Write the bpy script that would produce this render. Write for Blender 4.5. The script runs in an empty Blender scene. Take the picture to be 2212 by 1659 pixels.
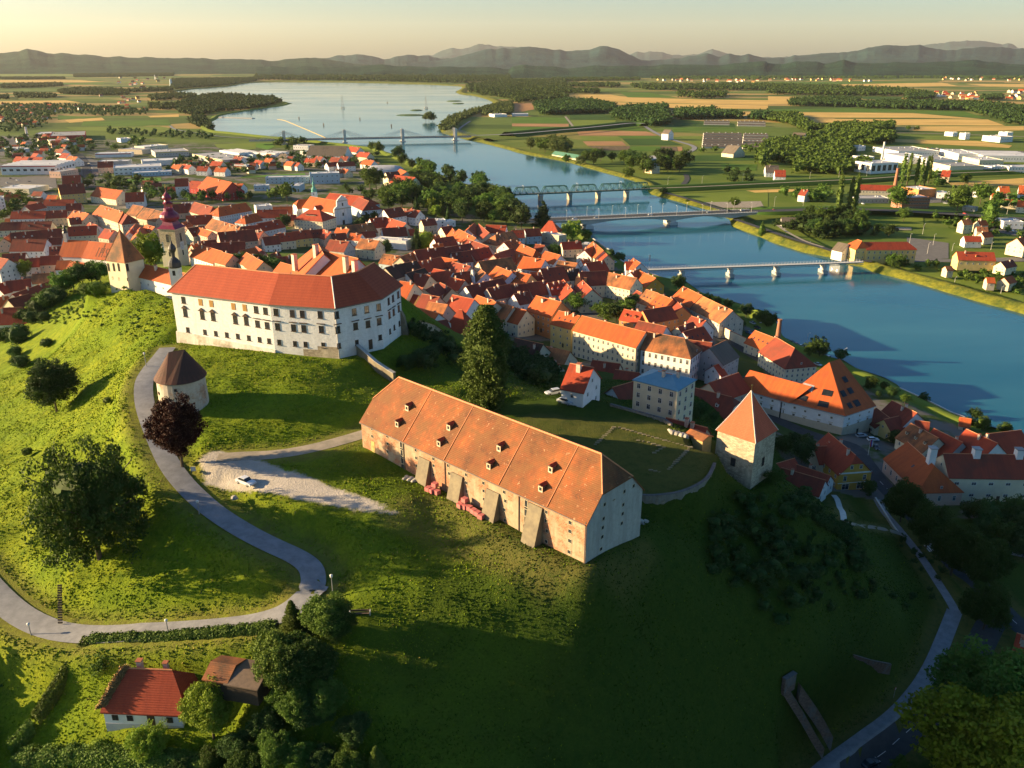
import bpy,math,random
import numpy as np
from mathutils import Vector,Matrix,noise as mnoise
R=math.radians
S=bpy.context.scene
COL=S.collection
random.seed(7)
# ---------------------------------------------------------------- camera,world,sun,exposure
CAMZ,F,CX,CY,PITCH=150.0,1780.0,1106.0,829.5,21.5
cam=bpy.data.cameras.new('camera'); camo=bpy.data.objects.new('camera',cam); COL.objects.link(camo)
camo.location=(0,0,CAMZ); camo.rotation_euler=(R(90-PITCH),0,0)
cam.sensor_width=36; cam.lens=36*F/2212; cam.clip_end=90000; cam.clip_start=1
S.camera=camo
SUN_EL,SUN_AZ=13.0,(-0.9975,0.07)          # direction towards the sun on the ground plane
W=bpy.data.worlds.new('World'); S.world=W; W.use_nodes=True
nt=W.node_tree; bg=nt.nodes['Background']
sky=nt.nodes.new('ShaderNodeTexSky'); sky.sky_type = 'NISHITA'; sky.sun_disc=False
sky.sun_elevation=R(SUN_EL); sky.sun_rotation=math.atan2(SUN_AZ[0],SUN_AZ[1])
sky.altitude=300; sky.air_density=1.0; sky.dust_density=1.6; sky.ozone_density=2.5
hs=nt.nodes.new('ShaderNodeHueSaturation'); hs.inputs['Saturation'].default_value=1.25; nt.links.new(sky.outputs[0],hs.inputs['Color']); nt.links.new(hs.outputs[0],bg.inputs[0]); bg.inputs[1].default_value=0.058
sl=bpy.data.lights.new('sun', 'SUN'); sl.energy=5.0; sl.angle=R(0.6); sl.color=(1.0,0.73,0.40)
so=bpy.data.objects.new('sun',sl); COL.objects.link(so)
sd=Vector((SUN_AZ[0]*math.cos(R(SUN_EL)),SUN_AZ[1]*math.cos(R(SUN_EL)),math.sin(R(SUN_EL))))
so.rotation_euler=sd.to_track_quat('Z', 'Y').to_euler(); so.location=(-200,100,300)
S.view_settings.view_transform = 'Standard'; S.view_settings.look = 'None'
S.view_settings.exposure=1.76; S.view_settings.gamma=1.0
S.cycles.max_bounces=5; S.cycles.diffuse_bounces=2; S.cycles.glossy_bounces=2
S.cycles.transmission_bounces=2; S.cycles.volume_bounces=0; S.cycles.transparent_max_bounces=4
S.cycles.caustics_reflective=False; S.cycles.caustics_refractive=False

# ---------------------------------------------------------------- picture geometry -> world
SP,CP=math.sin(R(PITCH)),math.cos(R(PITCH))
def ray(px,py):
 dx,dy=(px-CX)/F,(CY-py)/F
 return (dx,CP+dy*SP,-SP+dy*CP)
def atz(px,py,z):
 d=ray(px,py); t=(z-CAMZ)/d[2]
 return Vector((d[0]*t,d[1]*t,z))
def atd(px,py,dist):
 d=ray(px,py); t=dist/d[1]
 return Vector((d[0]*t,d[1]*t,CAMZ+d[2]*t))
TX = {'A': 86.4, 'B': 414.8, 'C': 829.5, 'D': 1244.3}
def P(t,x,y):
 return 553*(int(t[1])-1)+x/4.0,TX[t[0]]+y/4.0

# hill shape: picture points with the height they have in the place
CTRL=[ # castle plateau
 (383,762,75),(440,778,75.5),(500,777,76),(590,772,76.5),(720,780,76),(800,757,76),(868,720,75),(367,700,77),(330,650,78),(500,620,79),(700,600,79),(860,640,77),(280,632,77),(232,622,76),
 (1030,700,18),(925,690,32),(900,676,42),(960,748,62),(1015,778,60),(955,712,36),(900,760,72),(840,800,71.5),(960,830,71),
 # meadow under the castle,round tower,road up
 (470,800,75.5),(600,790,76),(700,800,75.5),(450,880,73.5),(600,880,74),(760,880,73),(560,955,71),(700,950,71),(440,950,71.3),(783,960,71),
 (392,880,73.5),(345,775,75.5),(312,830,73.5),(325,910,71.5),(350,990,69.3),(375,1030,68.2),
 (440,1000,70),(560,1045,69.5),(700,1080,69.5),(840,1110,69.5),(620,1000,70.5),(780,1020,71),(900,1060,71),
 (430,1095,66.8),(500,1150,65.5),(600,1205,64),(700,1235,63),(690,1290,62.3),(600,1330,61),(500,1352,59.7),(300,1370,57),(100,1375,54.3),(0,1320,53.2),(-200,1250,52),
 (560,1100,68.3),(800,1180,66.8),(700,1140,67.2),
 # granary foot
 (860,1030,70.4),(1000,1110,69.3),(1130,1175,69),(1262,1218,69),(1375,1120,67),
 (930,1130,67.6),(1050,1200,66.5),(1200,1255,66.3),(900,1230,66),(1100,1320,64),
 # court behind the granary
 (1080,900,70),(1200,880,69),(1300,930,70),(1500,950,69.5),(1450,1040,69.5),(1380,1000,70),(1210,866,68),(1300,872,66),(1100,850,70),(1050,880,70),(1520,1010,69),
 (1450,1105,65),(1545,1060,63),(1610,1075,61.5),(1700,1060,57),(1670,1030,58),
 (1376,893,55),(1470,900,50),(1560,880,40),(1200,800,38),(1100,785,46),(1300,800,35),
 # right slope down to the road
 (1600,1180,55),(1500,1250,59),(1700,1200,50),(1800,1150,38),(1830,1110,22),(1950,1170,13),(1880,1250,32),(1750,1320,42),(1600,1350,47),(1950,1250,18),(2060,1300,12.5),(2030,1400,12),(1950,1500,12),(1860,1600,12),(1760,1659,12),(1700,1600,24),
 (1850,1400,26),(1750,1480,31),(1600,1500,37),(1400,1400,54),(1300,1300,64.5),(1400,1250,62.5),
 # near slope,towards the camera
 (1300,1500,53),(1106,1500,54),(900,1400,60),(800,1350,62),(1106,1659,49),(1300,1659,45),(1500,1659,34),(900,1659,51),(700,1500,57.5),(700,1659,51.5),(620,1420,60),
 (500,1500,53.5),(330,1570,50.5),(450,1450,55),(220,1450,53.5),(120,1500,50),(30,1659,44),(0,1450,49),(300,1659,48),(500,1659,49.5),(1700,1760,12),(1300,1900,38),(900,1900,42),(500,1900,41),(100,1900,36),
 (-300,1500,42),(-300,1300,47),(1500,1950,24),
 # left slopes
 (330,1250,60.3),(200,1280,57.5),(100,1200,57),(0,1150,55.5),(300,1100,65.8),(200,1100,62.5),(80,1080,58),(0,1000,54),(270,980,67.8),(150,980,62),(60,900,54),(0,830,47),(270,880,71),(180,850,63),(120,800,58),(60,760,50),
 (300,760,73.5),(230,760,68),(150,720,60),(80,690,44),(0,700,35),(200,650,66),(120,650,48),(60,655,30),(330,700,75.5),(-200,900,38),(-250,1100,44),(-200,700,22),(150,620,40),(180,600,50),
 (500,1240,62.2),(560,1290,61.8),(400,1180,63.5),(440,1300,60.5),
]
FARC=[(0,600,15),(-200,600,14),(120,560,13),(300,540,14),(480,545,16),(620,560,18),(760,575,18),(900,600,14),(960,650,16),(1000,690,22),(1130,730,13),(1250,770,12),(1370,800,12),(1480,840,12),
 (100,480,7),(400,480,7),(700,500,8),(900,530,8),(1100,560,8),(1250,620,8),(1400,680,8),(1500,740,9),(1600,800,11),(1640,880,13),(1700,940,13),(1830,944,12),(1850,1052,12),(1720,1060,17),
 (1750,870,8),(1950,960,9),(2060,980,10),(2200,1000,10),(1980,1100,12),(2200,1100,12),(2400,1100,12),(2150,1300,12),(2200,1450,12),(2212,1600,12),(2100,1659,12),(2400,1400,12),(1950,1900,12),(2300,1900,12),
 (0,430,3),(600,420,3),(-400,430,3),(1500,690,4),(1700,760,4),(1880,830,4),(2100,930,4),(1950,870,6),(-500,700,10),(-600,1000,25),(-700,1500,25),
 (1000,450,3),(1300,560,3),(2500,1000,4)]
RIVER_P=[P(*t) for t in [('A1',1520,445),('A1',1700,420),('A1',1960,405),('A1',2212,360),('A2',500,365),('A2',1000,370),('A2',1400,380),('A2',1700,395),('A2',1800,405),('A2',1720,450),('A2',1760,470),('A2',1850,475),('A2',1990,510),('A2',2060,545),('A2',2000,570),('A2',1850,610),('A2',1750,640),('A2',1650,690),('A2',1580,740),('A2',1600,805),('A2',1740,840),('A2',1840,870),('A2',1920,880),('A2',2212,955),('A3',0,962),('A3',200,1005),('A3',280,1015),('A3',500,1060),('A3',600,1092),('A3',780,1142),('A3',1000,1203),('A3',1120,1245),('A3',1180,1310),('B3',1200,22),('B3',1330,55),('B3',1500,103),('B3',1730,165),('B3',1880,240),('B3',1900,300),('B3',2212,415),('B4',0,425),('B4',300,522),('B4',640,585),('B4',660,622),('B4',830,652),('B4',900,692),('B4',1200,765),('B4',1500,855),('B4',1800,945),('B4',2212,1055)]]
RIVER_P+=[(2450,760),(2900,900),(2900,1200),(2400,1003),(2212,938),(2150,924),(2090,904),(2059,891),(2004,864),(1944,836)]
NEARBANK=[('B4',1110,1660),('B4',1000,1600),('B4',760,1520),('B4',650,1452),('B4',560,1430),('B4',300,1330),('B4',130,1250),('B4',60,1100),('B4',0,1030),('B3',2100,1020),('B3',1960,960),('B3',1830,920),('B3',1640,870),('B3',1500,770),('B3',1330,750),('B3',1180,690),('B3',960,600),('B3',880,545),('B3',820,490),('B3',690,400),('B3',640,320),('B3',430,330),('B3',200,250),('B2',2212,110),('A2',2110,1345),('A2',2000,1290),('A2',1770,1235),('A2',1640,1180),('A2',1460,1100),('A2',1300,1020),('A2',1110,962),('A2',1090,940),('A2',930,925),('A2',800,905),('A2',640,890),('A2',500,868),('A2',170,840),('A1',2212,825),('A1',2000,800),('A1',1850,790),('A1',1780,735),('A1',1880,680),('A1',1900,650),('A1',2212,600),('A2',230,570),('A2',315,550),('A2',230,530),('A1',1900,480),('A1',1700,478),('A1',1560,465)]
RIVER_P+=[P(*t) for t in NEARBANK]
WZ=0.5
RIVER=np.array([[atz(x,y,WZ).x,atz(x,y,WZ).y] for x,y in RIVER_P])
def seg_dist(X,Y,A,B):
 dx,dy=B[0]-A[0],B[1]-A[1]; L=dx*dx+dy*dy+1e-9
 t=np.clip(((X-A[0])*dx+(Y-A[1])*dy)/L,0,1)
 return np.hypot(X-(A[0]+t*dx),Y-(A[1]+t*dy))
def inside(X,Y,poly):
 r=np.zeros(X.shape,bool); n=len(poly)
 for i in range(n):
  x1,y1=poly[i]; x2,y2=poly[(i+1) % n]
  if y1==y2: continue
  c=((y1>Y) != (y2>Y)) & (X<(x2-x1)*(Y-y1)/(y2-y1)+x1)
  r ^= c
 return r
_cp=[tuple(atz(x,y,z)) for x,y,z in CTRL+FARC]
_cp=np.array(_cp)
_k=12.0
def _phi(r2): return np.sqrt(r2+_k*_k)
_n=len(_cp)
_A=_phi((_cp[:,None,0]-_cp[None,:,0])**2+(_cp[:,None,1]-_cp[None,:,1])**2)
_PP=np.c_[np.ones(_n),_cp[:,0]/100,_cp[:,1]/100]
_M=np.block([[_A-np.eye(_n)*0.25,_PP],[_PP.T,np.zeros((3,3))]])
_w=np.linalg.solve(_M,np.r_[_cp[:,2],0,0,0])
def sstep(a,b,x):
 t=np.clip((x-a)/(b-a),0,1); return t*t*(3-2*t)
def H(X,Y):
 X=np.asarray(X,float); Y=np.asarray(Y,float); sh=X.shape
 x=X.ravel(); y=Y.ravel(); z=np.zeros(x.shape)
 m=(np.hypot(x,y-200)<1150)
 xm,ym=x[m],y[m]; out=np.zeros(xm.shape)
 for s in range(0,len(xm),40000):
  a,b=xm[s:s+40000],ym[s:s+40000]
  out[s:s+40000]=_phi((a[:,None]-_cp[None,:,0])**2+(b[:,None]-_cp[None,:,1])**2)@_w[:_n]+_w[_n]+_w[_n+1]*a/100+_w[_n+2]*b/100
 out *= 1-sstep(700,1100,np.hypot(xm,ym-200))
 out=np.maximum(out,0)
 d=np.full(xm.shape,1e9)
 for i in range(len(RIVER)):
  d=np.minimum(d,seg_dist(xm,ym,RIVER[i],RIVER[(i+1) % len(RIVER)]))
 ins=inside(xm,ym,RIVER)
 out=np.where(ins,-1.0,np.minimum(out,0.0+np.maximum(d-6,0)*0.35))
 z[m]=_pad(xm,ym,out)
 return z.reshape(sh)
def _pad(x,y,z):
 for poly,zz,fall in PADL:
  q=np.array(poly); m=(np.abs(x-q[:,0].mean())<80) & (np.abs(y-q[:,1].mean())<80)
  if not m.any(): continue
  xm,ym=x[m],y[m]; d=np.full(xm.shape,1e9)
  for i in range(len(q)): d=np.minimum(d,seg_dist(xm,ym,q[i],q[(i+1) % len(q)]))
  d[inside(xm,ym,q)]=0
  w=1/(((xm[:,None]-q[None,:,0])**2+(ym[:,None]-q[None,:,1])**2)+4); t=(w*np.array(zz)[None]).sum(1)/w.sum(1)
  k=1-sstep(1.0,fall,d); z[m]=z[m]*(1-k)+t*k
 return z
TERR=[tuple(atz(x,y,69.4))[:2] for x,y in ((1378,1070),(1406,1071),(1431,1069),(1468,1064),(1506,1049),(1528,1033),(1542,1000),(1548,985),(1500,958),(1448,925),(1380,893),(1300,868),(1200,862),(1110,868),(1085,885))]+[(-14,176),(22.5,139)]
WING=[tuple(atz(*P('B1',x,y),75.6))[:2] for x,y in ((930,838),(1095,842),(1130,838),(1300,868),(1455,896))]+[(-92,246),(-105,262),(-120,285),(-146,280)]
PADL=[(WING,[75.6,75.4,75.2,74.6,74.2,75,75.5,76,76],6),(TERR,[69.4]*17,2.2),
  ([(12.5,120.2),(22.9,137.8),(-21,174.5),(-32.4,162.5),(-10,141.5)],[69.3,67.3,71,71.2,70.0],7),
  ([(-96,224.9),(-65,213),(-47,206.5),(-35.5,217.5),(-32,233),(-45,240),(-88,238)],[74.3,75.6,75.2,74.8,74.6,75,75],7),
  ([(53.7,164.5),(44.5,169),(50,177),(58.5,171.5)],[59.8,61.5,60,60],5)]
_hx=np.arange(-560,561,2.0); _hy=np.arange(30,1150,2.0); _HG=None
def Hf(X,Y):
 global _HG
 if _HG is None:
  a,b=np.meshgrid(_hx,_hy); _HG=H(a,b)
 X=np.asarray(X,float); Y=np.asarray(Y,float); u=(X-_hx[0])/2; v=(Y-_hy[0])/2; k=(u >= 0) & (v >= 0) & (u<len(_hx)-1) & (v<len(_hy)-1)
 u=np.clip(u,0,len(_hx)-1.001); v=np.clip(v,0,len(_hy)-1.001); i=u.astype(int); j=v.astype(int); fx=u-i; fy=v-j
 return np.where(k,(_HG[j,i]*(1-fx)+_HG[j,i+1]*fx)*(1-fy)+(_HG[j+1,i]*(1-fx)+_HG[j+1,i+1]*fx)*fy,0.0)
def h1(x,y): return float(Hf(np.array([x]),np.array([y]))[0])
_dist=np.geomspace(60,9000,900)
def hit(px,py,up=0.0):
 d=ray(px,py)
 t=_dist/d[1]
 zz=CAMZ+d[2]*t-up
 hh=Hf(d[0]*t,d[1]*t)
 k=np.argmax(zz<hh)
 if not (zz<hh).any(): return atz(px,py,0)
 a,b=t[max(k-1,0)],t[k]
 for _ in range(3):
  ts=np.linspace(a,b,9); s=(CAMZ+d[2]*ts-up)<Hf(d[0]*ts,d[1]*ts)
  j=int(np.argmax(s)) if s.any() else 8
  a,b=ts[max(j-1,0)],ts[j]
 t=(a+b)/2
 return Vector((d[0]*t,d[1]*t,CAMZ+d[2]*t-up))
def th(t,x,y): return hit(*P(t,x,y))
# ---------------------------------------------------------------- materials
MATS = {}
def nn(t,ty,**kw):
 n=t.nodes.new(ty)
 for k,v in kw.items():
  if k.startswith('i_'): n.inputs[k[2:].replace('_', ' ')].default_value=v
  else: setattr(n,k,v)
 return n
def mix(t,fac,a,b,mode='MIX'):
 m=t.nodes.new('ShaderNodeMix'); m.data_type = 'RGBA'; m.blend_type=mode
 for s,v in ((0,fac),(6,a),(7,b)):
  if hasattr(v, 'is_linked') or hasattr(v, 'links'): t.links.new(v,m.inputs[s])
  else: m.inputs[s].default_value=v if s==0 else (v[0],v[1],v[2],1)
 return m.outputs[2]
def ramp(t,src,lo,hi):
 m=nn(t, 'ShaderNodeMapRange'); m.inputs[1].default_value=lo; m.inputs[2].default_value=hi
 t.links.new(src,m.inputs[0]); return m.outputs[0]
def noise(t,vec,scale,detail=4,rough=0.6,sc=None):
 n=nn(t, 'ShaderNodeTexNoise'); n.inputs['Scale'].default_value=scale
 n.inputs['Detail'].default_value=detail; n.inputs['Roughness'].default_value=rough
 if sc:
  mp=nn(t, 'ShaderNodeMapping'); mp.inputs['Scale'].default_value=sc; t.links.new(vec,mp.inputs[0]); vec=mp.outputs[0]
 t.links.new(vec,n.inputs['Vector']); return n.outputs[0]
def newmat(name,rough=0.8,spec=0.3):
 m=bpy.data.materials.new(name); m.use_nodes=True; t=m.node_tree
 b=t.nodes['Principled BSDF']; b.inputs['Roughness'].default_value=rough
 b.inputs['Specular IOR Level'].default_value=spec
 return m,t,b
def bump(t,b,h,strength=0.3,dist=0.1):
 n=nn(t, 'ShaderNodeBump'); n.inputs['Strength'].default_value=strength; n.inputs['Distance'].default_value=dist
 t.links.new(h,n.inputs['Height']); t.links.new(n.outputs[0],b.inputs['Normal'])
def coords(t,kind='Object'):
 return nn(t, 'ShaderNodeTexCoord').outputs[kind]
def plain(name,c,c2=None,scale=0.8,rough=0.8,rnd=0.0,metallic=0,bmp=0.0,spec=0.3,detail=5):
 """painted / plastered / mineral surface: two tones broken by noise, slight change from object to object"""
 if name in MATS: return MATS[name]
 m,t,b=newmat(name,rough,spec); v=coords(t)
 c2=c2 or tuple(x*0.78 for x in c)
 n=noise(t,v,scale,detail,0.65)
 o=mix(t,ramp(t,n,0.35,0.7),c,c2)
 if rnd:
  oi=nn(t, 'ShaderNodeObjectInfo'); h=nn(t, 'ShaderNodeHueSaturation')
  t.links.new(o,h.inputs['Color'])
  r=nn(t, 'ShaderNodeMapRange'); r.inputs[3].default_value=1-rnd; r.inputs[4].default_value=1+rnd
  t.links.new(oi.outputs['Random'],r.inputs[0]); t.links.new(r.outputs[0],h.inputs['Value']); o=h.outputs[0]
 t.links.new(o,b.inputs['Base Color']); b.inputs['Metallic'].default_value=metallic
 if bmp: bump(t,b,n,0.5,bmp)
 MATS[name]=m; return m
def rooftile(name,c,c2,dark,patch=0.15,moss=0.35,row=0.36,rnd=0.12,shift=0.5):
 """clay tiles: rows along the eaves (uv in metres), streaks down the slope, weathered patches"""
 m,t,b=newmat(name,0.78,0.25); uv=coords(t, 'UV')
 oi=nn(t, 'ShaderNodeObjectInfo'); ad=nn(t, 'ShaderNodeVectorMath',operation='ADD')
 sc=nn(t, 'ShaderNodeVectorMath',operation='SCALE'); sc.inputs[0].default_value=(91,57,33)
 t.links.new(oi.outputs['Random'],sc.inputs['Scale']); t.links.new(uv,ad.inputs[0]); t.links.new(sc.outputs[0],ad.inputs[1]); v=ad.outputs[0]
 big=noise(t,v,0.13,5,0.6); st=noise(t,v,1.0,5,0.7,(0.55,0.06,1)); fine=noise(t,v,3.2,3,0.8)
 o=mix(t,ramp(t,st,0.38,0.66),c,c2)
 mk=nn(t, 'ShaderNodeMath',operation='MULTIPLY_ADD'); t.links.new(fine,mk.inputs[0]); mk.inputs[1].default_value=0.45; t.links.new(big,mk.inputs[2])
 o=mix(t,ramp(t,mk.outputs[0],shift+0.36-moss*0.35,shift+0.62-moss*0.35),o,dark)
 if name == 'tile_granary': o=mix(t,ramp(t,noise(t,v,1.3,3,.8),.62,.70),o,(0.62,0.36,0.2)); o=mix(t,ramp(t,noise(t,v,.35,5,.7),.42,.62),o,(0.20,0.085,0.03))
 w=nn(t, 'ShaderNodeTexWave',wave_type='BANDS',bands_direction='Y'); w.inputs['Scale'].default_value=1/(row*6.283/2) ; w.inputs['Distortion'].default_value=0.6
 w.inputs['Detail Scale'].default_value=2
 t.links.new(uv,w.inputs['Vector'])
 o=mix(t,0.16,o,mix(t,ramp(t,w.outputs[1],0.0,0.6),(0.25,0.2,0.18),(1,1,1)), 'MULTIPLY')
 o=mix(t,0.3,o,mix(t,ramp(t,fine,0.3,0.75),(0.35,0.35,0.35),(1.3,1.3,1.3)), 'MULTIPLY')
 h=nn(t, 'ShaderNodeHueSaturation'); t.links.new(o,h.inputs['Color'])
 r=nn(t, 'ShaderNodeMapRange'); r.inputs[3].default_value=1-rnd; r.inputs[4].default_value=1+rnd
 t.links.new(oi.outputs['Random'],r.inputs[0]); t.links.new(r.outputs[0],h.inputs['Value'])
 t.links.new(h.outputs[0],b.inputs['Base Color']); bump(t,b,w.outputs[1],0.5,0.05)
 MATS[name]=m; return m
def masonry(name,plaster,stone,mortar,cover=0.5,bw=0.5,bh=0.25,rough=0.9,stain=(0.2,0.17,0.14),sc=0.16):
 """old wall: plaster that has fallen away in patches from stone or brick courses"""
 m,t,b=newmat(name,rough,0.15); uv=coords(t, 'UV')
 br=nn(t, 'ShaderNodeTexBrick'); t.links.new(uv,br.inputs['Vector']); br.inputs['Scale'].default_value=1
 br.inputs['Brick Width'].default_value=bw; br.inputs['Row Height'].default_value=bh; br.inputs['Mortar Size'].default_value=0.02
 br.inputs['Color1'].default_value=(*stone,1); br.inputs['Color2'].default_value=(*[x*0.6 for x in stone],1); br.inputs['Mortar'].default_value=(*mortar,1)
 n1=noise(t,uv,sc,7,0.68); n2=noise(t,uv,1.1,6,0.75); n3=noise(t,uv,1.0,5,0.7,(0.5,0.07,1))
 pl=mix(t,ramp(t,n3,0.4,0.7),plaster,stain)
 pl=mix(t,ramp(t,n2,0.45,0.75),pl,[x*0.7 for x in plaster])
 st=mix(t,0.5,br.outputs[0],mix(t,ramp(t,n2,0.3,0.7),(0.5,0.5,0.5),(1.5,1.45,1.35)), 'MULTIPLY')
 o=mix(t,ramp(t,n1,cover-0.04,cover+0.05),pl,st)
 t.links.new(o,b.inputs['Base Color']); bump(t,b,n2,0.6,0.08)
 MATS[name]=m; return m
def leafmat(name,c,c2,trans=0.25,rnd=0.25,scale=0.35):
 m,t,b=newmat(name,0.7,0.15); v=coords(t)
 oi=nn(t, 'ShaderNodeObjectInfo'); n=noise(t,v,scale,4,0.7)
 o=mix(t,ramp(t,n,0.35,0.65),c,c2)
 h=nn(t, 'ShaderNodeHueSaturation'); t.links.new(o,h.inputs['Color'])
 r=nn(t, 'ShaderNodeMapRange'); r.inputs[3].default_value=1-rnd; r.inputs[4].default_value=1+rnd
 t.links.new(oi.outputs['Random'],r.inputs[0]); t.links.new(r.outputs[0],h.inputs['Value'])
 r2=nn(t, 'ShaderNodeMapRange'); r2.inputs[3].default_value=0.485; r2.inputs[4].default_value=0.515
 t.links.new(oi.outputs['Random'],r2.inputs[0]); t.links.new(r2.outputs[0],h.inputs['Hue'])
 t.links.new(h.outputs[0],b.inputs['Base Color'])
 tr=nn(t, 'ShaderNodeBsdfTranslucent'); t.links.new(h.outputs[0],tr.inputs[0]); ms=nn(t, 'ShaderNodeMixShader'); ms.inputs[0].default_value=trans
 t.links.new(b.outputs[0],ms.inputs[1]); t.links.new(tr.outputs[0],ms.inputs[2])
 t.links.new(ms.outputs[0],t.nodes['Material Output'].inputs[0])
 MATS[name]=m; return m
rooftile('tile_orange',(0.52,0.115,0.028),(0.39,0.08,0.024),(0.22,0.07,0.035),moss=0.2)
rooftile('tile_red',(0.42,0.068,0.028),(0.32,0.05,0.023),(0.17,0.045,0.03),moss=0.25)
rooftile('tile_dark',(0.29,0.058,0.03),(0.20,0.045,0.026),(0.11,0.045,0.03),moss=0.35)
rooftile('tile_old',(0.50,0.18,0.06),(0.30,0.105,0.045),(0.10,0.06,0.035),moss=0.6)
rooftile('tile_castle',(0.42,0.08,0.033),(0.34,0.06,0.026),(0.3,0.06,0.03),moss=0.1,row=0.9,rnd=0.02)
rooftile('tile_granary',(0.44,0.125,0.032),(0.27,0.08,0.026),(0.12,0.05,0.022),moss=0.75,rnd=0.02,row=0.35)
rooftile('tile_moss',(0.12,0.045,0.03),(0.06,0.033,0.023),(0.045,0.033,0.02),moss=0.6,rnd=0.05)
rooftile('tile_new',(0.66,0.13,0.06),(0.58,0.11,0.05),(0.5,0.1,0.05),moss=0.0,rnd=0.03)
rooftile('slate',(0.16,0.13,0.10),(0.12,0.1,0.08),(0.07,0.06,0.05),moss=0.3)
masonry('wall_granary',(0.45,0.34,0.23),(0.42,0.18,0.10),(0.42,0.3,0.2),cover=0.50,bw=0.6,bh=0.28,stain=(0.24,0.18,0.12))
masonry('wall_granary_end',(0.46,0.45,0.40),(0.42,0.33,0.24),(0.45,0.4,0.32),cover=0.66,bw=0.6,bh=0.3,stain=(0.3,0.29,0.26))
masonry('wall_stone',(0.62,0.53,0.38),(0.52,0.44,0.32),(0.25,0.22,0.17),cover=0.42,bw=0.7,bh=0.3,stain=(0.28,0.24,0.18))
masonry('wall_round',(0.55,0.50,0.42),(0.48,0.30,0.2),(0.4,0.35,0.28),cover=0.55,bw=0.5,bh=0.25,stain=(0.35,0.3,0.24))
masonry('wall_castle',(0.80,0.80,0.78),(0.6,0.5,0.38),(0.5,0.45,0.38),cover=0.93,stain=(0.68,0.67,0.64))
masonry('wall_castle_base',(0.74,0.70,0.62),(0.5,0.44,0.34),(0.42,0.38,0.3),cover=0.56,stain=(0.5,0.46,0.38))
masonry('wall_dirty',(0.60,0.56,0.48),(0.4,0.3,0.22),(0.4,0.35,0.28),cover=0.62,stain=(0.42,0.38,0.31))
WALLC = {'white': (0.78,0.77,0.74), 'cream': (0.72,0.64,0.45), 'yellow': (0.70,0.52,0.2), 'ochre': (0.62,0.35,0.06), 'orange': (0.66,0.27,0.1), 'pink': (0.68,0.45,0.34), 'grey': (0.45,0.44,0.42), 'beige': (0.6,0.5,0.36), 'blue': (0.45,0.56,0.62), 'green': (0.5,0.56,0.42), 'brick': (0.34,0.15,0.09), 'redpaint': (0.5,0.06,0.05)}
for k,c in WALLC.items(): plain('plaster_' + k,c,tuple(x*0.84 for x in c),0.35,0.88,rnd=0.06)
MATS['plaster_dirty']=MATS['wall_dirty']; MATS['plaster_stone']=MATS['wall_stone']
plain('glass_dark',(0.025,0.03,0.035),(0.05,0.055,0.06),0.7,0.12,spec=0.6)
plain('frame_white',(0.7,0.7,0.67)); plain('frame_brown',(0.075,0.045,0.028)); plain('frame_stone',(0.55,0.48,0.34))
plain('shutter',(0.42,0.24,0.07),(0.33,0.18,0.05),3.0); plain('door_dark',(0.09,0.06,0.04))
plain('chimney_plaster',(0.62,0.52,0.42),(0.45,0.36,0.28),1.5,rnd=0.15); plain('chimney_cap',(0.42,0.14,0.07))
plain('ridge_tile',(0.66,0.27,0.12),(0.5,0.2,0.1),2.0); plain('ridge_white',(0.72,0.66,0.58))
plain('gutter',(0.2,0.17,0.14)); plain('concrete',(0.42,0.41,0.38),(0.32,0.31,0.29),0.5); plain('concrete_light',(0.6,0.58,0.53),(0.48,0.46,0.42),0.5)
plain('buttress',(0.22,0.185,0.12),(0.13,0.11,0.08),0.6,bmp=0.05)
plain('flat_grey',(0.34,0.34,0.34),(0.24,0.24,0.24),0.08,rnd=0.25); plain('flat_white',(0.6,0.6,0.6),(0.45,0.46,0.47),0.06,rnd=0.15)
plain('blue_metal',(0.14,0.29,0.38),(0.11,0.25,0.33),0.5,0.5); plain('steel_green',(0.06,0.17,0.125),(0.05,0.14,0.10),0.3); plain('steel_grey',(0.3,0.3,0.29),rough=0.5)
plain('onion_maroon',(0.22,0.014,0.055),(0.15,0.010,0.035),0.5,0.42,spec=0.5); plain('onion_green',(0.12,0.36,0.30)); plain('onion_black',(0.05,0.05,0.052),rough=0.5)
plain('gold',(0.75,0.5,0.15),rough=0.3,metallic=1.0); plain('wood_old',(0.16,0.11,0.075),(0.09,0.065,0.045),1.0); plain('wood_yellow',(0.48,0.36,0.14),(0.38,0.28,0.1),1.2)
plain('bark',(0.10,0.075,0.05),(0.06,0.045,0.03),2.0); plain('pallet_pink',(0.52,0.16,0.15),(0.4,0.11,0.10),4.0); plain('rubble',(0.42,0.39,0.33),(0.25,0.23,0.2),1.5,rnd=0.2,bmp=0.1)
plain('thatch',(0.42,0.25,0.09),(0.26,0.15,0.06),3.0,bmp=0.15)
for k,c in {'car_white': (0.7,0.72,0.74), 'car_silver': (0.42,0.45,0.48), 'car_blue': (0.05,0.13,0.32), 'car_red': (0.4,0.04,0.04), 'car_dark': (0.04,0.045,0.05)}.items(): plain(k,c,c,1,0.25,spec=0.6)
plain('tyre',(0.02,0.02,0.02)); plain('paint_white',(0.62,0.62,0.6),(0.45,0.45,0.43),1.5)
leafmat('leaf_mid',(0.101,0.169,0.024),(0.054,0.108,0.019)); leafmat('leaf_dark',(0.054,0.101,0.024),(0.030,0.061,0.016))
leafmat('leaf_lime',(0.203,0.284,0.027),(0.135,0.209,0.024)); leafmat('leaf_grey',(0.121,0.162,0.047),(0.074,0.115,0.030))
leafmat('leaf_beech',(0.055,0.022,0.012),(0.03,0.013,0.008),0.15); leafmat('leaf_conifer',(0.041,0.081,0.020),(0.024,0.051,0.015),0.1)
leafmat('leaf_poplar',(0.111,0.170,0.031),(0.076,0.128,0.024),0.2); leafmat('leaf_sequoia',(0.083,0.116,0.018),(0.039,0.061,0.013),0.15)
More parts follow.
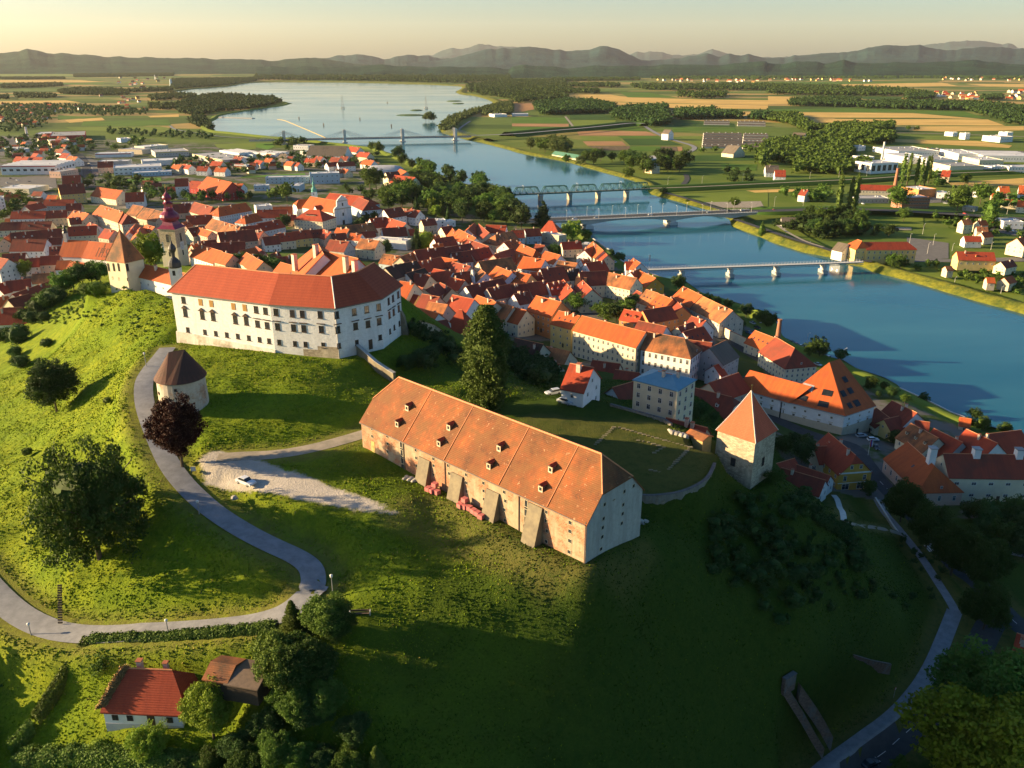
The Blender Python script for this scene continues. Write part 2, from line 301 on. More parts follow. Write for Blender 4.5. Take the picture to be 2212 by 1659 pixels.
leafmat('leaf_oak',(0.057,0.098,0.016),(0.034,0.063,0.011),0.22); leafmat('leaf_sunlit',(0.270,0.330,0.020),(0.170,0.230,0.015),0.3,scale=0.25); leafmat('leaf_hedge',(0.115,0.176,0.024),(0.068,0.115,0.019),0.2,scale=0.8)  # corner tree: sunlight put into its leaves as a lighter yellow green
# ---------------------------------------------------------------- mesh+object helpers
class MB:
 def __init__(s): s.v=[]; s.f=[]; s.m=[]; s.uv=[]; s.mats=[]
 def mi(s,mat):
  if mat not in s.mats: s.mats.append(mat)
  return s.mats.index(mat)
 def face(s,pts,mat,uv=None):
  i=len(s.v); s.v+=[tuple(p) for p in pts]; s.f.append(tuple(range(i,i+len(pts)))); s.m.append(s.mi(mat))
  if uv is None:
   p0=Vector(pts[0]); e=Vector(pts[1])-p0; e=e.normalized() if e.length>1e-6 else Vector((1,0,0))
   n=Vector((0,0,0))
   for k in range(1,len(pts)-1): n+=(Vector(pts[k])-p0).cross(Vector(pts[k+1])-p0)
   n=n.normalized() if n.length>1e-9 else Vector((0,0,1))
   g=n.cross(e)
   if abs(n.z)<0.98:   # u level,v uphill
    e=Vector((0,0,1)).cross(n).normalized(); g=n.cross(e)
    o=Vector((0,0,0))
   else: e,g,o=Vector((1,0,0)),Vector((0,1,0)),Vector((0,0,0))
   uv=[((Vector(p)-o).dot(e),(Vector(p)-o).dot(g)) for p in pts]
  s.uv+=uv
 def box(s,x0,x1,y0,y1,z0,z1,mat,M=None,top=True,bottom=True):
  c=[Vector(p) for p in ((x0,y0,z0),(x1,y0,z0),(x1,y1,z0),(x0,y1,z0),(x0,y0,z1),(x1,y0,z1),(x1,y1,z1),(x0,y1,z1))]
  if M is not None: c=[M@p for p in c]
  fs=[(0,1,5,4),(1,2,6,5),(2,3,7,6),(3,0,4,7)]
  if top: fs.append((4,5,6,7))
  if bottom: fs.append((3,2,1,0))
  for f in fs: s.face([c[i] for i in f],mat)
 def prism(s,base,top,mat,cap=True,bot=False):
  n=len(base)
  for i in range(n):
   j=(i+1) % n; s.face([base[i],base[j],top[j],top[i]],mat)
  if cap: s.face(top,mat)
  if bot: s.face(base[::-1],mat)
 def lathe(s,prof,mat,n=16,c=(0,0,0),rot=0.0):
  rings=[[Vector((c[0]+r*math.cos(rot+2*math.pi*k/n),c[1]+r*math.sin(rot+2*math.pi*k/n),c[2]+z)) for k in range(n)] for r,z in prof]
  for a,b in zip(rings[:-1],rings[1:]):
   for k in range(n):
    j=(k+1) % n; s.face([a[k],a[j],b[j],b[k]],mat)
  s.face(rings[-1],mat)
 def tube(s,a,b,r1,r2,mat,n=6,cap=True):
  a,b=Vector(a),Vector(b); d=(b-a).normalized(); u=d.orthogonal().normalized(); w=d.cross(u)
  A=[a+(u*math.cos(6.2832*k/n)+w*math.sin(6.2832*k/n))*r1 for k in range(n)]
  B=[b+(u*math.cos(6.2832*k/n)+w*math.sin(6.2832*k/n))*r2 for k in range(n)]
  s.prism(A,B,mat,cap)
 def mesh(s,name,smooth=False):
  me=bpy.data.meshes.new(name); me.from_pydata(s.v,[],s.f)
  for k in s.mats: me.materials.append(MATS[k])
  me.polygons.foreach_set('material_index',s.m)
  uvl=me.uv_layers.new(name='uv'); uvl.data.foreach_set('uv',np.array(s.uv, 'f').ravel())
  if smooth:
   me.polygons.foreach_set('use_smooth',[True]*len(s.f))
  me.update(); return me
 def build(s,name,parent=None,smooth=False):
  return link(name,s.mesh(name,smooth),parent)
def link(name,me,parent=None,loc=None):
 o=bpy.data.objects.new(name,me); COL.objects.link(o)
 if parent is not None: o.parent=parent
 if loc is not None: o.location=loc
 return o
ALL_LABELS = {}
def tag(o,label=None,cat=None,group=None,kind=None):
 if label: o['label']=label
 if cat: o['category']=cat
 if group: o['group']=group
 if kind: o['kind']=kind
 return o
def thing(name,label,cat,loc=(0,0,0),rz=0.0,group=None):
 o=bpy.data.objects.new(name,None); COL.objects.link(o); o.location=loc; o.rotation_euler=(0,0,rz)
 o.empty_display_size=0.5
 return tag(o,label,cat,group)
def npmesh(name,V,Fc,mats,smooth=False,midx=None):
 """fast mesh from arrays, all faces the same size"""
 V=np.asarray(V, 'f'); Fc=np.asarray(Fc, 'i'); k=Fc.shape[1]
 me=bpy.data.meshes.new(name); me.vertices.add(len(V)); me.vertices.foreach_set('co',V.ravel())
 me.loops.add(Fc.size); me.loops.foreach_set('vertex_index',Fc.ravel())
 me.polygons.add(len(Fc)); me.polygons.foreach_set('loop_start',np.arange(0,Fc.size,k,dtype='i')); 
 for m in mats: me.materials.append(MATS[m])
 if midx is not None: me.polygons.foreach_set('material_index',np.asarray(midx, 'i'))
 if smooth: me.polygons.foreach_set('use_smooth',np.ones(len(Fc),bool))
 me.update(calc_edges=True); return me
# ---------------------------------------------------------------- numpy noise
_rs=np.random.RandomState(3); _T=_rs.rand(256,256)
def vn(x,y):
 xi=np.floor(x).astype(int); yi=np.floor(y).astype(int); fx=x-xi; fy=y-yi
 fx=fx*fx*(3-2*fx); fy=fy*fy*(3-2*fy)
 a=_T[xi & 255,yi & 255]; b=_T[(xi+1) & 255,yi & 255]; c=_T[xi & 255,(yi+1) & 255]; d=_T[(xi+1) & 255,(yi+1) & 255]
 return (a*(1-fx)+b*fx)*(1-fy)+(c*(1-fx)+d*fx)*fy
def fbm(x,y,o=4):
 s=0; a=0.5
 for k in range(o): s=s+a*vn(x*2**k+17*k,y*2**k+31*k); a *= 0.5
 return s
# ---------------------------------------------------------------- roads on the hill and in the town (picture polylines)
ROADS=[ # name,material,width,[P points],lift
 ('castle_road', 'asphalt',5.0,[(-60,1225),(0,1296),(60,1345),(140,1372),(250,1374),(360,1366),(470,1357),(560,1343),(625,1318),(668,1283),(682,1262)],.24),
 ('castle_road', 'asphalt',4.4,[(672,1278),(679,1255),(672,1225),(640,1203),(590,1182),(530,1150),(470,1113),(430,1080),(395,1045),(365,1005),(345,960),(325,915),(310,865),(311,825),(325,795),(345,772),(362,752)],.27),
 ('gravel_path', 'gravel',4.2,[(470,990),(520,985),(580,985),(650,975),(720,957),(790,935)],.12),
 ('footpath', 'asphalt',3.8,[P(*t) for t in [('D4',330,1800),('D4',500,1659),('D4',800,1420),('D4',1080,1230),('D4',1290,1010),('D4',1430,760),('D4',1530,520),('D4',1610,310)]],.16),
 ('footpath', 'asphalt',2.4,[P(*t) for t in [('D4',1625,330),('D4',1560,200),('D4',1450,20),('C4',1290,1450),('C4',1180,1320),('C4',1110,1230),('C4',1000,1110),('C4',940,1000)]],.18),
 ('street', 'asphalt_dark',6.5,[P(*t) for t in [('D4',640,1850),('D4',800,1659),('D4',1020,1500),('D4',1270,1290),('D4',1530,1050),('D4',1730,800),('D4',1850,560),('D4',1930,400),('D4',2010,330)]],.12),
 ('street', 'asphalt_dark',6.5,[P(*t) for t in [('D4',2500,650),('D4',2300,520),('D4',2120,400),('D4',1960,230),('D4',1830,60),('C4',1640,1600),('C4',1480,1400),('C4',1340,1230),('C4',1210,1090),('C4',1080,960),('C4',960,840),('C4',860,700),('C4',780,600),('C4',600,520)]],.14),
 ('street', 'asphalt_dark',6.0,[(1870,1000),(1850,965),(1790,950),(1740,935),(1695,915),(1650,890),(1600,850),(1560,830)],.10),
 ('street', 'asphalt_dark',7.0,[(1800,870),(1770,850),(1720,825),(1690,800),(1640,775),(1600,750),(1560,730),(1520,715)],.10),
 ('footpath', 'asphalt',3.0,[(2300,1210),(2212,1200),(2150,1185),(2100,1172)],.10),
 ('footpath', 'concrete_light',1.8,[(1800,1072),(1812,1090),(1824,1118)],.3),
 ('footpath', 'gravel',2.5,[(1824,1118),(1870,1135),(1910,1152),(1950,1165)],.10),
]
def resample(pts,step):
 out=[pts[0]]
 for a,b in zip(pts[:-1],pts[1:]):
  n=max(1,int((b-a).length/step))
  for k in range(1,n+1): out.append(a.lerp(b,k/n))
 return out
def smoothline(pts,it=2):
 for _ in range(it):
  q=[pts[0]]
  for a,b in zip(pts[:-1],pts[1:]): q+=[a.lerp(b,.25),a.lerp(b,.75)]
  pts=q+[pts[-1]]
 return pts
ROADW=[]
for nm,mt,w,pp,lift in ROADS:
 l=[hit(*p) for p in pp]; l=[Vector((p.x,p.y,0)) for p in l]
 ROADW.append((nm,mt,w,resample(smoothline(l,2),1.2),lift))
YARD_P=[(437,1022),(430,1000),(445,975),(470,968),(520,985),(560,995),(590,1008),(640,1020),(700,1045),(760,1065),(830,1090),(870,1115),(800,1105),(720,1095),(640,1080),(560,1062),(500,1050),(440,1040)]
YARD=[hit(*p) for p in YARD_P]; YARD=[Vector((p.x,p.y,0)) for p in YARD]
_rp=np.array([(p.x,p.y,w/2) for _,_,w,l,_ in ROADW for p in l[::2]])
_yp=np.array([(p.x,p.y) for p in YARD])
def road_mask(x,y):
 """0 on roads, 1 away from them"""
 d=np.full(x.shape,1e9)
 m=(y<420) & (np.abs(x)<300)
 dm=np.full(m.sum(),1e9); xm,ym=x[m],y[m]
 for a,b,w in _rp: dm=np.minimum(dm,np.hypot(xm-a,ym-b)-w)
 ins=inside(xm,ym,_yp); dm[ins]=0
 d[m]=dm
 return sstep(1.2,5.0,d)
PADS=[]      # (polygon world,z) flattened by foundations,filled below
# ---------------------------------------------------------------- ground
def axis(segs):
 out=[segs[0][0]]
 for a,b,s0,s1 in segs:
  x=a
  while x<b-1e-6:
   t=(x-a)/(b-a); x+=s0*(s1/s0)**t; out.append(min(x,b))
 return np.array(sorted(set(np.round(out,3))))
GX=axis([(-26000,-900,1600,60),(-900,-260,40,6),(-260,-190,5,1.5),(-190,150,1.25,1.25),(150,260,1.5,4),(260,900,5,40),(900,26000,60,1600)])
GY=axis([(-300,60,40,4),(60,290,1.25,1.25),(290,620,1.6,8),(620,1600,10,60),(1600,32000,80,1700)])
def _rz():
 out=[]
 for k,(_,_,w,l,_) in enumerate(ROADW):
  z=H(np.array([p.x for p in l]),np.array([p.y for p in l])); n=9
  zz=np.convolve(np.r_[[z[0]]*n,z,[z[-1]]*n],np.ones(2*n+1)/(2*n+1), 'valid')
  out+=[(p.x,p.y,w/2,q) for p,q in zip(l,zz)]
 return np.array(out)
RZ=_rz()
def Hr(X,Y,base=None):
 """ground height with the roads cut level across"""
 X=np.asarray(X,float); Y=np.asarray(Y,float); Z=(H(X,Y) if base is None else base.copy()).ravel(); x,y=X.ravel(),Y.ravel()
 m=np.where((y<420) & (y>40) & (np.abs(x)<300))[0]
 for s in range(0,len(m),20000):
  i=m[s:s+20000]; d2=(x[i][:,None]-RZ[None,:,0])**2+(y[i][:,None]-RZ[None,:,1])**2
  j=d2.argmin(1); d=np.sqrt(d2[np.arange(len(i)),j])-RZ[j,2]; k=1-sstep(2.4,6.5,d); Z[i]=Z[i]*(1-k)+RZ[j,3]*k
 return Z.reshape(X.shape)
def padk(X,Y):
 k=np.zeros(X.shape)
 for poly,zz,fall in PADL:
  d=np.full(X.shape,1e9)
  for i in range(len(poly)): d=np.minimum(d,seg_dist(X,Y,poly[i],poly[(i+1) % len(poly)]))
  k=np.maximum(k,1-sstep(1,5,d))
 return k
def ground_z(X,Y,base=None):
 Z=Hr(X,Y)
 near=(np.abs(X)<300) & (Y<560)
 hillness=sstep(14,30,Z)*near
 mk=road_mask(X.ravel(),Y.ravel()).reshape(X.shape)
 b=(fbm(X/16,Y/16,3)-0.45)*3.4*sstep(-60,-110,X)+(fbm(X/5.0+9,Y/5.0,4)-0.47)*1.0*(1-padk(X,Y))+(fbm(X/1.7,Y/1.7,2)-0.37)*0.35*(1-padk(X,Y))
 return Z+b*hillness*mk
GXX,GYY=np.meshgrid(GX,GY); GZZ=ground_z(GXX,GYY)
_nx,_ny=len(GX),len(GY)
_i=(np.arange(_ny-1)[:,None]*_nx+np.arange(_nx-1)[None]).ravel()
TOWN_P=[(-300,640),(0,760),(120,640),(360,560),(640,560),(870,640),(930,760),(1100,790),(1380,900),(1560,920),(1700,1060),(1880,1090),(1950,1130),(2212,1130),(2400,1100),(2200,950),(1900,820),(1700,760),(1640,690),(1500,620),(1350,570),(1200,490),(1100,470),(900,420),(830,345),(640,310),(440,300),(200,290),(0,285),(-400,290)]
TOWN=np.array([tuple(atz(x,y,10))[:2] for x,y in TOWN_P])
# ground: one sheet,kinds of ground by a vertex mask (r hill grass,g town ground,b worn grass)
def ground_mat():
 m,t,b=newmat('ground',0.95,0.08); v=coords(t)
 at=nn(t, 'ShaderNodeAttribute',attribute_name='zone'); sx=nn(t, 'ShaderNodeSeparateColor'); t.links.new(at.outputs[0],sx.inputs[0])
 # hill grass
 n1=noise(t,v,0.05,5,0.6); n2=noise(t,v,0.5,5,0.75); n3=noise(t,v,2.4,3,0.8)
 g=mix(t,ramp(t,n1,0.38,0.62),(0.145,0.215,0.010),(0.205,0.245,0.012))
 g=mix(t,ramp(t,n2,0.4,0.68),g,(0.085,0.14,0.01))
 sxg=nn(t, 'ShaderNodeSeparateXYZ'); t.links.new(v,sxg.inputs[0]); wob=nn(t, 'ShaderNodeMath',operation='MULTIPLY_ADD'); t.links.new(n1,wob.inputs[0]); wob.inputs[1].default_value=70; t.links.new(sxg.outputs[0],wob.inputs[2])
 grass_shade=mix(t,ramp(t,n2,0.35,0.7),(0.030,0.062,0.008),(0.050,0.080,0.010)); g=mix(t,ramp(t,wob.outputs[0],-22,40),g,grass_shade)  # grass darker towards the right: slope shade put into the colour
 g=mix(t,0.6,g,mix(t,ramp(t,n3,0.3,0.75),(0.6,0.62,0.5),(1.3,1.25,1.15)), 'MULTIPLY')
 wn=mix(t,ramp(t,n2,0.3,0.7),(0.24,0.17,0.07),(0.14,0.12,0.03))
 wf=nn(t, 'ShaderNodeMath',operation='MULTIPLY'); t.links.new(sx.outputs[2],wf.inputs[0]); t.links.new(ramp(t,n2,0.25,0.6),wf.inputs[1])
 g=mix(t,wf.outputs[0],g,wn)
 gvn=nn(t, 'ShaderNodeMath',operation='MULTIPLY_ADD'); t.links.new(n2,gvn.inputs[0]); gvn.inputs[1].default_value=1.1; t.links.new(at.outputs['Alpha'],gvn.inputs[2])
 g=mix(t,ramp(t,gvn.outputs[0],0.95,1.25),g,mix(t,ramp(t,n2,.3,.7),(0.50,0.45,0.39),(0.36,0.33,0.28)))
 # town ground: paving and gardens
 tn=noise(t,v,0.035,4,0.7); tw=mix(t,ramp(t,tn,0.44,0.52),(0.15,0.14,0.125),(0.055,0.085,0.02))
 # plain: strips of fields
 mp=nn(t, 'ShaderNodeMapping'); mp.inputs['Scale'].default_value=(1/420,1/170,1); mp.inputs['Rotation'].default_value=(0,0,0.25); t.links.new(v,mp.inputs[0])
 vo=nn(t, 'ShaderNodeTexVoronoi',voronoi_dimensions='2D',distance='CHEBYCHEV'); t.links.new(mp.outputs[0],vo.inputs['Vector']); vo.inputs['Scale'].default_value=1
 cr=nn(t, 'ShaderNodeValToRGB'); cr.color_ramp.interpolation = 'CONSTANT'
 el=cr.color_ramp.elements
 cols=[(0,(0.10,0.15,0.028)),(0.22,(0.075,0.115,0.024)),(0.4,(0.17,0.19,0.05)),(0.55,(0.36,0.25,0.09)),(0.68,(0.11,0.16,0.035)),(0.8,(0.30,0.22,0.08)),(0.9,(0.06,0.10,0.022))]
 el[0].position=0; el[0].color=(*cols[0][1],1); el[1].position=cols[1][0]; el[1].color=(*cols[1][1],1)
 for p_,c_ in cols[2:]:
  e=el.new(p_); e.color=(*c_,1)
 sp=nn(t, 'ShaderNodeSeparateColor'); t.links.new(vo.outputs['Color'],sp.inputs[0]); t.links.new(sp.outputs[0],cr.inputs[0])
 pf=mix(t,0.45,cr.outputs[0],mix(t,ramp(t,noise(t,v,0.02,5,0.7),0.3,0.7),(0.6,0.62,0.6),(1.3,1.28,1.2)), 'MULTIPLY')
 nearg=mix(t,ramp(t,noise(t,v,0.012,5,0.65),0.4,0.6),(0.09,0.14,0.022),(0.13,0.17,0.03))
 sxyz=nn(t, 'ShaderNodeSeparateXYZ'); t.links.new(v,sxyz.inputs[0])
 pf=mix(t,ramp(t,sxyz.outputs[1],1500,2100),nearg,pf)
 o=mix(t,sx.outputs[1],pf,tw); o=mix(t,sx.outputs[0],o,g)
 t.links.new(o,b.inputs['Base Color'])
 bn=nn(t, 'ShaderNodeMath',operation='MULTIPLY'); t.links.new(n3,bn.inputs[0]); t.links.new(sx.outputs[0],bn.inputs[1])
 bump(t,b,bn.outputs[0],0.6,0.4)
 MATS['ground']=m
ground_mat()
def sheetmat(name,c,c2,scale,rough=0.95,row=None):
 m,t,b=newmat(name,rough,0.1); v=coords(t)
 o=mix(t,ramp(t,noise(t,v,scale,6,0.7),0.35,0.65),c,c2)
 if row:
  n=noise(t,v,1,3,0.6,row); o=mix(t,0.4,o,mix(t,ramp(t,n,0.35,0.65),(0.5,0.5,0.5),(1.35,1.35,1.3)), 'MULTIPLY')
 t.links.new(o,b.inputs['Base Color']); MATS[name]=m
sheetmat('asphalt',(0.27,0.275,0.285),(0.19,0.195,0.205),0.5); sheetmat('asphalt_dark',(0.075,0.078,0.08),(0.055,0.057,0.06),0.3)
sheetmat('gravel',(0.36,0.31,0.25),(0.23,0.21,0.16),0.4); sheetmat('paving',(0.17,0.165,0.155),(0.13,0.125,0.12),0.2)
sheetmat('wheat',(0.62,0.41,0.13),(0.50,0.33,0.10),0.008,row=(0.004,0.05,1)); sheetmat('soil',(0.40,0.22,0.10),(0.33,0.18,0.09),0.01,row=(0.01,0.08,1)); sheetmat('soil_dark',(0.17,0.12,0.07),(0.13,0.1,0.06),0.02,row=(0.15,0.01,1))
sheetmat('crop',(0.09,0.17,0.018),(0.07,0.14,0.016),0.01,row=(0.01,0.06,1)); sheetmat('crop_dark',(0.045,0.10,0.016),(0.035,0.08,0.012),0.01,row=(0.01,0.08,1)); sheetmat('meadow',(0.16,0.21,0.03),(0.115,0.165,0.025),0.01); sheetmat('pitch',(0.11,0.23,0.03),(0.09,0.2,0.025),0.05)
sheetmat('levee',(0.21,0.205,0.025),(0.055,0.085,0.018),0.16,row=(.6,.6,1)); sheetmat('stonebank',(0.30,0.26,0.19),(0.2,0.17,0.12),0.2)
_gm=npmesh('ground',np.c_[GXX.ravel(),GYY.ravel(),GZZ.ravel()],np.c_[_i,_i+1,_i+1+_nx,_i+_nx],['ground'],smooth=True)
_z0=H(GXX,GYY)
_tn=inside(GXX.ravel(),GYY.ravel(),TOWN).astype(float)*(_z0.ravel()<24)
_hl=sstep(14,26,_z0.ravel())*(np.abs(GXX.ravel())<320)*(GYY.ravel()<520)
_hl=np.maximum(_hl,((GYY.ravel()<260) & (_tn<0.5))*0.9)
WORN_P=[(860,1090),(960,1080),(1100,1165),(1260,1235),(1330,1230),(1400,1190),(1330,1250),(1180,1262),(1020,1200),(900,1150),(830,1115)]
WORN2_P=[(1080,930),(1160,900),(1300,915),(1540,960),(1500,1040),(1400,1060),(1200,1000)]
_wr=np.zeros(_hl.shape)
for wp in (WORN_P,WORN2_P):
 q=np.array([tuple(hit(*p))[:2] for p in wp]); _d=np.full(_hl.shape,1e9)
 for i in range(len(q)): _d=np.minimum(_d,seg_dist(GXX.ravel(),GYY.ravel(),q[i],q[(i+1) % len(q)]))
 _in=inside(GXX.ravel(),GYY.ravel(),q); _wr=np.maximum(_wr,np.where(_in,1.0,1-sstep(0,4,_d))*(0.5 if wp is WORN_P else 0.35))
_ed=1-road_mask(GXX.ravel(),GYY.ravel())
_wr=np.maximum(_wr,np.clip(_ed*1.1,0,1)*0.6)
_yd=np.full(_hl.shape,1e9); _sel=(GYY.ravel()<300) & (np.abs(GXX.ravel())<150)
for i in range(len(_yp)): _yd[_sel]=np.minimum(_yd[_sel],seg_dist(GXX.ravel()[_sel],GYY.ravel()[_sel],_yp[i],_yp[(i+1) % len(_yp)]))
_yi=inside(GXX.ravel(),GYY.ravel(),_yp); _gv=np.clip(.5+np.where(_yi,_yd,-_yd)/3.0,0,1)
_ca=_gm.color_attributes.new('zone', 'FLOAT_COLOR', 'POINT')
_ca.data.foreach_set('color',np.c_[_hl,_tn,_wr,_gv].astype('f').ravel())
tag(link('ground',_gm),kind='structure')
# ---------------------------------------------------------------- water,banks
def water_mat():
 m,t,b=newmat('water',0.07,0.5); v=coords(t)
 n=noise(t,v,0.006,5,0.6,(0.35,1.0,1)); 
 o=mix(t,ramp(t,n,0.4,0.62),(0.012,0.10,0.15),(0.035,0.15,0.19))
 t.links.new(o,b.inputs['Base Color']); b.inputs['IOR'].default_value=1.33
 r=ramp(t,n,0.3,0.7); mr=nn(t, 'ShaderNodeMapRange'); t.links.new(r,mr.inputs[0]); mr.inputs[3].default_value=0.05; mr.inputs[4].default_value=0.16; t.links.new(mr.outputs[0],b.inputs['Roughness'])
 w=noise(t,v,0.45,4,0.6); w2=noise(t,v,0.05,3,0.6)
 a=nn(t, 'ShaderNodeMath',operation='ADD'); t.links.new(w,a.inputs[0]); t.links.new(w2,a.inputs[1])
 bump(t,b,a.outputs[0],0.12,0.25); MATS['water']=m
water_mat()
from mathutils.geometry import tessellate_polygon
def sheet(name,pts,mat,kind='structure',label=None):
 tri=tessellate_polygon([pts]); me=bpy.data.meshes.new(name)
 f=[]
 for a,b,c in tri:
  n=(Vector(pts[b])-Vector(pts[a])).cross(Vector(pts[c])-Vector(pts[a]))
  f.append((a,b,c) if n.z>0 else (a,c,b))
 me.from_pydata([tuple(p) for p in pts],[],f); me.materials.append(MATS[mat]); me.update()
 return tag(link(name,me),kind=kind)
sheet('river',[Vector((x,y,WZ)) for x,y in RIVER], 'water')
def strip(name,line,prof,mat,closed=False,kind='structure',zf=None):
 """prof: list of (offset to the left of the line, height). mesh swept along a line"""
 n=len(line); V=[]; Fc=[]
 for i,p in enumerate(line):
  a,b=line[max(i-1,0)],line[min(i+1,n-1)]
  d=(b-a); d.z=0; d=d.normalized() if d.length>1e-6 else Vector((1,0,0)); nl=Vector((-d.y,d.x,0))
  for o,h in prof:
   q=p+nl*o; q.z=(zf(q) if zf else 0)+h; V.append(q)
 k=len(prof)
 for i in range(n-1):
  for j in range(k-1): Fc.append((i*k+j,(i+1)*k+j,(i+1)*k+j+1,i*k+j+1))
 me=npmesh(name,[tuple(v) for v in V],[f[::-1] for f in Fc],[mat],smooth=True)
 return tag(link(name,me),kind=kind)
def pl(lst,z=0.0): return [atz(*P(*t),z) if isinstance(t[0],str) else atz(t[0],t[1],z) for t in lst]
NR=len(RIVER)
def rivseg(i0,i1): return smoothline([Vector((*RIVER[i % NR],0)) for i in range(i0,i1+1)],2)
_bk=[(-1.0,-0.3),(1,0.75),(7,4.2),(12,4.4),(19,1.0),(24,-0.2)]
_bf=[(-2.0,-0.3),(2,0.9),(16,5.2),(26,5.4),(44,0.4),(50,-0.3)]
strip('river_bank',[p for p in rivseg(37,50)][::-1],[(-o,h) for o,h in _bk][::-1], 'levee')
strip('river_bank',rivseg(22,37)[::-1],[(-o,h * .8) for o,h in _bk][::-1], 'levee')
strip('river_bank',rivseg(0,22)[::-1],[(-o,h) for o,h in _bf][::-1], 'levee')
strip('river_bank',rivseg(55,NR-1)[::-1],[(-o,h * .7) for o,h in _bk[:4]+[(16,1.0),(20,-.2)]][::-1], 'meadow')
def hz(q): return h1(q.x,q.y)
# roads as draped ribbons
def ribbon(name,mat,w,line,lift,nc=5,kind='structure'):
 X=[]; n=len(line)
 for i,p in enumerate(line):
  a,b=line[max(i-1,0)],line[min(i+1,n-1)]; d=(b-a); d.z=0; d.normalize(); nl=Vector((-d.y,d.x,0))
  for j in range(nc): q=p+nl*(w*(j/(nc-1) - .5)); X.append((q.x,q.y))
 X=np.array(X); Z=Hr(X[:,0],X[:,1])+lift
 Z=Z.reshape(n,nc); Z[:,0] -= .06; Z[:,-1] -= .06
 V=np.c_[X,Z.ravel()]
 F_=[(i*nc+j,i*nc+j+1,(i+1)*nc+j+1,(i+1)*nc+j) for i in range(n-1) for j in range(nc-1)]
 me=npmesh(name,V,F_,[mat],smooth=True); me.flip_normals() if me.polygons[0].normal.z<0 else None
 return tag(link(name,me),kind=kind)
for nm,mt,w,l,lift in ROADW: ribbon(nm,mt,w,l,lift)
def drape(name,poly,mat,lift,step=1.5):
 """a flat patch that follows the ground inside a polygon"""
 q=np.array([(p[0],p[1]) for p in poly]); x0,y0=q.min(0); x1,y1=q.max(0)
 gx=np.arange(x0-step,x1+step,step); gy=np.arange(y0-step,y1+step,step); X,Y=np.meshgrid(gx,gy); nx,ny=len(gx),len(gy)
 cx=X[:-1,:-1]+step/2; cy=Y[:-1,:-1]+step/2; m=inside(cx.ravel(),cy.ravel(),q)
 i=(np.arange(ny-1)[:,None]*nx+np.arange(nx-1)[None]).ravel()[m]
 Fc=np.c_[i,i+1,i+1+nx,i+nx]; u,inv=np.unique(Fc.ravel(),return_inverse=True)
 Z=Hr(X.ravel()[u],Y.ravel()[u])+lift
 return tag(link(name,npmesh(name,np.c_[X.ravel()[u],Y.ravel()[u],Z],inv.reshape(-1,4),[mat],smooth=True)),kind='structure')

# ---------------------------------------------------------------- hills on the horizon
def hill_mat(name,c,c2,sc):
 m,t,b=newmat(name,0.95,0.05); v=coords(t)
 n=noise(t,v,sc,6,0.7); o=mix(t,ramp(t,n,0.4,0.6),c,c2)
 n2=noise(t,v,sc*5,4,0.8); o=mix(t,0.6,o,mix(t,ramp(t,n2,0.3,0.7),(0.4,0.4,0.4),(1.4,1.4,1.4)), 'MULTIPLY')
 t.links.new(o,b.inputs['Base Color']); bump(t,b,n2,1.0,30); MATS[name]=m
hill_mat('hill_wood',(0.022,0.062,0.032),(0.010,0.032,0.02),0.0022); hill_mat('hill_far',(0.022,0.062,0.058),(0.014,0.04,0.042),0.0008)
def hills(name,sky,D,depth,mat,amp=0.42,back=0.8,n=420,rows=44,seed=0):
 xs=np.array([p[0] for p in sky],float); ys=np.array([p[1] for p in sky],float)
 px=np.linspace(xs[0],xs[-1],n); py=np.interp(px,xs,ys)
 T=[]
 for x,y in zip(px,py):
  q=atd(x,y,D); T.append((q.x,q.z))
 T=np.array(T); T[:,1]+=(fbm(T[:,0]/300+seed,T[:,0]*0+seed,4) - .47)*70*(D/13000); V=[]
 for r in range(rows):
  t=r/(rows-1)*2-1; d=D+t*(depth if t<0 else depth*back)
  prof=(1-abs(t))**0.8 if t<0 else (1-abs(t))
  x=T[:,0]*d/D; nzz=fbm(x/(depth * .28)+seed,np.full(n,d/(depth * .28)+seed),5)-0.47
  z=T[:,1]*(prof*(1+amp*2.2*nzz*(1-prof)*2.2) if prof<1 else 1)
  if r in (0,rows-1): z=z*0-5
  V.append(np.c_[x,np.full(n,d),z])
 V=np.concatenate(V); i=(np.arange(rows-1)[:,None]*n+np.arange(n-1)[None]).ravel()
 return tag(link(name,npmesh(name,V,np.c_[i,i+1,i+1+n,i+n],[mat],smooth=True)),kind='structure')
def AX(t,pts): return [P(t,x,y) for x,y in pts]
hills('hills',[(-500,128)]+AX('A1',[(0,100),(160,98),(235,78),(300,95),(400,118),(470,120),(530,112),(620,125),(760,135),(900,150),(1040,142),(1150,156),(1400,150),(1600,160),(1750,150),(1860,156),(2000,165),(2212,168)])+AX('A2',[(130,175),(280,160),(400,158),(560,160),(720,175)])+[(760,134),(900,150),(1000,160)],13500,3800, 'hill_wood',seed=1)
hills('hills',AX('A2',[(-300,190),(300,180),(560,158),(700,135),(850,130),(1000,140),(1110,168),(1200,140),(1300,122),(1400,135),(1500,132),(1600,150),(1700,160),(1800,165),(2212,170)])+AX('A3',[(200,170),(600,175)]),17500,3000, 'hill_far',seed=2)
hills('hills',AX('A2',[(1300,170),(1600,168),(1750,140),(1900,105),(2050,80),(2212,70)])+AX('A3',[(0,68),(150,54),(300,60),(460,85),(560,75),(670,78),(760,52),(830,50),(920,75),(1020,125),(1120,165),(1200,175),(1330,165),(1450,158),(1560,140),(1700,120),(1800,150),(1880,118),(1980,128),(2040,105),(2120,130),(2212,155)])+AX('A4',[(60,150),(220,130),(300,135),(420,125),(580,98),(680,100),(780,85),(900,62),(1000,45),(1100,38),(1200,42),(1310,34),(1400,60),(1500,80),(1650,75),(1800,65),(2000,60),(2212,75)])+[(2300,110),(2700,120)],16500,3600, 'hill_far',seed=3)
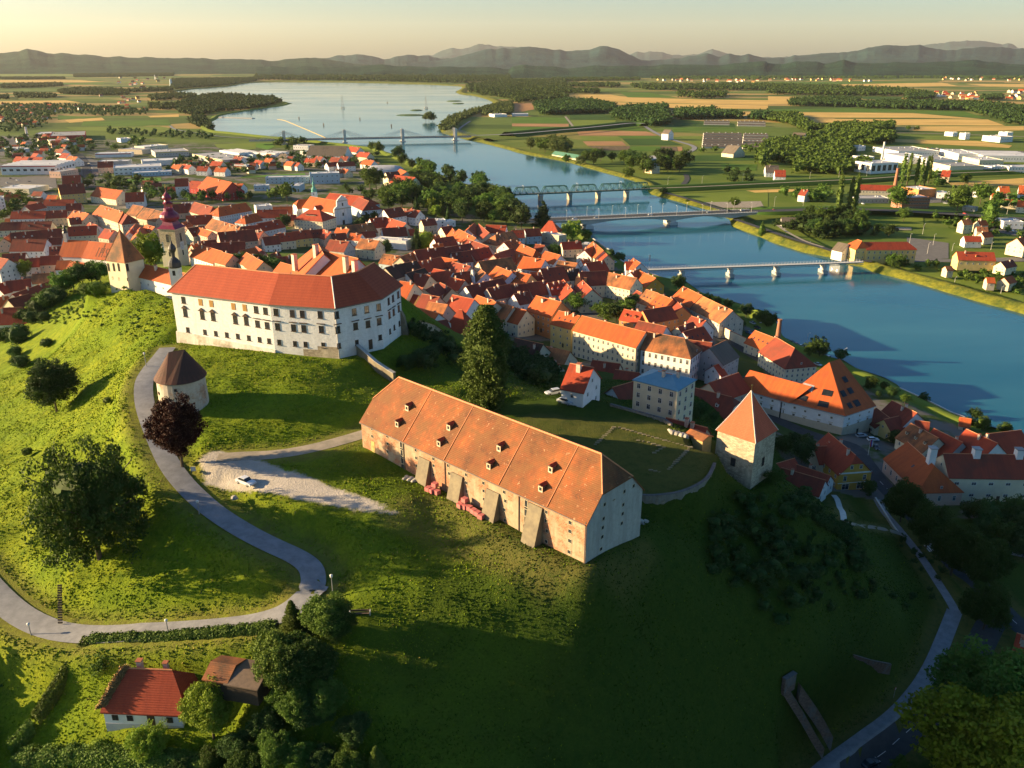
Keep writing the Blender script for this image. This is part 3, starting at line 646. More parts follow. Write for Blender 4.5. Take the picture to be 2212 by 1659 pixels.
hills('hills',AX('A2',[(1300,150),(1480,130),(1600,100),(1700,72),(1850,60),(1950,34),(2100,45),(2212,66)])+AX('A3',[(50,54),(200,90),(500,150),(1000,125),(1130,105),(1250,98),(1400,120),(1540,132),(1640,105),(1730,88),(1860,118),(2000,170)])+AX('A4',[(1200,80),(1380,40),(1550,12),(1750,0),(1950,10),(2100,40),(2212,70)])+[(2300,110),(2800,115)],30000,4000, 'hill_far',seed=4)
hills('hills',AX('A2',[(0,235),(400,215),(800,240),(1100,215),(1400,225),(1700,232),(2000,232),(2212,240)])+AX('A3',[(0,220),(100,205),(200,225),(500,240),(700,225),(900,222),(1100,215),(1300,205),(1500,215),(1800,220),(2000,200),(2212,185)])+AX('A4',[(0,200),(120,205),(250,185),(500,200),(660,160),(760,185),(1000,195),(1200,200),(1330,190),(1600,175),(1800,175),(1900,195),(2212,220)])+[(2300,140),(2700,150)],9600,2000, 'hill_wood',amp=.3,seed=5)
# haze: one closed box of even pale air
def haze():
 m=bpy.data.materials.new('haze'); m.use_nodes=True; t=m.node_tree; t.nodes.remove(t.nodes['Principled BSDF'])
 pv=nn(t, 'ShaderNodeVolumePrincipled'); pv.inputs['Density'].default_value=0.000010; pv.inputs['Color'].default_value=(0.95,0.97,1,1); pv.inputs['Anisotropy'].default_value=0.2
 t.links.new(pv.outputs[0],t.nodes['Material Output'].inputs['Volume']); MATS['haze']=m
 b=MB(); b.box(-27000,27000,-400,36000,-6.5,1500, 'haze'); tag(b.build('haze'),kind='stuff')
haze()
# ---------------------------------------------------------------- buildings
def K(x,y): return 345.6+x/4,553+y/4
def G(x,y): return 748.8+x * .26393,806.4+y * .26393
def Q(x,y): return 1497.6+x * .2083,748.8+y * .2083
def zab(b,px,py): return CAMZ+ray(px,py)[2]*b.y/ray(px,py)[1]
_wc = {}
def winmesh(w,h,frame,style='cross',sill=False):
 k=(round(w,2),round(h,2),frame,style,sill)
 if k in _wc: return _wc[k]
 f=0.09 if w > .8 else 0.06; a=MB(); x,z=w/2,h/2; d=0.07
 for q in ((-x,x,-z,-z+f),(-x,x,z-f,z),(-x,-x+f,-z+f,z-f),(x-f,x,-z+f,z-f)): a.box(q[0],q[1],-d,.02,q[2],q[3],frame)
 if style in ('cross', 'bar'): a.box(-.03,.03,-d * .7,0,-z+f,z-f,frame)
 if style == 'cross': a.box(-x+f,x-f,-d * .6,0,z * .3 - .03,z * .3 + .03,frame)
 if sill: a.box(-x - .12,x + .12,-.2,.02,-z - .14,-z,frame)
 b=MB(); b.box(-x+f,x-f,-.025,.01,-z+f,z-f, 'glass_dark')
 c=MB(); c.v,c.f,c.m,c.uv,c.mats=list(a.v),list(a.f),list(a.m),list(a.uv),list(a.mats); c.box(-x+f,x-f,-.025,.01,-z+f,z-f, 'glass_dark')
 _wc[k]=(a.mesh('window'),b.mesh('pane'),c.mesh('window')); return _wc[k]
def shutmesh(w,h):
 k=('sh',w,h)
 if k not in _wc:
  a=MB(); a.box(-w/2,-.02,-.07,.02,-h/2,h/2, 'shutter'); a.box(.02,w/2,-.07,.02,-h/2,h/2, 'shutter')
  for z in (-.25,.05,.35): a.box(-w/2 + .1,w/2 - .1,-.09,-.06,z*h,z*h + .12, 'shutter')
  _wc[k]=a.mesh('shutter')
 return _wc[k]
class Bld:
 """a thing: Empty at its base; parts are given in its local frame"""
 def __init__(s,name,label,cat,loc,rz=0.0,group=None):
  s.e=thing(name,label,cat,loc,rz,group); s.M=Matrix.Translation(loc)@Matrix.Rotation(rz,4, 'Z'); s.I=s.M.inverted()
 def L(s,p): return s.I@Vector(p)
 def part(s,name,mb,parent=None,smooth=False,label=None):
  o=mb.build(name,parent or s.e,smooth)
  if label: o['label']=label
  return o
 def window(s,p,n,w,h,frame='frame_white',style='cross',sill=False,pane=True,name='window'):
  """p local centre on the wall, n local outward normal"""
  a,b,c=winmesh(w,h,frame,style,sill); o=link(name,a if pane else c,s.e,p); rz=math.atan2(n[1],n[0])+math.pi/2
  o.rotation_euler=(0,0,rz)
  if pane: link('pane',b,o)
  return o
NWIN=[0]
def roof_mb(L,W,z,r,f0,f1,mat,ov=.35,ove=.3,th=.22,wallmat='plaster_white'):
 """hipped / half-hipped / gabled roof along local x; returns roof mesh and the gable outlines"""
 hw=W/2+ov; rr=r*hw/(W/2); zt=z+r; ze=zt-rr; x0,x1=-L/2-ove,L/2+ove
 def end(xe,f,sgn):
  e=f*hw * .85
  return Vector((xe-sgn*e,0,zt)),[Vector((xe,-f*hw,zt-f*rr)),Vector((xe,f*hw,zt-f*rr))]
 A0,(a0,b0)=end(x0,f0,-1); A1,(a1,b1)=end(x1,f1,1)
 mb=MB()
 for dz,flip in ((0,False),(-th,True)):
  D=Vector((0,0,dz)); fs=[]
  c=[Vector((x0,-hw,ze)),Vector((x1,-hw,ze)),Vector((x1,hw,ze)),Vector((x0,hw,ze))]
  s_=[c[0],c[1]]+([a1] if 0<f1<1 else [])+[A1,A0]+([a0] if 0<f0<1 else [])
  n_=[c[2],c[3]]+([b0] if 0<f0<1 else [])+[A0,A1]+([b1] if 0<f1<1 else [])
  fs+=[s_,n_]
  if f0>0: fs.append([b0,a0,A0] if f0<1 else [c[3],c[0],A0])
  if f1>0: fs.append([a1,b1,A1] if f1<1 else [c[1],c[2],A1])
  for q in fs: q=[p+D for p in q]; mb.face(q[::-1] if flip else q,mat)
 out=[c[0],c[1]]+([a1] if 0<f1<1 else [])+([] if f1 >= 1 else ([A1] if f1==0 else []))+([b1] if 0<f1<1 else [])+[c[2],c[3]]+([b0] if 0<f0<1 else [])+([A0] if f0==0 else [])+([a0] if 0<f0<1 else [])
 D=Vector((0,0,-th)); n=len(out)
 for i in range(n): p,q=out[i],out[(i+1) % n]; mb.face([p+D,q+D,q,p],mat)
 return mb,(A0,A1,a0,b0,a1,b1,c)
def walls_mb(L,W,zb,z,r,f0,f1,mat,th=.22):
 x,y=L/2,W/2; mb=MB(); e = .12; zz=z-th * .6
 def end(sx,f):
  k=max(0,1-f); zt=zz+(r)*k * .985
  if f >= 1: return [Vector((sx*x,-y,zz)),Vector((sx*x,y,zz))]
  return [Vector((sx*x,-y,zz)),Vector((sx*x,-f*y,zt)),Vector((sx*x,f*y,zt)),Vector((sx*x,y,zz))]
 mb.face([(-x,-y,zb),(x,-y,zb),(x,-y,zz),(-x,-y,zz)],mat); mb.face([(x,y,zb),(-x,y,zb),(-x,y,zz),(x,y,zz)],mat)
 mb.face([(x,-y,zb),(x,y,zb)]+end(1,f1)[::-1],mat); mb.face([(-x,y,zb),(-x,-y,zb)]+end(-1,f0),mat)
 return mb
def chimney(B,roof,x,y,zr,hgt=1.6,s=.8,mat='chimney_plaster'):
 a=MB(); a.box(x-s/2,x+s/2,y-s/2,y+s/2,zr-1.6,zr+hgt,mat); a.box(x-s/2 - .1,x+s/2 + .1,y-s/2 - .1,y+s/2 + .1,zr+hgt,zr+hgt + .14, 'chimney_cap')
 return B.part('chimney',a,roof)
def side_windows(B,W,L,h,nf,sp,sides,frame,ww,wh,z0=1.6,sill=False,f=(0,0),style='cross',door=False,gablewin=0,r=0,skip=None,pane=True):
 """rows of windows on chosen sides s(outh) n e w"""
 for sd_ in sides:
  ln=L if sd_ in 'sn' else W
  n=max(1,int((ln-1.2)/sp)); fh=(h - .4)/nf
  for k in range(nf):
   for i in range(n):
    u=-ln/2+ln*(i + .5)/n; zc=k*fh+fh * .55
    if skip and (sd_,k,i) in skip: continue
    if sd_ == 's': p,nrm=(u,-W/2,zc),(0,-1)
    elif sd_ == 'n': p,nrm=(u,W/2,zc),(0,1)
    elif sd_ == 'e': p,nrm=(L/2,u,zc),(1,0)
    else: p,nrm=(-L/2,u,zc),(-1,0)
    B.window(p,nrm,ww,min(wh,fh * .72),frame,style,sill,pane); NWIN[0]+=1
  if gablewin and sd_ in 'ew' and r>2.5:
   x=L/2 if sd_ == 'e' else -L/2
   for u in ((0,) if gablewin==1 else (-1.1,1.1)): B.window((x,u,h+r * .25),(1 if sd_ == 'e' else -1,0),.8,1.0,frame, 'bar',pane=pane)
 if door:
  a=MB(); a.box(-.55,.55,-.06,.02,-1.05,1.05, 'door_dark'); o=B.part('door',a); o.location=(L * .12,-W/2,1.05)
def house(p1,p2,w,h,roof='tile_red',wall='white',zg=None,r=None,f=(0,0),nf=None,sp=3.2,ch=1,label='',group=None,name='house',cat='house',frame='frame_white',sides=None,dorm=0,ww=.95,wh=1.35,ov=.35,sky=0,ext=(0,0),ridge=True,zdrop=2.5,B_out=None,gw=1,chs=.8,door=True,sill=False,pane=False,style='cross'):
 if zg is None: w *= 1.1; ext=(ext[0] + .6,ext[1] + .6)
 r=r if r is not None else w * .42
 if zg is None:
  z=8.0
  for _ in range(3):
   a=atz(*p1,z+h+r); b=atz(*p2,z+h+r); m=(a+b)/2; z=max(h1(m.x,m.y),.3)
  zg=z
 zt=zg+h+r; a=atz(*p1,zt); b=atz(*p2,zt)
 if (a.x>b.x) : a,b=b,a; f=(f[1],f[0]); ext=(ext[1],ext[0])
 d=(b-a).normalized(); hip=(w/2+ov) * .85
 a2=a-d*(f[0]*hip - .3+ext[0]); b2=b+d*(f[1]*hip - .3+ext[1])
 L=(b2-a2).length; c=(a2+b2)/2; rz=math.atan2(d.y,d.x)
 B=Bld(name,label,cat,(c.x,c.y,zg),rz,group)
 B.part('wall',walls_mb(L,w,-zdrop,h,r,f[0],f[1], 'plaster_' + wall))
 mb,g=roof_mb(L,w,h,r,f[0],f[1],roof,ov)
 ro=B.part('roof',mb)
 if ridge:
  rb=MB(); rb.tube(g[0]+Vector((0,0,.02)),g[1]+Vector((0,0,.02)),.13,.13, 'ridge_tile',5)
  B.part('ridge',rb,ro)
 nf=nf or max(1,int(h/2.9))
 if sides is None:
  sides = ''
  tc=Vector((-c.x,-c.y,0)).normalized(); ux=Vector((d.x,d.y,0)); uy=Vector((-d.y,d.x,0))
  if -uy.dot(tc) > .05: sides += 's'
  if uy.dot(tc) > .05: sides += 'n'
  if ux.dot(tc) > .12 : sides += 'e'
  if -ux.dot(tc) > .12 : sides += 'w'
 side_windows(B,w,L,h,nf,sp,sides,frame,ww,wh,f=f,door=door and 's' in sides,gablewin=gw if min(f) < .5 else 0,r=r,pane=pane,sill=sill,style=style)
 rs=random.Random(int(c.x*7+c.y*13))
 if label and zg<20 and ch==1 and name == 'house' and h>4: ch=rs.choice((1,1,2,3)); sky=sky or rs.choice((0,0,2,3))
 for k in range(ch):
  x=(rs.random() - .5)*L * .7; y=rs.choice((-1,1))*w*(.05 + .1*rs.random()); chimney(B,ro,x,y,h+r*(1-abs(y)/(w/2)),1.3+rs.random() * .8,chs)
 for k in range(dorm):
  x=(-.5+(k + .5)/dorm)*(L-2*hip*max(f)) ; yy=-w * .27; z0=h+r * .42; q=MB()
  q.box(x - .55,x + .55,yy - .5,yy+1.2,z0 - .4,z0 + .75, 'plaster_' + wall)
  q.face([(x - .75,yy - .7,z0 + .72),(x,yy - .7,z0+1.3),(x,yy+2.0,z0+1.3),(x - .75,yy+1.5,z0 + .72)][::-1],roof); q.face([(x + .75,yy - .7,z0 + .72),(x,yy - .7,z0+1.3),(x,yy+2.0,z0+1.3),(x + .75,yy+1.5,z0 + .72)],roof)
  q.box(x - .3,x + .3,yy - .53,yy - .4,z0 - .05,z0 + .6, 'glass_dark'); B.part('dormer',q,ro)
 for k in range(sky):
  x=(-.5+(k + .5)/sky)*L * .8; q=MB(); n=Vector((0,-r,w/2)).normalized(); u=Vector((0,w/2,r)).normalized(); c0=Vector((x,-w * .25,h+r * .5))+n * .06; e=Vector((.4,0,0))
  q.face([c0-e-u * .6,c0+e-u * .6,c0+e+u * .6,c0-e+u * .6], 'glass_dark'); q.face([c0-e-u * .6-n * .1,c0+e-u * .6-n * .1,c0+e-u * .6,c0-e-u * .6], 'flat_grey'); B.part('skylight',q,ro)
 B.dim=(L,w,h,r,ro,g); return B
def flat(p1,p2,dep,h,wall='white',roof='flat_grey',zg=None,nf=1,sp=4.0,label='',group=None,name='building',cat='building',frame='frame_white',ww=1.4,wh=1.4,sheds=0,band=None,zdrop=1.5,sides=None,vents=3,pane=False,par=.5):
 if zg is None:
  z=1.0
  for _ in range(2): a=atz(*p1,z+h); b=atz(*p2,z+h); m=(a+b)/2; z=max(h1(m.x,m.y),0)
  zg=z
 a=atz(*p1,zg+h); b=atz(*p2,zg+h)
 if a.x>b.x: a,b=b,a
 d=(b-a).normalized(); nrm=Vector((-d.y,d.x,0)); L=(b-a).length; c=(a+b)/2+nrm*dep/2; rz=math.atan2(d.y,d.x)
 B=Bld(name,label,cat,(c.x,c.y,zg),rz,group); m=MB(); x,y=L/2,dep/2
 m.box(-x,x,-y,y,-zdrop,h, 'plaster_' + wall,top=False); m.box(-x,x,-y - .02,-y + .3,h,h+par, 'plaster_' + wall); m.box(-x,x,y - .3,y + .02,h,h+par, 'plaster_' + wall)
 m.box(-x - .02,-x + .3,-y + .31,y - .31,h,h+par, 'plaster_' + wall); m.box(x - .3,x + .02,-y + .31,y - .31,h,h+par, 'plaster_' + wall); B.part('wall',m)
 q=MB(); q.face([(-x,-y,h),(x,-y,h),(x,y,h),(-x,y,h)],roof)
 ro=B.part('roof',q)
 for k in range(sheds):
  s=MB(); y0=-y+dep*(k + .1)/sheds; y1=-y+dep*(k + .85)/sheds
  s.face([(-x + .5,y0,h + .1),(x - .5,y0,h + .1),(x - .5,y1,h+1.2),(-x + .5,y1,h+1.2)], 'flat_white'); s.face([(x - .5,y1,h),(-x + .5,y1,h),(-x + .5,y1,h+1.2),(x - .5,y1,h+1.2)], 'flat_grey'); B.part('skylight',s,ro)
 rs=random.Random(int(c.x*3+c.y))
 for k in range(vents):
  s=MB(); vx=(rs.random() - .5)*L * .8; vy=(rs.random() - .5)*dep * .7; sz = .5+rs.random()*1.4; s.box(vx-sz,vx+sz,vy-sz * .7,vy+sz * .7,h - .1,h + .6+rs.random(), 'flat_white'); B.part('vent',s,ro)
 if band: s=MB(); s.box(-x + .3,x - .3,-y - .12,-y + .02,h-1.4,h - .2, 'plaster_' + band); B.part('fascia',s)
 if sides is None:
  tc=Vector((-c.x,-c.y,0)).normalized(); sides = 's' + ('e' if Vector((d.x,d.y,0)).dot(tc) > .12 else '')+('w' if -Vector((d.x,d.y,0)).dot(tc) > .12 else '')
 if nf: side_windows(B,dep,L,h,nf,sp,sides,frame,ww,wh,style='bar',pane=pane)
 B.dim=(L,dep,h,0,ro,None); return B
def worldpart(B,name,mb,parent=None,smooth=False):
 mb.v=[tuple(B.I@Vector(p)) for p in mb.v]; return B.part(name,mb,parent,smooth)
# ---------------- the white castle
CE=[atz(*K(x,y),89.3) for x,y in ((60,310),(940,420),(1515,455),(1920,370),(2100,250))]
CR=[atz(*K(x,y),96.0) for x,y in ((310,72),(1030,150),(1480,176),(1700,138),(1850,56))]
CR[0]=CE[0]+(CR[0]-CE[0]); CB=[2*CR[i]-CE[i] for i in range(5)]
for q in CB: q.z=89.3
CB[4]=CR[4]+(CR[4]-CE[4]) * .8; CB[4].z=89.3; CB[3]=(CB[2]+CB[4])/2+Vector((-2,1,0)); CB[3].z=89.3
C0=Vector((-62,219,76)); B=Bld('castle', 'long white castle with a bent red roof on the hilltop', 'castle',C0)
m=MB()
for i in range(4):
 m.face([CE[i],CE[i+1],CR[i+1],CR[i]], 'tile_castle'); m.face([CB[i+1],CB[i],CR[i],CR[i+1]], 'tile_castle')
m.face([CE[4],CB[4],CR[4]], 'tile_castle'); m.face([CB[0],CE[0],CR[0]], 'tile_castle')
lo=Vector((0,0,-.3)); ring=CE+CB[::-1]
for i in range(10): p,q=ring[i],ring[(i+1) % 10]; m.face([p+lo,q+lo,q,p], 'gutter')
m.face([p+lo for p in ring[::-1]], 'gutter')
croof=worldpart(B, 'roof',m)
m=MB()
for i in range(4): m.tube(CR[i],CR[i+1],.2,.2, 'ridge_tile',5)
m.tube(CR[2],CE[2],.17,.17, 'ridge_white',5); m.tube(CR[0],CE[0],.15,.15, 'ridge_tile',5); worldpart(B, 'ridge',m,croof)
def inset(ring,d):
 n=len(ring); out=[]; cx=sum(p.x for p in ring)/n; cy=sum(p.y for p in ring)/n
 for i in range(n):
  a,b,c=ring[i-1],ring[i],ring[(i+1) % n]; n1=(b-a); n1=Vector((-n1.y,n1.x,0)).normalized(); n2=(c-b); n2=Vector((-n2.y,n2.x,0)).normalized(); k=(n1+n2); k=k/max(k.dot(n1),.3); out.append(b+k*d)
 return out
CW=inset(ring,.55); m=MB()
for i in range(10):
 p,q=CW[i],CW[(i+1) % 10]; zb=70
 m.face([Vector((p.x,p.y,zb)),Vector((q.x,q.y,zb)),Vector((q.x,q.y,89.1)),Vector((p.x,p.y,89.1))], 'wall_castle')
cw=worldpart(B, 'wall',m)
def onface(px,py,A,Bp,out=0.0):
 """where the picture ray meets the upright plane through A-B"""
 d=Vector(ray(px,py)); o=Vector((0,0,CAMZ)); u=(Bp-A); u.z=0; u.normalize(); n=Vector((u.y,-u.x,0))
 if n.dot(Vector((-A.x,-A.y,0)))<0: n=-n
 t=(A+n*out-o).dot(n)/d.dot(n); return o+d*t,n
def cwin(kx,ky,w,h,frame='frame_brown',style='cross',ped=0,sh=False):
 i=0 if kx<955 else 1 if kx<1505 else 2 if kx<1925 else 3
 p,n=onface(*K(kx,ky),CW[i],CW[i+1])
 if sh: o=link('shutter',shutmesh(w,h),B.e,B.I@p); o.rotation_euler=(0,0,math.atan2(n.y,n.x)+math.pi/2); return
 o=B.window(B.I@p,n,w,h,frame,style,True)
 if ped:
  k=('ped',ped)
  if k not in _wc:
   q=MB(); z=h/2 + .25
   if ped==1: q.prism([(-.95,-.3,z),(.95,-.3,z),(0,-.3,z + .75)],[(-.95,.0,z),(.95,.0,z),(0,.0,z + .75)], 'frame_brown',bot=True); q.box(-1.05,1.05,-.35,0,z - .14,z, 'frame_brown')
   else: q.box(-1.15,1.15,-.32,0,z + .25,z + .42, 'frame_brown')
   _wc[k]=q.mesh('pediment' if ped==1 else 'cornice')
  link('pediment' if ped==1 else 'cornice',_wc[k],o)
for i,(x,y) in enumerate([(202,380),(350,400),(443,412),(634,436),(732,448),(829,462),(910,474),(1002,484),(1143,496),(1230,502),(1384,507),(1526,509),(1678,482),(1785,461),(1889,441),(1975,390),(2012,365),(2057,333)]): cwin(x,y,1.35,1.9,sh=1 <= i <= 4)
for i,(x,y) in enumerate([(218,490),(365,512),(458,524),(650,550),(745,562),(842,586),(925,600),(1016,609),(1155,620),(1243,627),(1395,633),(1536,636),(1690,606),(1797,587),(1894,564),(1982,509),(2018,484),(2062,452)]): cwin(x,y,1.4,2.3 if i<5 else 1.9,ped=1 if i<5 else 2)
for x,y in [(240,637),(388,657),(482,669),(577,681),(672,693),(767,707),(860,721),(942,734),(1031,745),(1167,757),(1258,763),(1411,770),(1546,775),(1701,747),(1902,702),(1987,650),(2024,616),(2068,582)]: cwin(x,y,1.1,1.45)
for x,y in [(263,768),(415,795),(593,820),(688,833),(785,848)]: cwin(x,y,.8,.7)
p,n=onface(*K(1820,763),CW[2],CW[3]); m=MB(); m.box(-.6,.6,-.08,.05,-1.4,1.4, 'door_dark'); o=B.part('door',m); o.location=B.I@p; o.rotation_euler=(0,0,math.atan2(n.y,n.x)+math.pi/2)
m=MB(); t0=77.7; t1=76.3; A_,B_=CW[0],CW[1]; u=(B_-A_).normalized(); n_=Vector((u.y,-u.x,0)); A2,B2=A_-u * .3,B_+u * .2
m.face([A2*Vector((1,1,0))+n_*1.0+Vector((0,0,68)) if False else Vector((A2.x,A2.y,68))+n_*1.1,Vector((B2.x,B2.y,68))+n_*1.1,Vector((B2.x,B2.y,t1))+n_ * .25,Vector((A2.x,A2.y,t0))+n_ * .25], 'wall_castle_base')
m.face([Vector((A2.x,A2.y,t0))+n_ * .25,Vector((B2.x,B2.y,t1))+n_ * .25,Vector((B2.x,B2.y,t1 + .1)),Vector((A2.x,A2.y,t0 + .1))], 'wall_castle_base')
m.face([Vector((A2.x,A2.y,t0)) ,Vector((A2.x,A2.y,68)),Vector((A2.x,A2.y,68))+n_*1.1,Vector((A2.x,A2.y,t0))+n_ * .25][::-1], 'wall_castle_base')
worldpart(B, 'plinth',m)
m=MB(); A_,B_=CW[1],CW[2]; u=(B_-A_).normalized(); n_=Vector((u.y,-u.x,0)); L_=(B_-A_).length
for s0,s1,zt in ((.45,.72,77.3),(.68,1.01,78.4)):
 a,b=A_+u*L_*s0+n_*(.05 if s0 < .6 else .09),A_+u*L_*s1+n_*(.05 if s0 < .6 else .09); m.face([Vector((a.x,a.y,70)),Vector((b.x,b.y,70)),Vector((b.x,b.y,zt)),Vector((a.x,a.y,zt))], 'wall_stone')
worldpart(B, 'stone_patch',m)
m=MB()
for i in (2,4):
 m=MB(); p=CW[i]+Vector((0,-.12,0)); m.tube((p.x,p.y,72),(p.x,p.y,89.2),.09,.09, 'concrete',5); worldpart(B, 'drainpipe',m)
p=CW[4]; m=MB(); b0=Vector((p.x+3.5,p.y-1.5,66)); m.prism([Vector((p.x - .2,p.y-1.5,66)),b0,Vector((p.x+3.5,p.y+1.5,66)),Vector((p.x - .2,p.y+1.5,66))],[Vector((p.x - .2,p.y-1.2,82)),Vector((p.x + .8,p.y-1.2,80)),Vector((p.x + .8,p.y+1.2,80)),Vector((p.x - .2,p.y+1.2,82))], 'buttress'); worldpart(B, 'buttress',m)
# wings behind the main range
b=house(P('B2',545,462),P('B2',560,490),17,12.5, 'tile_orange', 'white',zg=76,r=7.9,f=(1,0),ext=(3,8),label='short orange roofed castle wing standing at the left behind the white castle',name='castle_wing',cat='castle wing',ch=0,nf=3)
rw=b.dim[4]
b=house(P('B2',575,505),P('B2',1022,606),15.4,12.5, 'tile_orange', 'white',zg=76,r=7.7,f=(0,.0),ext=(0,-7),label='orange roofed castle wing with four tall chimneys behind the white castle',name='castle_wing',cat='castle wing',ch=0,nf=3)
for x,y in ((-15.5,-5.4),(-9,-2),(6.5,-3.2),(11,-3.6)): chimney(b,b.dim[4],x,y,12.5+8.2*(1-abs(y)/8.5),3.4,1.3)
# white wing from the castle to the west tower
b=house(P('B1',1165,606),P('B1',1512,682),7.0,4.8, 'tile_orange', 'white',zg=76,r=3.2,f=(1,0),ext=(0,8),label='low white wing with small square windows between the west tower and the castle',name='castle_wing',cat='castle wing',ch=1,nf=1,sp=3.6,ww=.7,wh=.7,zdrop=7,door=False)
# ---------------- west tower
def quad_tower(e0,e1,e2,ze,zb,apex,wallm,roofm,name,label,cat,bell=0.0,batter=.03,ov=.5,trim='ridge_tile',group=None):
 a,b_,c=[atz(*p,ze) for p in (e0,e1,e2)]; d=a+c-b_; ctr=(a+c)/2; ctr.z=zb
 B=Bld(name,label,cat,ctr,0,group); E=[a,b_,c,d]; ap=Vector((ctr.x,ctr.y,apex)); lv=6
 rings=[]
 for k in range(lv+1):
  t=k/lv; s=(1-t)+(-bell*math.sin(math.pi*t) if bell else 0); z=ze+(apex-ze)*t
  rings.append([Vector((ctr.x+(p.x-ctr.x)*s,ctr.y+(p.y-ctr.y)*s,z)) for p in E])
 m=MB()
 for r0,r1 in zip(rings[:-1],rings[1:]):
  for i in range(4):
   j=(i+1) % 4; q=[r0[i],r0[j],r1[j],r1[i]]
   m.face(q if (r1[i]-r1[j]).length > .01 else q[:3],roofm)
 m.face([p+Vector((0,0,-.05)) for p in E[::-1]],roofm); ro=worldpart(B, 'roof',m)
 m=MB()
 for r0,r1 in zip(rings[:-1],rings[1:]):
  for i in range(4): m.tube(r0[i],r1[i],.13,.13,trim,4)
 worldpart(B, 'ridge',m,ro)
 m=MB(); m.tube(ap,ap+Vector((0,0,1.4)),.07,.03, 'gold'); m.lathe([(.0,1.0),(.22,1.15),(.22,1.35),(0,1.5)], 'gold',8,ap); worldpart(B, 'finial',m,ro)
 w=[ctr+(Vector((p.x,p.y,0))-Vector((ctr.x,ctr.y,0)))*(1-ov/7) for p in E]; tp=[Vector((p.x,p.y,ze)) for p in w]
 bt=[Vector((ctr.x+(p.x-ctr.x)*(1+batter),ctr.y+(p.y-ctr.y)*(1+batter),zb-5)) for p in w]
 m=MB(); m.prism(bt,tp,wallm,cap=False); worldpart(B, 'wall',m); B.w=w; B.ctr=ctr; return B
b=quad_tower(P('B1',905,592),P('B1',1078,616),P('B1',1250,577),86.2,76,96.5, 'plaster_cream', 'tile_old', 'castle_tower', 'cream square tower with a tall pyramid roof left of the castle', 'tower')
def pwin(B,t,x,y,A,C_,w,h,frame='frame_brown',style='cross',arch=False,name='window'):
 p,n=onface(*P(t,x,y),A,C_); o=B.window(B.I@p,n,w,h,frame,style,False,name=name)
 if arch:
  q=MB(); q.prism([(w/2*math.cos(a_),-.07,h/2 - .02+w/2*math.sin(a_)) for a_ in np.linspace(0,math.pi,9)],[(w/2*math.cos(a_),.0,h/2 - .02+w/2*math.sin(a_)) for a_ in np.linspace(0,math.pi,9)], 'glass_dark',bot=True); B.part('arch',q,o)
 return o
for x in (940,985,1027): pwin(b, 'B1',x,655,b.w[0],b.w[1],.95,2.4,arch=True)
pwin(b, 'B1',1102,660,b.w[1],b.w[2],1.0,2.4,arch=True)
for x,y in ((975,743),(1030,752)): pwin(b, 'B1',x,y,b.w[0],b.w[1],.8,1.1)
pwin(b, 'B1',1106,755,b.w[1],b.w[2],.8,1.1)
# small black onion turret by the castle
q=atz(*P('B1',1530,770),83); B=Bld('turret', 'slim white turret with a black onion dome at the castle corner', 'turret',q)
m=MB(); m.box(-1.5,1.5,-1.5,1.5,-7,4.6, 'plaster_white'); B.part('wall',m)
m=MB(); m.lathe([(2.0,4.6),(2.1,5.2),(1.9,6.4),(1.1,7.4),(.55,7.9),(.6,9.2),(.95,9.8),(1.25,10.6),(.95,11.5),(.35,12.3),(.12,13.4),(.03,15.2)], 'onion_black',12); ro=B.part('dome',m,smooth=True); m=MB(); m.box(-.5,.5,-.05,.05,15.0,15.12, 'gold'); m.box(-.06,.06,-.05,.05,14.6,15.6, 'gold'); B.part('cross',m,ro)
B.window((0,-1.5,3),(0,-1),.9,1.6, 'frame_brown')
# ---------------- church tower
a0,a1,a2=[atz(*P('B1',x,y),48) for x,y in ((1357,320),(1508,326),(1596,296))]; s_=10.2
d0=(a1-a0).normalized(); c0=(a0+a1)/2+Vector((-d0.y,d0.x,0))*((a1-a0).length/2); wd=(a1-a0).length; hw=wd/2 - .3
B=Bld('church_tower', 'tall stone church tower with a maroon onion dome and white clock face', 'church tower',(c0.x,c0.y,14),math.atan2(d0.y,d0.x))
m=MB(); m.box(-hw,hw,-hw,hw,-3,22, 'plaster_cream'); m.box(-hw + .1,hw - .1,-hw + .1,hw - .1,22,33.8, 'wall_stone'); m.box(-hw - .35,hw + .35,-hw - .35,hw + .35,33.3,34.1, 'plaster_beige'); B.part('wall',m)
m=MB(); r4=math.pi/4; q2=2 ** .5
m.lathe([((hw + .8)*q2,34.1),((hw * .72)*q2,36.2),(hw * .58*q2,38.4)], 'onion_maroon',4,rot=r4)
m.lathe([(hw * .62,38.2),(hw * .98,39.6),(hw*1.05,41.2),(hw * .95,42.8),(hw * .6,44.6),(hw * .48,45.6),(hw * .55,46.1),(hw * .5,46.6),(hw * .42,46.8)], 'onion_maroon',16)
dome=B.part('dome',m,smooth=False)
m=MB()
for k in range(8): a_=k*math.pi/4 + .39; m.box(-.18,.18,-.18,.18,46.6,49.6, 'onion_maroon',Matrix.Translation((hw * .36*math.cos(a_),hw * .36*math.sin(a_),0)))
B.part('lantern',m,dome)
m=MB(); m.lathe([(hw * .48,49.5),(hw * .5,50.1),(hw * .35,50.8),(hw * .3,51.6),(hw * .46,52.4),(hw * .5,53.4),(hw * .4,54.6),(hw * .2,55.8),(.3,57),(.12,59.5)], 'onion_maroon',14); B.part('small_dome',m,dome)
m=MB(); m.lathe([(0,59.4),(.35,59.7),(.35,60.1),(0,60.4)], 'gold',8); m.box(-.07,.07,-.07,.07,60.4,62, 'gold'); m.box(-.5,.5,-.07,.07,61.2,61.35, 'gold'); B.part('cross',m,dome)
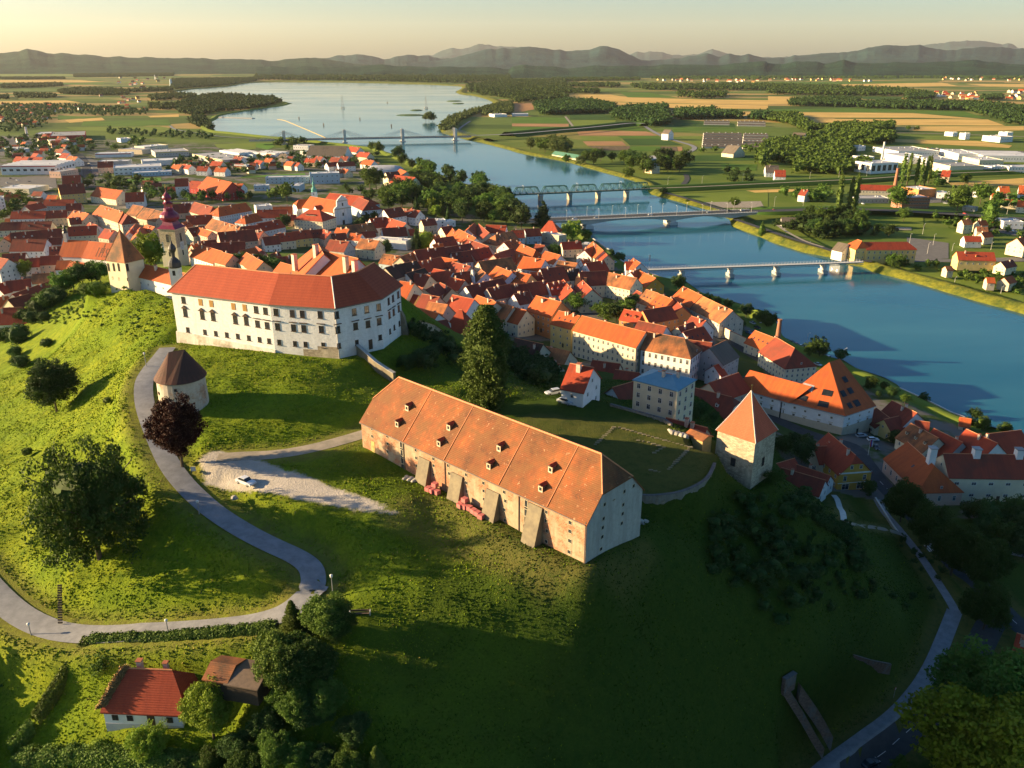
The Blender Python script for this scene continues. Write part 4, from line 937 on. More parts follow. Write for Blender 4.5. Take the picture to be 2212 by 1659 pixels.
for nrm,px in (((0,-1),(0,-hw)),((1,0),(hw,0))):
 for zc,ww_,hh_ in ((27.5,2.4,4.2),(17.5,1.6,2.6)):
  pp_=(px[0],px[1],zc); pp_=(pp_[0] * .985,pp_[1] * .985,zc) if zc>22 else pp_; o=B.window(pp_,nrm,ww_,hh_, 'frame_stone', 'none')
  q=MB(); aa=np.linspace(0,math.pi,9); q.prism([(ww_/2*math.cos(a_),-.08,hh_/2 - .02+ww_/2*math.sin(a_)) for a_ in aa],[(ww_/2*math.cos(a_),.0,hh_/2 - .02+ww_/2*math.sin(a_)) for a_ in aa], 'glass_dark',bot=True); B.part('arch',q,o)
m=MB(); m.box(hw + .0,hw + .18,-1.9,1.9,20.2,25, 'paint_white'); ck=B.part('clock_face',m)
m=MB(); aa=np.linspace(0,2*math.pi,25)[:-1]
for a_ in aa[::2]: m.box(hw + .17,hw + .22,1.4*math.cos(a_) - .12,1.4*math.cos(a_) + .12,22.6+1.4*math.sin(a_) - .12,22.6+1.4*math.sin(a_) + .12, 'frame_brown')
m.box(hw + .18,hw + .25,-.08,.08,22.6,23.9, 'frame_brown'); m.box(hw + .18,hw + .25,0,.9,22.52,22.68, 'frame_brown'); B.part('clock_hands',m,ck)
# ---------------- round tower by the road
rc=atz(*P('B1',1565,1420),88); rc=Vector((-77.8,180.6,73.0)); rb_=Bld('round_tower', 'squat round bastion tower with a dark mossy tiled roof beside the road', 'tower',rc)
n=28; RT=5.35
m=MB(); ring0=[Vector((RT*1.06*math.cos(2*math.pi*k/n),RT*1.06*math.sin(2*math.pi*k/n),-4)) for k in range(n)]; ring1=[Vector((RT*math.cos(2*math.pi*k/n),RT*math.sin(2*math.pi*k/n),8.2)) for k in range(n)]
uvn=[k*2*math.pi*RT/n for k in range(n+1)]
for k in range(n): j=(k+1) % n; m.face([ring0[k],ring0[j],ring1[j],ring1[k]], 'wall_round',[(uvn[k],-4),(uvn[k+1],-4),(uvn[k+1],8.2),(uvn[k],8.2)])
rb_.part('wall',m)
m=MB(); ra,rb2=Vector((-2.4,1.2,13.4)),Vector((1.0,2.0,13.8)); ev=[Vector((RT*1.1*math.cos(2*math.pi*(k)/n),RT*1.1*math.sin(2*math.pi*(k)/n),7.9)) for k in range(n)]
def top_(v): return ra if v.x<(ra.x+rb2.x)/2 else rb2
for k in range(n):
 j=(k+1) % n; a_,b_=top_(ev[k]),top_(ev[j])
 if a_==b_: m.face([ev[k],ev[j],a_], 'tile_moss')
 else: m.face([ev[k],ev[j],b_,a_], 'tile_moss')
m.face([v+Vector((0,0,-.1)) for v in ev[::-1]], 'gutter'); rb_.part('roof',m)
for ang,z in ((-1.45,6.4),(-1.0,4.4),(-1.9,4.0),(-1.3,2.2),(-2.4,5.0)): 
 rr_=RT*1.025; rb_.window((rr_*math.cos(ang),rr_*math.sin(ang),z),(math.cos(ang),math.sin(ang)),.6,.7, 'frame_brown', 'none')
# ---------------- the granary
zE=77.4; g1,g0=atz(*P('C3',648,1210),zE),atz(*G(100,388),zE); dG=(g1-g0).normalized(); LG=(g1-g0).length; WG=16.4
cG=(g0+g1)/2+Vector((-dG.y,dG.x,0))*(WG/2 + .35); cG.z=70
B=Bld('granary', 'long old granary with a weathered orange half hipped roof and stone buttresses', 'granary',cG,math.atan2(dG.y,dG.x)); GRAN=B
LW=LG - .6; hg=7.4; rg=8.7
wm=MB(); x,y=LW/2,WG/2
wm.face([(-x,-y,-7),(x,-y,-7),(x,-y,hg),(-x,-y,hg)], 'wall_granary'); wm.face([(x,y,-7),(-x,y,-7),(-x,y,hg),(x,y,hg)], 'wall_granary')
fh_ = .52
for sx in (1,-1):
 q=[(sx*x,-sx*y,-7),(sx*x,sx*y,-7),(sx*x,sx*y,hg),(sx*x,sx*fh_*y,hg+rg*(1-fh_) * .98),(sx*x,-sx*fh_*y,hg+rg*(1-fh_) * .98),(sx*x,-sx*y,hg)]
 wm.face(q, 'wall_granary_end')
B.part('wall',wm)
mb,g=roof_mb(LW,WG,hg,rg,fh_,fh_, 'tile_granary',.35,.25,.25); ro=B.part('roof',mb); GR=(LW,WG,hg,rg)
m=MB(); m.tube(g[0],g[1],.2,.2, 'ridge_tile',5)
for A_,pts_ in ((g[0],(g[2],g[3])),(g[1],(g[4],g[5]))):
 for p_ in pts_: m.tube(A_,p_,.15,.15, 'ridge_tile',5)
B.part('ridge',m,ro)
for u_ in (-.27,-.07,.17,.36):
 m=MB(); m.tube((u_*LW,-y - .3,hg - .2),(u_*LW,0,hg+rg + .05),.08,.08, 'ridge_tile',4); B.part('roof_seam',m,ro)
m=MB(); m.tube((-x,-y - .45,hg - .4),(x,-y - .45,hg - .4),.1,.1, 'gutter',5); B.part('gutter',m,ro)
def groof(px,py):
 """point of the front roof slope under a picture point, in the granary frame"""
 o=B.I@Vector((0,0,CAMZ)); d=(B.I.to_3x3()@Vector(ray(px,py))); n=Vector((0,-rg,WG/2)).normalized(); p0=Vector((0,-WG/2,hg)); t=(p0-o).dot(n)/d.dot(n); return o+d*t
sl_=rg/(WG/2)
for gx,gy in ((492,308),(410,440),(832,468),(752,600),(1243,640),(1160,785),(1665,815),(1585,972)):
 p=groof(*G(gx,gy)); m=MB(); w_,hh=1.0,1.35
 zb=p.z; yb=p.y; ln=4.4
 m.box(p.x-w_/2,p.x+w_/2,yb,yb+hh/sl_,zb - .1,zb+hh * .98, 'wall_dirty' if False else 'plaster_beige',top=False)
 zt=zb+hh + .38; yt=yb+(hh + .38)/sl_ + .05
 for s in (-1,1): m.face([(p.x+s*(w_/2 + .12),yb - .3,zb+hh),(p.x,yb - .35,zb+hh + .38),(p.x,yt,zt),(p.x+s*(w_/2 + .12),yb+hh/sl_,zb+hh)][::-s], 'tile_red')
 m.face([(p.x-w_/2 - .12,yb - .3,zb+hh),(p.x+w_/2 + .12,yb - .3,zb+hh),(p.x,yb - .35,zb+hh + .38)], 'wood_old')
 for s in (-1,1): m.face([(p.x+s*w_/2,yb,zb),(p.x+s*w_/2,yb,zb+hh),(p.x+s*w_/2,yb+hh/sl_,zb+hh)], 'tile_red')
 dm=B.part('dormer',m,ro); m=MB(); m.box(p.x - .28,p.x + .28,yb - .03,yb + .05,zb + .3,zb + .95, 'glass_dark'); B.part('pane',m,dm)
# buttresses on the long wall: (left x,right x) in granary picture coordinates at the top
GWA,GWB=B.M@Vector((-x,-y,0)),B.M@Vector((x,-y,0))
def gx_(px,py): p,n=onface(px,py,GWA,GWB); return B.I@p
for (xa,ya,xb,yb_,dep) in ((597,672,685,722,2.2),(862,800,955,850,2.2),(1150,935,1252,988,2.3),(1497,1050,1608,1105,2.6)):
 pa,pb=gx_(*G(xa,ya)),gx_(*G(xb,yb_)); m=MB(); zt=(pa.z+pb.z)/2
 m.prism([(pa.x,-y + .05,-6),(pa.x,-y-dep*1.5,-6),(pb.x,-y-dep*1.5,-6),(pb.x,-y + .05,-6)],[(pa.x,-y + .05,zt),(pa.x,-y - .25,zt),(pb.x,-y - .25,zt),(pb.x,-y + .05,zt)], 'buttress'); B.part('buttress',m)
def gwin(px,py,w,h,kind='hole',end=False):
 if end: A_,C_=B.M@Vector((x,-y,0)),B.M@Vector((x,y,0))
 else: A_,C_=GWA,GWB
 p,n=onface(px,py,A_,C_); lp=B.I@p; ln_=(0,-1) if not end else (1,0)
 o=B.window(lp,ln_,w,h, 'frame_stone' if kind != 'door' else 'frame_brown', 'none' if kind != 'win' else 'cross',False)
 if kind in ('arch', 'door'):
  q=MB(); aa=np.linspace(0,math.pi,8); q.prism([(w/2*math.cos(a_),-.06,h/2 - .02+w/2*math.sin(a_)) for a_ in aa],[(w/2*math.cos(a_),.0,h/2 - .02+w/2*math.sin(a_)) for a_ in aa], 'glass_dark',bot=True); B.part('arch',q,o)
for gx,gy in ((205,452),(210,515),(332,515),(336,575),(335,640),(344,725),(565,628),(570,692),(574,758),(712,755),(712,828),(716,908),(710,700),(830,755),(840,820),(978,830),(980,895),(984,965),(990,1025),(1120,898),(1122,962),(1125,1030),(1290,972),(1300,1045),(1292,1115),(1298,1200),(1635,1135),(1632,1205),(1640,1290),(1634,1375)): gwin(*G(gx,gy),.7,.75)
for gx,gy in ((447,583),(452,650),(457,715),(1470,1065),(1468,1140)): gwin(*G(gx,gy),.9,1.5, 'arch')
gwin(*G(467,800),1.3,2.0, 'door'); gwin(*G(1467,1205),.8,1.6, 'arch'); gwin(*G(1465,1300),1.1,2.4, 'door')
p=gx_(*G(218,605)); m=MB(); m.box(p.x - .6,p.x + .6,-y - .07,-y + .05,p.z-1.4,p.z+1.4, 'wood_yellow'); B.part('door',m)
for tx,ty in ((503,1197),(501,1272),(500,1355),(494,1450)): gwin(*P('C3',tx,ty),.8,.8)
for tx,ty in ((800,1040),(790,1162),(783,1240),(778,1320),(768,1425),(970,928),(960,1042),(955,1120),(947,1203),(880,1000),(1050,880)): gwin(*P('C3',tx,ty),.75,.75 if tx != 880 else .3, 'hole',True)
for gx in (482,810,1412): p=gx_(*G(gx,900)); m=MB(); m.tube((p.x,-y - .12,-3),(p.x,-y - .12,hg - .3),.09,.09, 'gutter',5); B.part('drainpipe',m)
m=MB(); m.tube((x - .15,-y - .15,-5),(x - .15,-y - .15,hg),.09,.09, 'gutter',5); B.part('drainpipe',m)
# ---------------- square stone tower on the terrace edge
bq=hit(*Q(590,1480)); ze_=zab(bq,*Q(648,1000))
b=quad_tower(Q(232,866),Q(650,1006),Q(882,862),ze_,bq.z,ze_+9.7, 'wall_stone', 'tile_new', 'stone_tower', 'square rough stone tower with a bright red bell shaped roof on the terrace edge', 'tower',bell=.035,batter=.06,trim='ridge_white')
def qwin(x_,y_,A,C_,w,h): p,n=onface(*Q(x_,y_),A,C_); b.window(b.I@p+b.I.to_3x3()@(n * .12),n,w,h, 'frame_brown', 'none')
qwin(415,1195,b.w[0],b.w[1],1.2,2.0); qwin(398,1350,b.w[0],b.w[1],1.0,1.7); qwin(718,1190,b.w[1],b.w[2],1.1,2.2); qwin(690,1350,b.w[1],b.w[2],.8,1.5)
STW=b
# ---------------- cottage and shed at the lower left
zc_=h1(*hit(*P('D1',1200,1290))[:2]); COT=house(P('D1',1110,797),P('D1',1472,812),8.6,3.3, 'tile_red', 'white',zg=zc_,r=4.6,f=(.6,.75),ext=(.8,.3),label='white cottage with a red roof half covered by a brown creeper',name='cottage',cat='cottage',ch=0,sides='',door=False,zdrop=2)
b=COT; L_,w_,h_,r_=b.dim[:4]
for u in (-.36,-.17,.34): b.window((u*L_,-w_/2,1.75),(0,-1),1.0,1.1, 'frame_brown')
b.window((L_/2,-1.6,1.8),(1,0),1.0,1.3, 'frame_brown'); b.window((L_/2,1.9,1.8),(1,0),.9,.9, 'frame_brown')
m=MB(); m.box(L_ * .1 - .6,L_ * .1 + .6,-w_/2 - .05,-w_/2 + .1,0,2.6, 'door_dark'); b.part('door',m)
m=MB(); m.box(-L_/2 - .03,L_/2 + .03,-w_/2 - .05,-w_/2 + .02,-2,.55, 'concrete_light'); b.part('plinth',m)
chimney(b,b.dim[4],-L_ * .17,1.1,h_+r_ * .72,2.0,.8); chimney(b,b.dim[4],L_ * .16,1.3,h_+r_ * .68,1.8,.65)
# ---------------------------------------------------------------- the town
ORD = 'first second third fourth fifth sixth seventh eighth ninth tenth eleventh twelfth thirteenth fourteenth fifteenth sixteenth seventeenth eighteenth nineteenth twentieth'.split()
ORD+=['twenty-' + o for o in ORD[:9]]+['thirtieth']
RN = {'tile_orange': 'orange', 'tile_red': 'red', 'tile_dark': 'dark red', 'tile_old': 'brown', 'tile_moss': 'mossy', 'tile_new': 'bright red', 'slate': 'grey', 'flat_grey': 'flat grey', 'flat_white': 'flat pale', 'blue_metal': 'blue metal'}
def cluster(rows,where,group,name='house',fn=house,cat='house',noun=None,**dk):
 """rows of (tile, x1, y1, x2, y2, width, wall height, roof, wall, {options}) ; labels count from the left inside each kind of look"""
 noun=noun or cat; look = {}
 for i,r in enumerate(rows):
  o=r[9] if len(r)>9 else {}
  if 'label' not in o: look.setdefault((r[7],r[8]),[]).append((P(r[0],(r[1]+r[3])/2,0)[0],i))
 lab = {}
 for (rf,wl),l in look.items():
  l.sort()
  for k,(_,i) in enumerate(l):
   t = '%s roofed %s %s' % (RN[rf],wl,noun)
   lab[i]=(('only ' if len(l)==1 else ORD[k] + ' from left ')+t) + ' ' + where
 out=[]
 for i,r in enumerate(rows):
  o=dict(dk); o.update(r[9] if len(r)>9 else {}); lb=o.pop('label',None) or lab[i]
  out.append(fn(P(r[0],r[1],r[2]),P(r[0],r[3],r[4]),r[5],r[6],**({'roof': r[7], 'wall': r[8]}),label=lb,group=o.pop('group',group),name=o.pop('name',name),cat=o.pop('cat',cat),**o))
 return out
T_O,T_R,T_D,T_L,T_M = 'tile_orange', 'tile_red', 'tile_dark', 'tile_old', 'tile_moss'
cluster([('B1',105,168,395,162,12,8,T_R,'white'),('B1',400,164,575,155,12,8,T_D,'beige'),('B1',215,118,350,88,10,10,T_R,'grey'),('B1',385,66,640,62,11,9,T_R,'grey'),
 ('B1',575,100,700,95,12,9,T_D,'pink'),('B1',640,157,765,187,13,9,T_O,'cream',dict(ch=5)),('B1',870,112,1062,172,15,12,T_O,'beige',dict(f=(0,1),ch=7,sp=2.6,label='long old yellowish corner building with an orange roof and many chimneys')),
 ('B1',1020,160,1100,200,13,11,T_D,'beige',dict(f=(0,1))),('B1',20,262,200,256,12,6,T_D,'cream',dict(f=(1,0))),('B1',200,256,445,252,12,6,T_D,'cream',dict(dorm=2)),
 ('B1',90,352,300,334,13,8,T_D,'white',dict(dorm=3)),('B1',300,334,522,312,13,8,T_D,'white'),('B1',430,394,530,390,9,9,T_D,'grey',dict(nf=3)),('B1',590,300,830,288,13,9,T_R,'green',dict(nf=3)),('B1',600,225,690,218,10,8,T_D,'cream'),
 ('B1',30,400,85,362,9,7,T_O,'pink'),('B1',115,409,400,407,15,7,T_D,'white',dict(ch=2)),('B1',430,474,525,468,10,6,T_D,'white'),('B1',355,554,510,547,10,7,T_R,'pink'),('B1',225,574,350,567,10,6,T_D,'white'),
 ('B1',25,534,215,524,10,7,T_D,'white',dict(sky=3)),('B1',-60,556,70,580,13,9,T_D,'white',dict(f=(0,0),ch=0)),('B1',500,592,610,590,10,5,T_O,'white',dict(nf=1,ch=0)),('B1',615,598,745,612,9,5,T_O,'white',dict(nf=1,ch=0)),
 ('B1',285,706,440,700,10,4,T_L,'white',dict(nf=1)),('B1',-40,800,60,774,10,5,T_R,'white'),('B1',60,768,255,750,10,5,T_D,'white',dict(nf=1)),('B1',110,880,470,752,8,4,T_R,'white',dict(nf=1,ch=2)),
 ('B1',-60,912,60,900,11,4,T_O,'beige',dict(nf=1)),('B1',70,925,240,880,12,4,T_D,'beige',dict(nf=1)),('B1',-60,1004,180,994,12,5,T_R,'white',dict(nf=1,f=(0,1)))],
 'left of the church tower', 'old town houses left of the church tower')
cluster([('B1',1150,110,1238,124,17,6,T_L,'beige',dict(nf=1,ch=0)),('B1',1250,136,1335,152,17,6,T_L,'beige',dict(nf=1,ch=0)),('B1',1345,158,1410,172,16,6,T_L,'beige',dict(nf=1,ch=0))], 'behind the long corner building', 'brown shed roofs side by side',name='shed',cat='shed')
cluster([('B1',1175,268,1118,345,9,9,T_O,'blue'),('B1',1215,300,1180,375,9,9,T_O,'pink'),('B1',1262,280,1335,300,12,9,T_O,'pink',dict(dorm=4)),('B1',905,317,990,330,12,8,T_R,'beige'),('B1',770,264,842,286,11,9,T_R,'white'),('B1',1490,106,1640,96,16,6,T_D,'beige',dict(nf=1)),('B1',1680,86,1835,128,16,7,T_D,'beige',dict(nf=1,f=(0,1))),
 ('B1',1612,204,1825,195,14,8,T_R,'cream'),('B1',1575,262,1625,250,8,8,T_O,'pink'),('B1',1835,230,2075,298,14,8,T_L,'beige',dict(ch=4,f=(0,1))),('B1',1625,312,1755,292,12,8,T_D,'green',dict(dorm=2)),('B1',1700,302,1830,338,8,9,T_O,'pink'),('B1',1885,348,2195,320,15,8,T_D,'pink',dict(ch=5)),
 ('B1',2065,300,2230,284,11,8,T_R,'white'),('B1',1745,422,1860,412,12,8,T_D,'cream'),('B1',1830,440,2110,426,13,7,T_D,'beige',dict(ch=4)),('B1',1725,454,1922,512,14,7,T_O,'white',dict(ch=2)),('B1',1925,520,2010,542,11,7,T_O,'pink'),('B1',2070,505,2200,478,11,7,T_O,'white'),('B1',2130,522,2200,560,11,7,T_O,'cream'),('B1',1655,452,1725,440,9,7,T_O,'beige'),
 ('B1',1650,500,1700,490,8,6,T_L,'pink'),('B1',1890,132,2120,92,14,10,T_O,'blue',dict(nf=3,sp=2.6,f=(1,0))),('B1',2115,203,2212,183,12,9,T_O,'blue',dict(nf=3,f=(1,0)))],
 'right of the church tower', 'old town houses right of the church tower')
cluster([('B2',10,156,265,150,13,7,T_R,'white'),('B2',150,128,310,124,13,6,T_O,'white'),('B2',10,272,200,236,12,8,T_R,'blue',dict(dorm=2)),('B2',270,198,345,195,9,6,T_D,'pink'),('B2',-20,330,60,340,10,6,T_D,'pink'),('B2',60,388,185,376,11,6,T_D,'white'),
 ('B2',168,362,312,346,11,7,T_R,'cream'),('B2',316,342,455,326,11,7,T_R,'yellow'),('B2',458,330,578,318,11,7,T_D,'cream'),('B2',582,322,648,345,11,7,T_R,'pink'),('B2',702,308,802,320,11,7,T_O,'cream'),('B2',652,362,770,352,10,6,T_D,'cream'),
 ('B2',822,354,912,362,9,7,T_O,'white'),('B2',915,342,1022,335,9,6,T_D,'white'),('B2',782,292,1000,262,15,8,T_L,'beige',dict(ch=3)),('B2',985,228,1120,214,15,8,T_R,'white'),('B2',1125,218,1295,268,14,8,T_R,'cream'),('B2',1090,312,1288,300,13,7,T_D,'white'),
 ('B2',1320,322,1372,318,9,5,T_R,'green'),('B2',1430,238,1540,228,10,7,T_D,'beige'),('B2',905,402,1062,420,12,8,T_L,'cream',dict(ch=3)),('B2',640,412,800,428,13,7,T_D,'grey'),('B2',215,606,335,640,9,7,T_O,'white',dict(ch=0)),('B2',0,470,80,520,11,6,T_D,'pink'),('B2',100,540,190,520,11,6,T_D,'white'),('B2',190,560,300,552,11,6,T_D,'white'),('B2',-20,560,60,600,11,6,T_O,'pink')],
 'behind the castle roof', 'old town houses behind the castle')
b=cluster([('B2',1105,150,1248,128,15,9,T_D,'white'),('B2',1262,140,1415,160,12,8,T_D,'white',dict(ch=3)),('B2',1340,166,1352,130,10,8,T_D,'white',dict(ch=0))], 'beside the park trees', 'white houses beside the park')
cluster([('B2',1105,535,1240,552,11,5,T_L,'blue'),('B2',1245,560,1372,512,13,6,T_L,'cream'),('B2',1372,502,1620,472,16,8,T_D,'pink',dict(ch=3)),('B2',1622,482,1850,442,15,8,T_D,'white',dict(sky=6)),('B2',1690,522,1840,508,13,7,T_D,'white'),('B2',1842,506,1905,492,13,7,T_D,'beige'),('B2',1905,492,2005,478,12,8,T_R,'white'),
 ('B2',1540,402,1700,380,12,7,T_D,'white'),('B2',1530,452,1610,445,9,6,T_O,'white'),('B2',1752,320,1900,395,13,8,T_O,'white',dict(ch=1)),('B2',1885,264,1830,320,12,7,T_O,'white'),('B2',1925,275,2015,352,11,7,T_D,'cream'),('B2',1992,282,2160,288,12,7,T_R,'white'),
 ('B2',1602,302,1690,290,11,8,T_D,'cream'),('B2',1690,300,1735,370,10,7,T_O,'pink'),('B2',1840,408,2010,468,14,8,T_D,'cream'),('B2',2052,540,2212,486,15,8,T_R,'pink'),('B2',2072,366,2212,336,14,8,T_L,'beige',dict(f=(1,0))),('B2',2142,432,2230,405,12,8,T_O,'white'),('B2',1440,350,1500,345,9,6,T_R,'white',dict(ch=0)),('B2',1520,378,1580,372,8,6,T_O,'white'),
 ('B2',1390,602,1595,562,13,7,T_R,'white',dict(ch=3)),('B2',1602,562,1738,584,12,7,T_O,'cream'),('B2',1702,602,1850,640,12,7,T_D,'beige'),('B2',1118,652,1210,622,13,8,T_M,'beige'),('B2',1212,628,1380,592,17,7,T_M,'beige',dict(ch=2)),('B2',1300,700,1450,655,14,6,T_M,'white'),
 ('B2',1540,662,1698,690,12,6,T_R,'white'),('B2',1925,600,2200,562,17,8,T_L,'cream',dict(ch=2))],
 'in the middle of the old town', 'old town houses in the middle of the town')
cluster([('B2',1680,735,1800,762,11,6,T_R,'cream'),('B2',1700,702,1850,682,12,6,T_D,'beige'),('B2',1815,812,2125,742,13,6,T_D,'white',dict(ch=5)),('B2',1250,768,1362,784,14,8,T_O,'cream',dict(ch=1)),('B2',1310,872,1400,890,10,4,T_D,'yellow',dict(nf=1)),('B2',1470,840,1570,785,10,6,T_D,'brick'),('B2',1592,782,1690,832,13,5,T_D,'beige'),
 ('B2',1410,1002,1572,1046,13,6,T_O,'white'),('B2',1702,888,1880,925,17,8,T_R,'white',dict(ch=1)),('B2',1500,948,1650,972,13,5,T_L,'pink'),('B2',1915,892,2070,950,17,7,T_O,'beige',dict(ch=1)),('B2',2070,950,2220,990,16,7,T_L,'beige',dict(ch=2)),('B2',1520,1122,1640,1102,11,5,T_D,'white'),('B2',1280,968,1335,1012,9,5,T_R,'white',dict(ch=0)),
 ('B2',1440,880,1580,905,12,6,T_D,'pink'),('B2',1380,700,1500,720,13,6,T_D,'beige'),('B2',1370,800,1440,830,9,6,T_D,'beige'),('B2',1762,1015,1770,1016,12,4,T_R,'white',dict(r=9.5,f=(1,1),ch=0,nf=1,label='steep red pyramid roofed house beside the tall dark conifer')),
 ('B2',2000,830,2210,790,12,6,T_D,'grey',dict(ch=3)),('B2',2080,640,2212,690,13,8,T_O,'white')],
 'below the castle', 'old town houses below the castle')
cluster([('B3',0,330,100,328,11,7,T_R,'white'),('B3',112,320,232,312,11,7,T_R,'blue'),('B3',430,432,590,425,10,7,T_R,'cream'),('B3',700,428,790,505,12,8,T_O,'beige',dict(ch=3)),('B3',625,500,710,462,11,7,T_O,'white'),('B3',745,468,825,545,10,7,T_R,'beige'),('B3',600,582,665,575,9,6,T_O,'white'),('B3',640,612,790,590,14,7,T_R,'white'),
 ('B3',290,510,418,545,12,7,T_O,'white',dict(ch=0)),('B3',102,556,282,582,14,8,T_O,'white'),('B3',-10,520,100,546,12,7,T_O,'cream'),('B3',-10,420,72,430,11,6,T_O,'pink'),('B3',82,448,202,500,12,7,T_O,'beige',dict(f=(0,1))),('B3',205,450,280,460,9,6,T_D,'beige'),
 ('B3',5,680,160,712,14,7,T_O,'yellow'),('B3',165,692,262,690,13,7,T_D,'cream'),('B3',248,662,440,642,16,8,T_D,'white',dict(f=(0,0))),('B3',405,592,560,612,12,7,T_L,'white'),('B3',450,672,570,660,12,7,T_M,'white'),('B3',-10,802,125,792,13,6,T_D,'white'),('B3',130,787,292,762,14,6,T_D,'pink'),
 ('B3',312,782,442,770,13,7,T_R,'white',dict(dorm=3)),('B3',445,755,525,850,12,7,T_R,'beige'),('B3',560,735,640,740,12,6,T_M,'dirty'),('B3',585,690,800,680,15,8,T_D,'cream'),('B3',20,880,130,860,11,5,T_D,'white')],
 'in the right old town', 'old town houses towards the river')
cluster([('B3',815,690,1075,742,13,9,T_L,'cream',dict(ch=4,nf=3,sp=2.7,label='cream courtyard building with a brown roof and round archway')),('B3',612,762,690,840,12,9,T_R,'cream',dict(nf=3,label='red roofed courtyard wing left of the cream courtyard building')),('B3',1050,572,1110,612,11,8,T_O,'white'),('B3',985,600,1040,600,10,7,T_R,'white'),('B3',1025,692,1105,662,12,8,T_O,'white'),('B3',1108,680,1240,742,12,8,T_O,'ochre'),
 ('B3',1165,842,1262,872,14,7,T_L,'beige'),('B3',1272,880,1385,925,16,7,T_O,'orange'),('B3',1390,905,1470,990,14,7,T_D,'orange'),('B3',1482,816,1640,892,14,11,T_O,'beige',dict(ch=3,nf=3)),('B3',1652,902,1905,1022,14,10,T_L,'dirty',dict(ch=2,nf=3,label='long blotchy riverside building with an orange brown roof')),
 ('B3',975,1012,1125,1040,10,6,T_R,'orange',dict(dorm=2)),('B3',1135,1022,1370,982,12,7,T_D,'orange'),('B3',1100,1112,1330,1160,17,6,T_D,'white'),('B3',1435,1162,1560,1122,12,7,T_D,'cream'),('B3',1555,1072,1670,1108,13,7,T_D,'white'),('B3',1482,1206,1650,1160,12,6,T_R,'white'),('B3',1475,1270,1720,1300,14,5,T_D,'beige'),
 ('B3',1080,850,1120,870,6,7,T_D,'white',dict(ch=0)),('B3',2105,1197,2290,1268,12,6,T_O,'cream',dict(sky=4,nf=2)),('B4',70,1255,225,1345,15,8,T_D,'cream',dict(f=(0,1),ch=0,nf=3,sp=2.4,label='cream millhouse with a dark brown roof beside the brick chimney'))],
 'by the riverside', 'houses by the riverside car park')
# the street front below the hill
cluster([('B3',5,992,128,1022,14,8,T_O,'cream',dict(zg=13,ch=0)),('B3',-190,925,0,985,14,8,T_O,'beige',dict(zg=13)),('B3',208,894,428,950,16,10,T_O,'orange',dict(zg=13,nf=3,ch=4,chs=1.3,label='tall orange house with a steep orange roof and white chimneys')),('B3',402,1023,588,1070,13,11,T_O,'yellow',dict(zg=13,nf=3,ch=1,label='cream house with a hipped dormer beside the tall orange house')),
 ('B3',603,1067,1158,1210,14,14,T_O,'cream',dict(zg=12,nf=4,sp=2.8,ch=1,ww=1.1,wh=1.7,pane=False,label='very long four storey cream building with an orange roof')),('B3',1172,1206,1490,1262,15,13,T_L,'white',dict(zg=12,nf=3,sp=2.7,f=(0,1),ch=2,ww=1.2,wh=2.2,label='white corner building with a brown hipped roof and tall windows')),
 ('B3',1705,1348,1850,1278,15,9,'slate','grey',dict(zg=12,nf=3,ch=0,label='grey building under scaffolding with a grey brown roof'))], 'in the long street front', 'street front below the castle hill')
cluster([('B3',500,1480,708,1517,11,6.2,T_R,'white',dict(zg=67.5,nf=2,ch=1,chs=1.1,sp=4,ww=.9,wh=1.1,label='white house with a red roof beside the parked cars on the terrace')),
 ('B3',35,1262,262,1312,14,6,T_M,'beige',dict()),('B3',235,1322,495,1375,13,5,T_L,'beige',dict()),('B3',262,1452,400,1482,9,4,T_R,'beige',dict()),('B3',705,1452,925,1482,13,5,T_D,'beige',dict()),('B3',905,1535,1090,1560,13,5,T_D,'beige',dict()),
 ('C3',1535,22,1900,112,12,5,T_D,'white',dict(zg=36,dorm=2,f=(0,.4))),('C3',865,30,1075,-30,10,6,T_D,'blue',dict(zg=46,ch=0)),('C3',1330,288,1690,378,6,2.5,T_D,'beige',dict(zg=60,nf=1,ch=2,label='low red roof along the foot of the terrace wall')),('C3',1375,222,1440,262,6,3,T_D,'beige',dict(zg=50,nf=1,ch=0)),
 ('B3',1740,1500,1800,1480,9,5,T_R,'white',dict(zg=12,ch=0)),('C3',1700,-10,1960,-100,14,7,T_R,'beige',dict(zg=14,ch=0))], 'behind the granary', 'houses under the terrace behind the granary')
b=house(P('B3',1262,1548),P('B3',1385,1578),10.5,13.6, 'blue_metal', 'cream',zg=55,r=1.8,f=(1,1),nf=5,sp=2.9,ch=2,label='tall cream apartment house with a bright blue roof',name='apartment_house',cat='apartment house',group=None,ww=1.1,wh=1.5)
# ---- monastery church with the letters on its roof
b=house(P('B1',548,413),P('B1',765,420),17,8, 'tile_orange', 'white',zg=16,r=9.5,ch=0,nf=1,sp=7,ww=1.4,wh=2.2,label='orange roofed monastery church nave with a small bell turret',name='church',cat='church',gw=0,door=False)
m=MB(); L_,w_,h_,r_,ro,g=b.dim; xx=-L_/2+2; m.box(xx-1.2,xx+1.2,-1.2,1.2,h_+r_-2,h_+r_+5, 'plaster_grey'); m.lathe([(1.9,h_+r_+5),(1.3,h_+r_+6.2),(1.5,h_+r_+7),(.7,h_+r_+8),(.8,h_+r_+9),(.2,h_+r_+10.5),(.05,h_+r_+14)], 'onion_black',8,(xx,0,0)); b.part('bell_turret',m,ro)
b=house(P('B1',768,424),P('B1',985,444),17,8, 'tile_orange', 'white',zg=16,r=9.5,ch=0,nf=1,sp=7,ww=1.4,wh=1.4,label='orange roofed church choir with large dark letters on the tiles',name='church_choir',cat='church',gw=0,door=False)
L_,w_,h_,r_,ro,g=b.dim
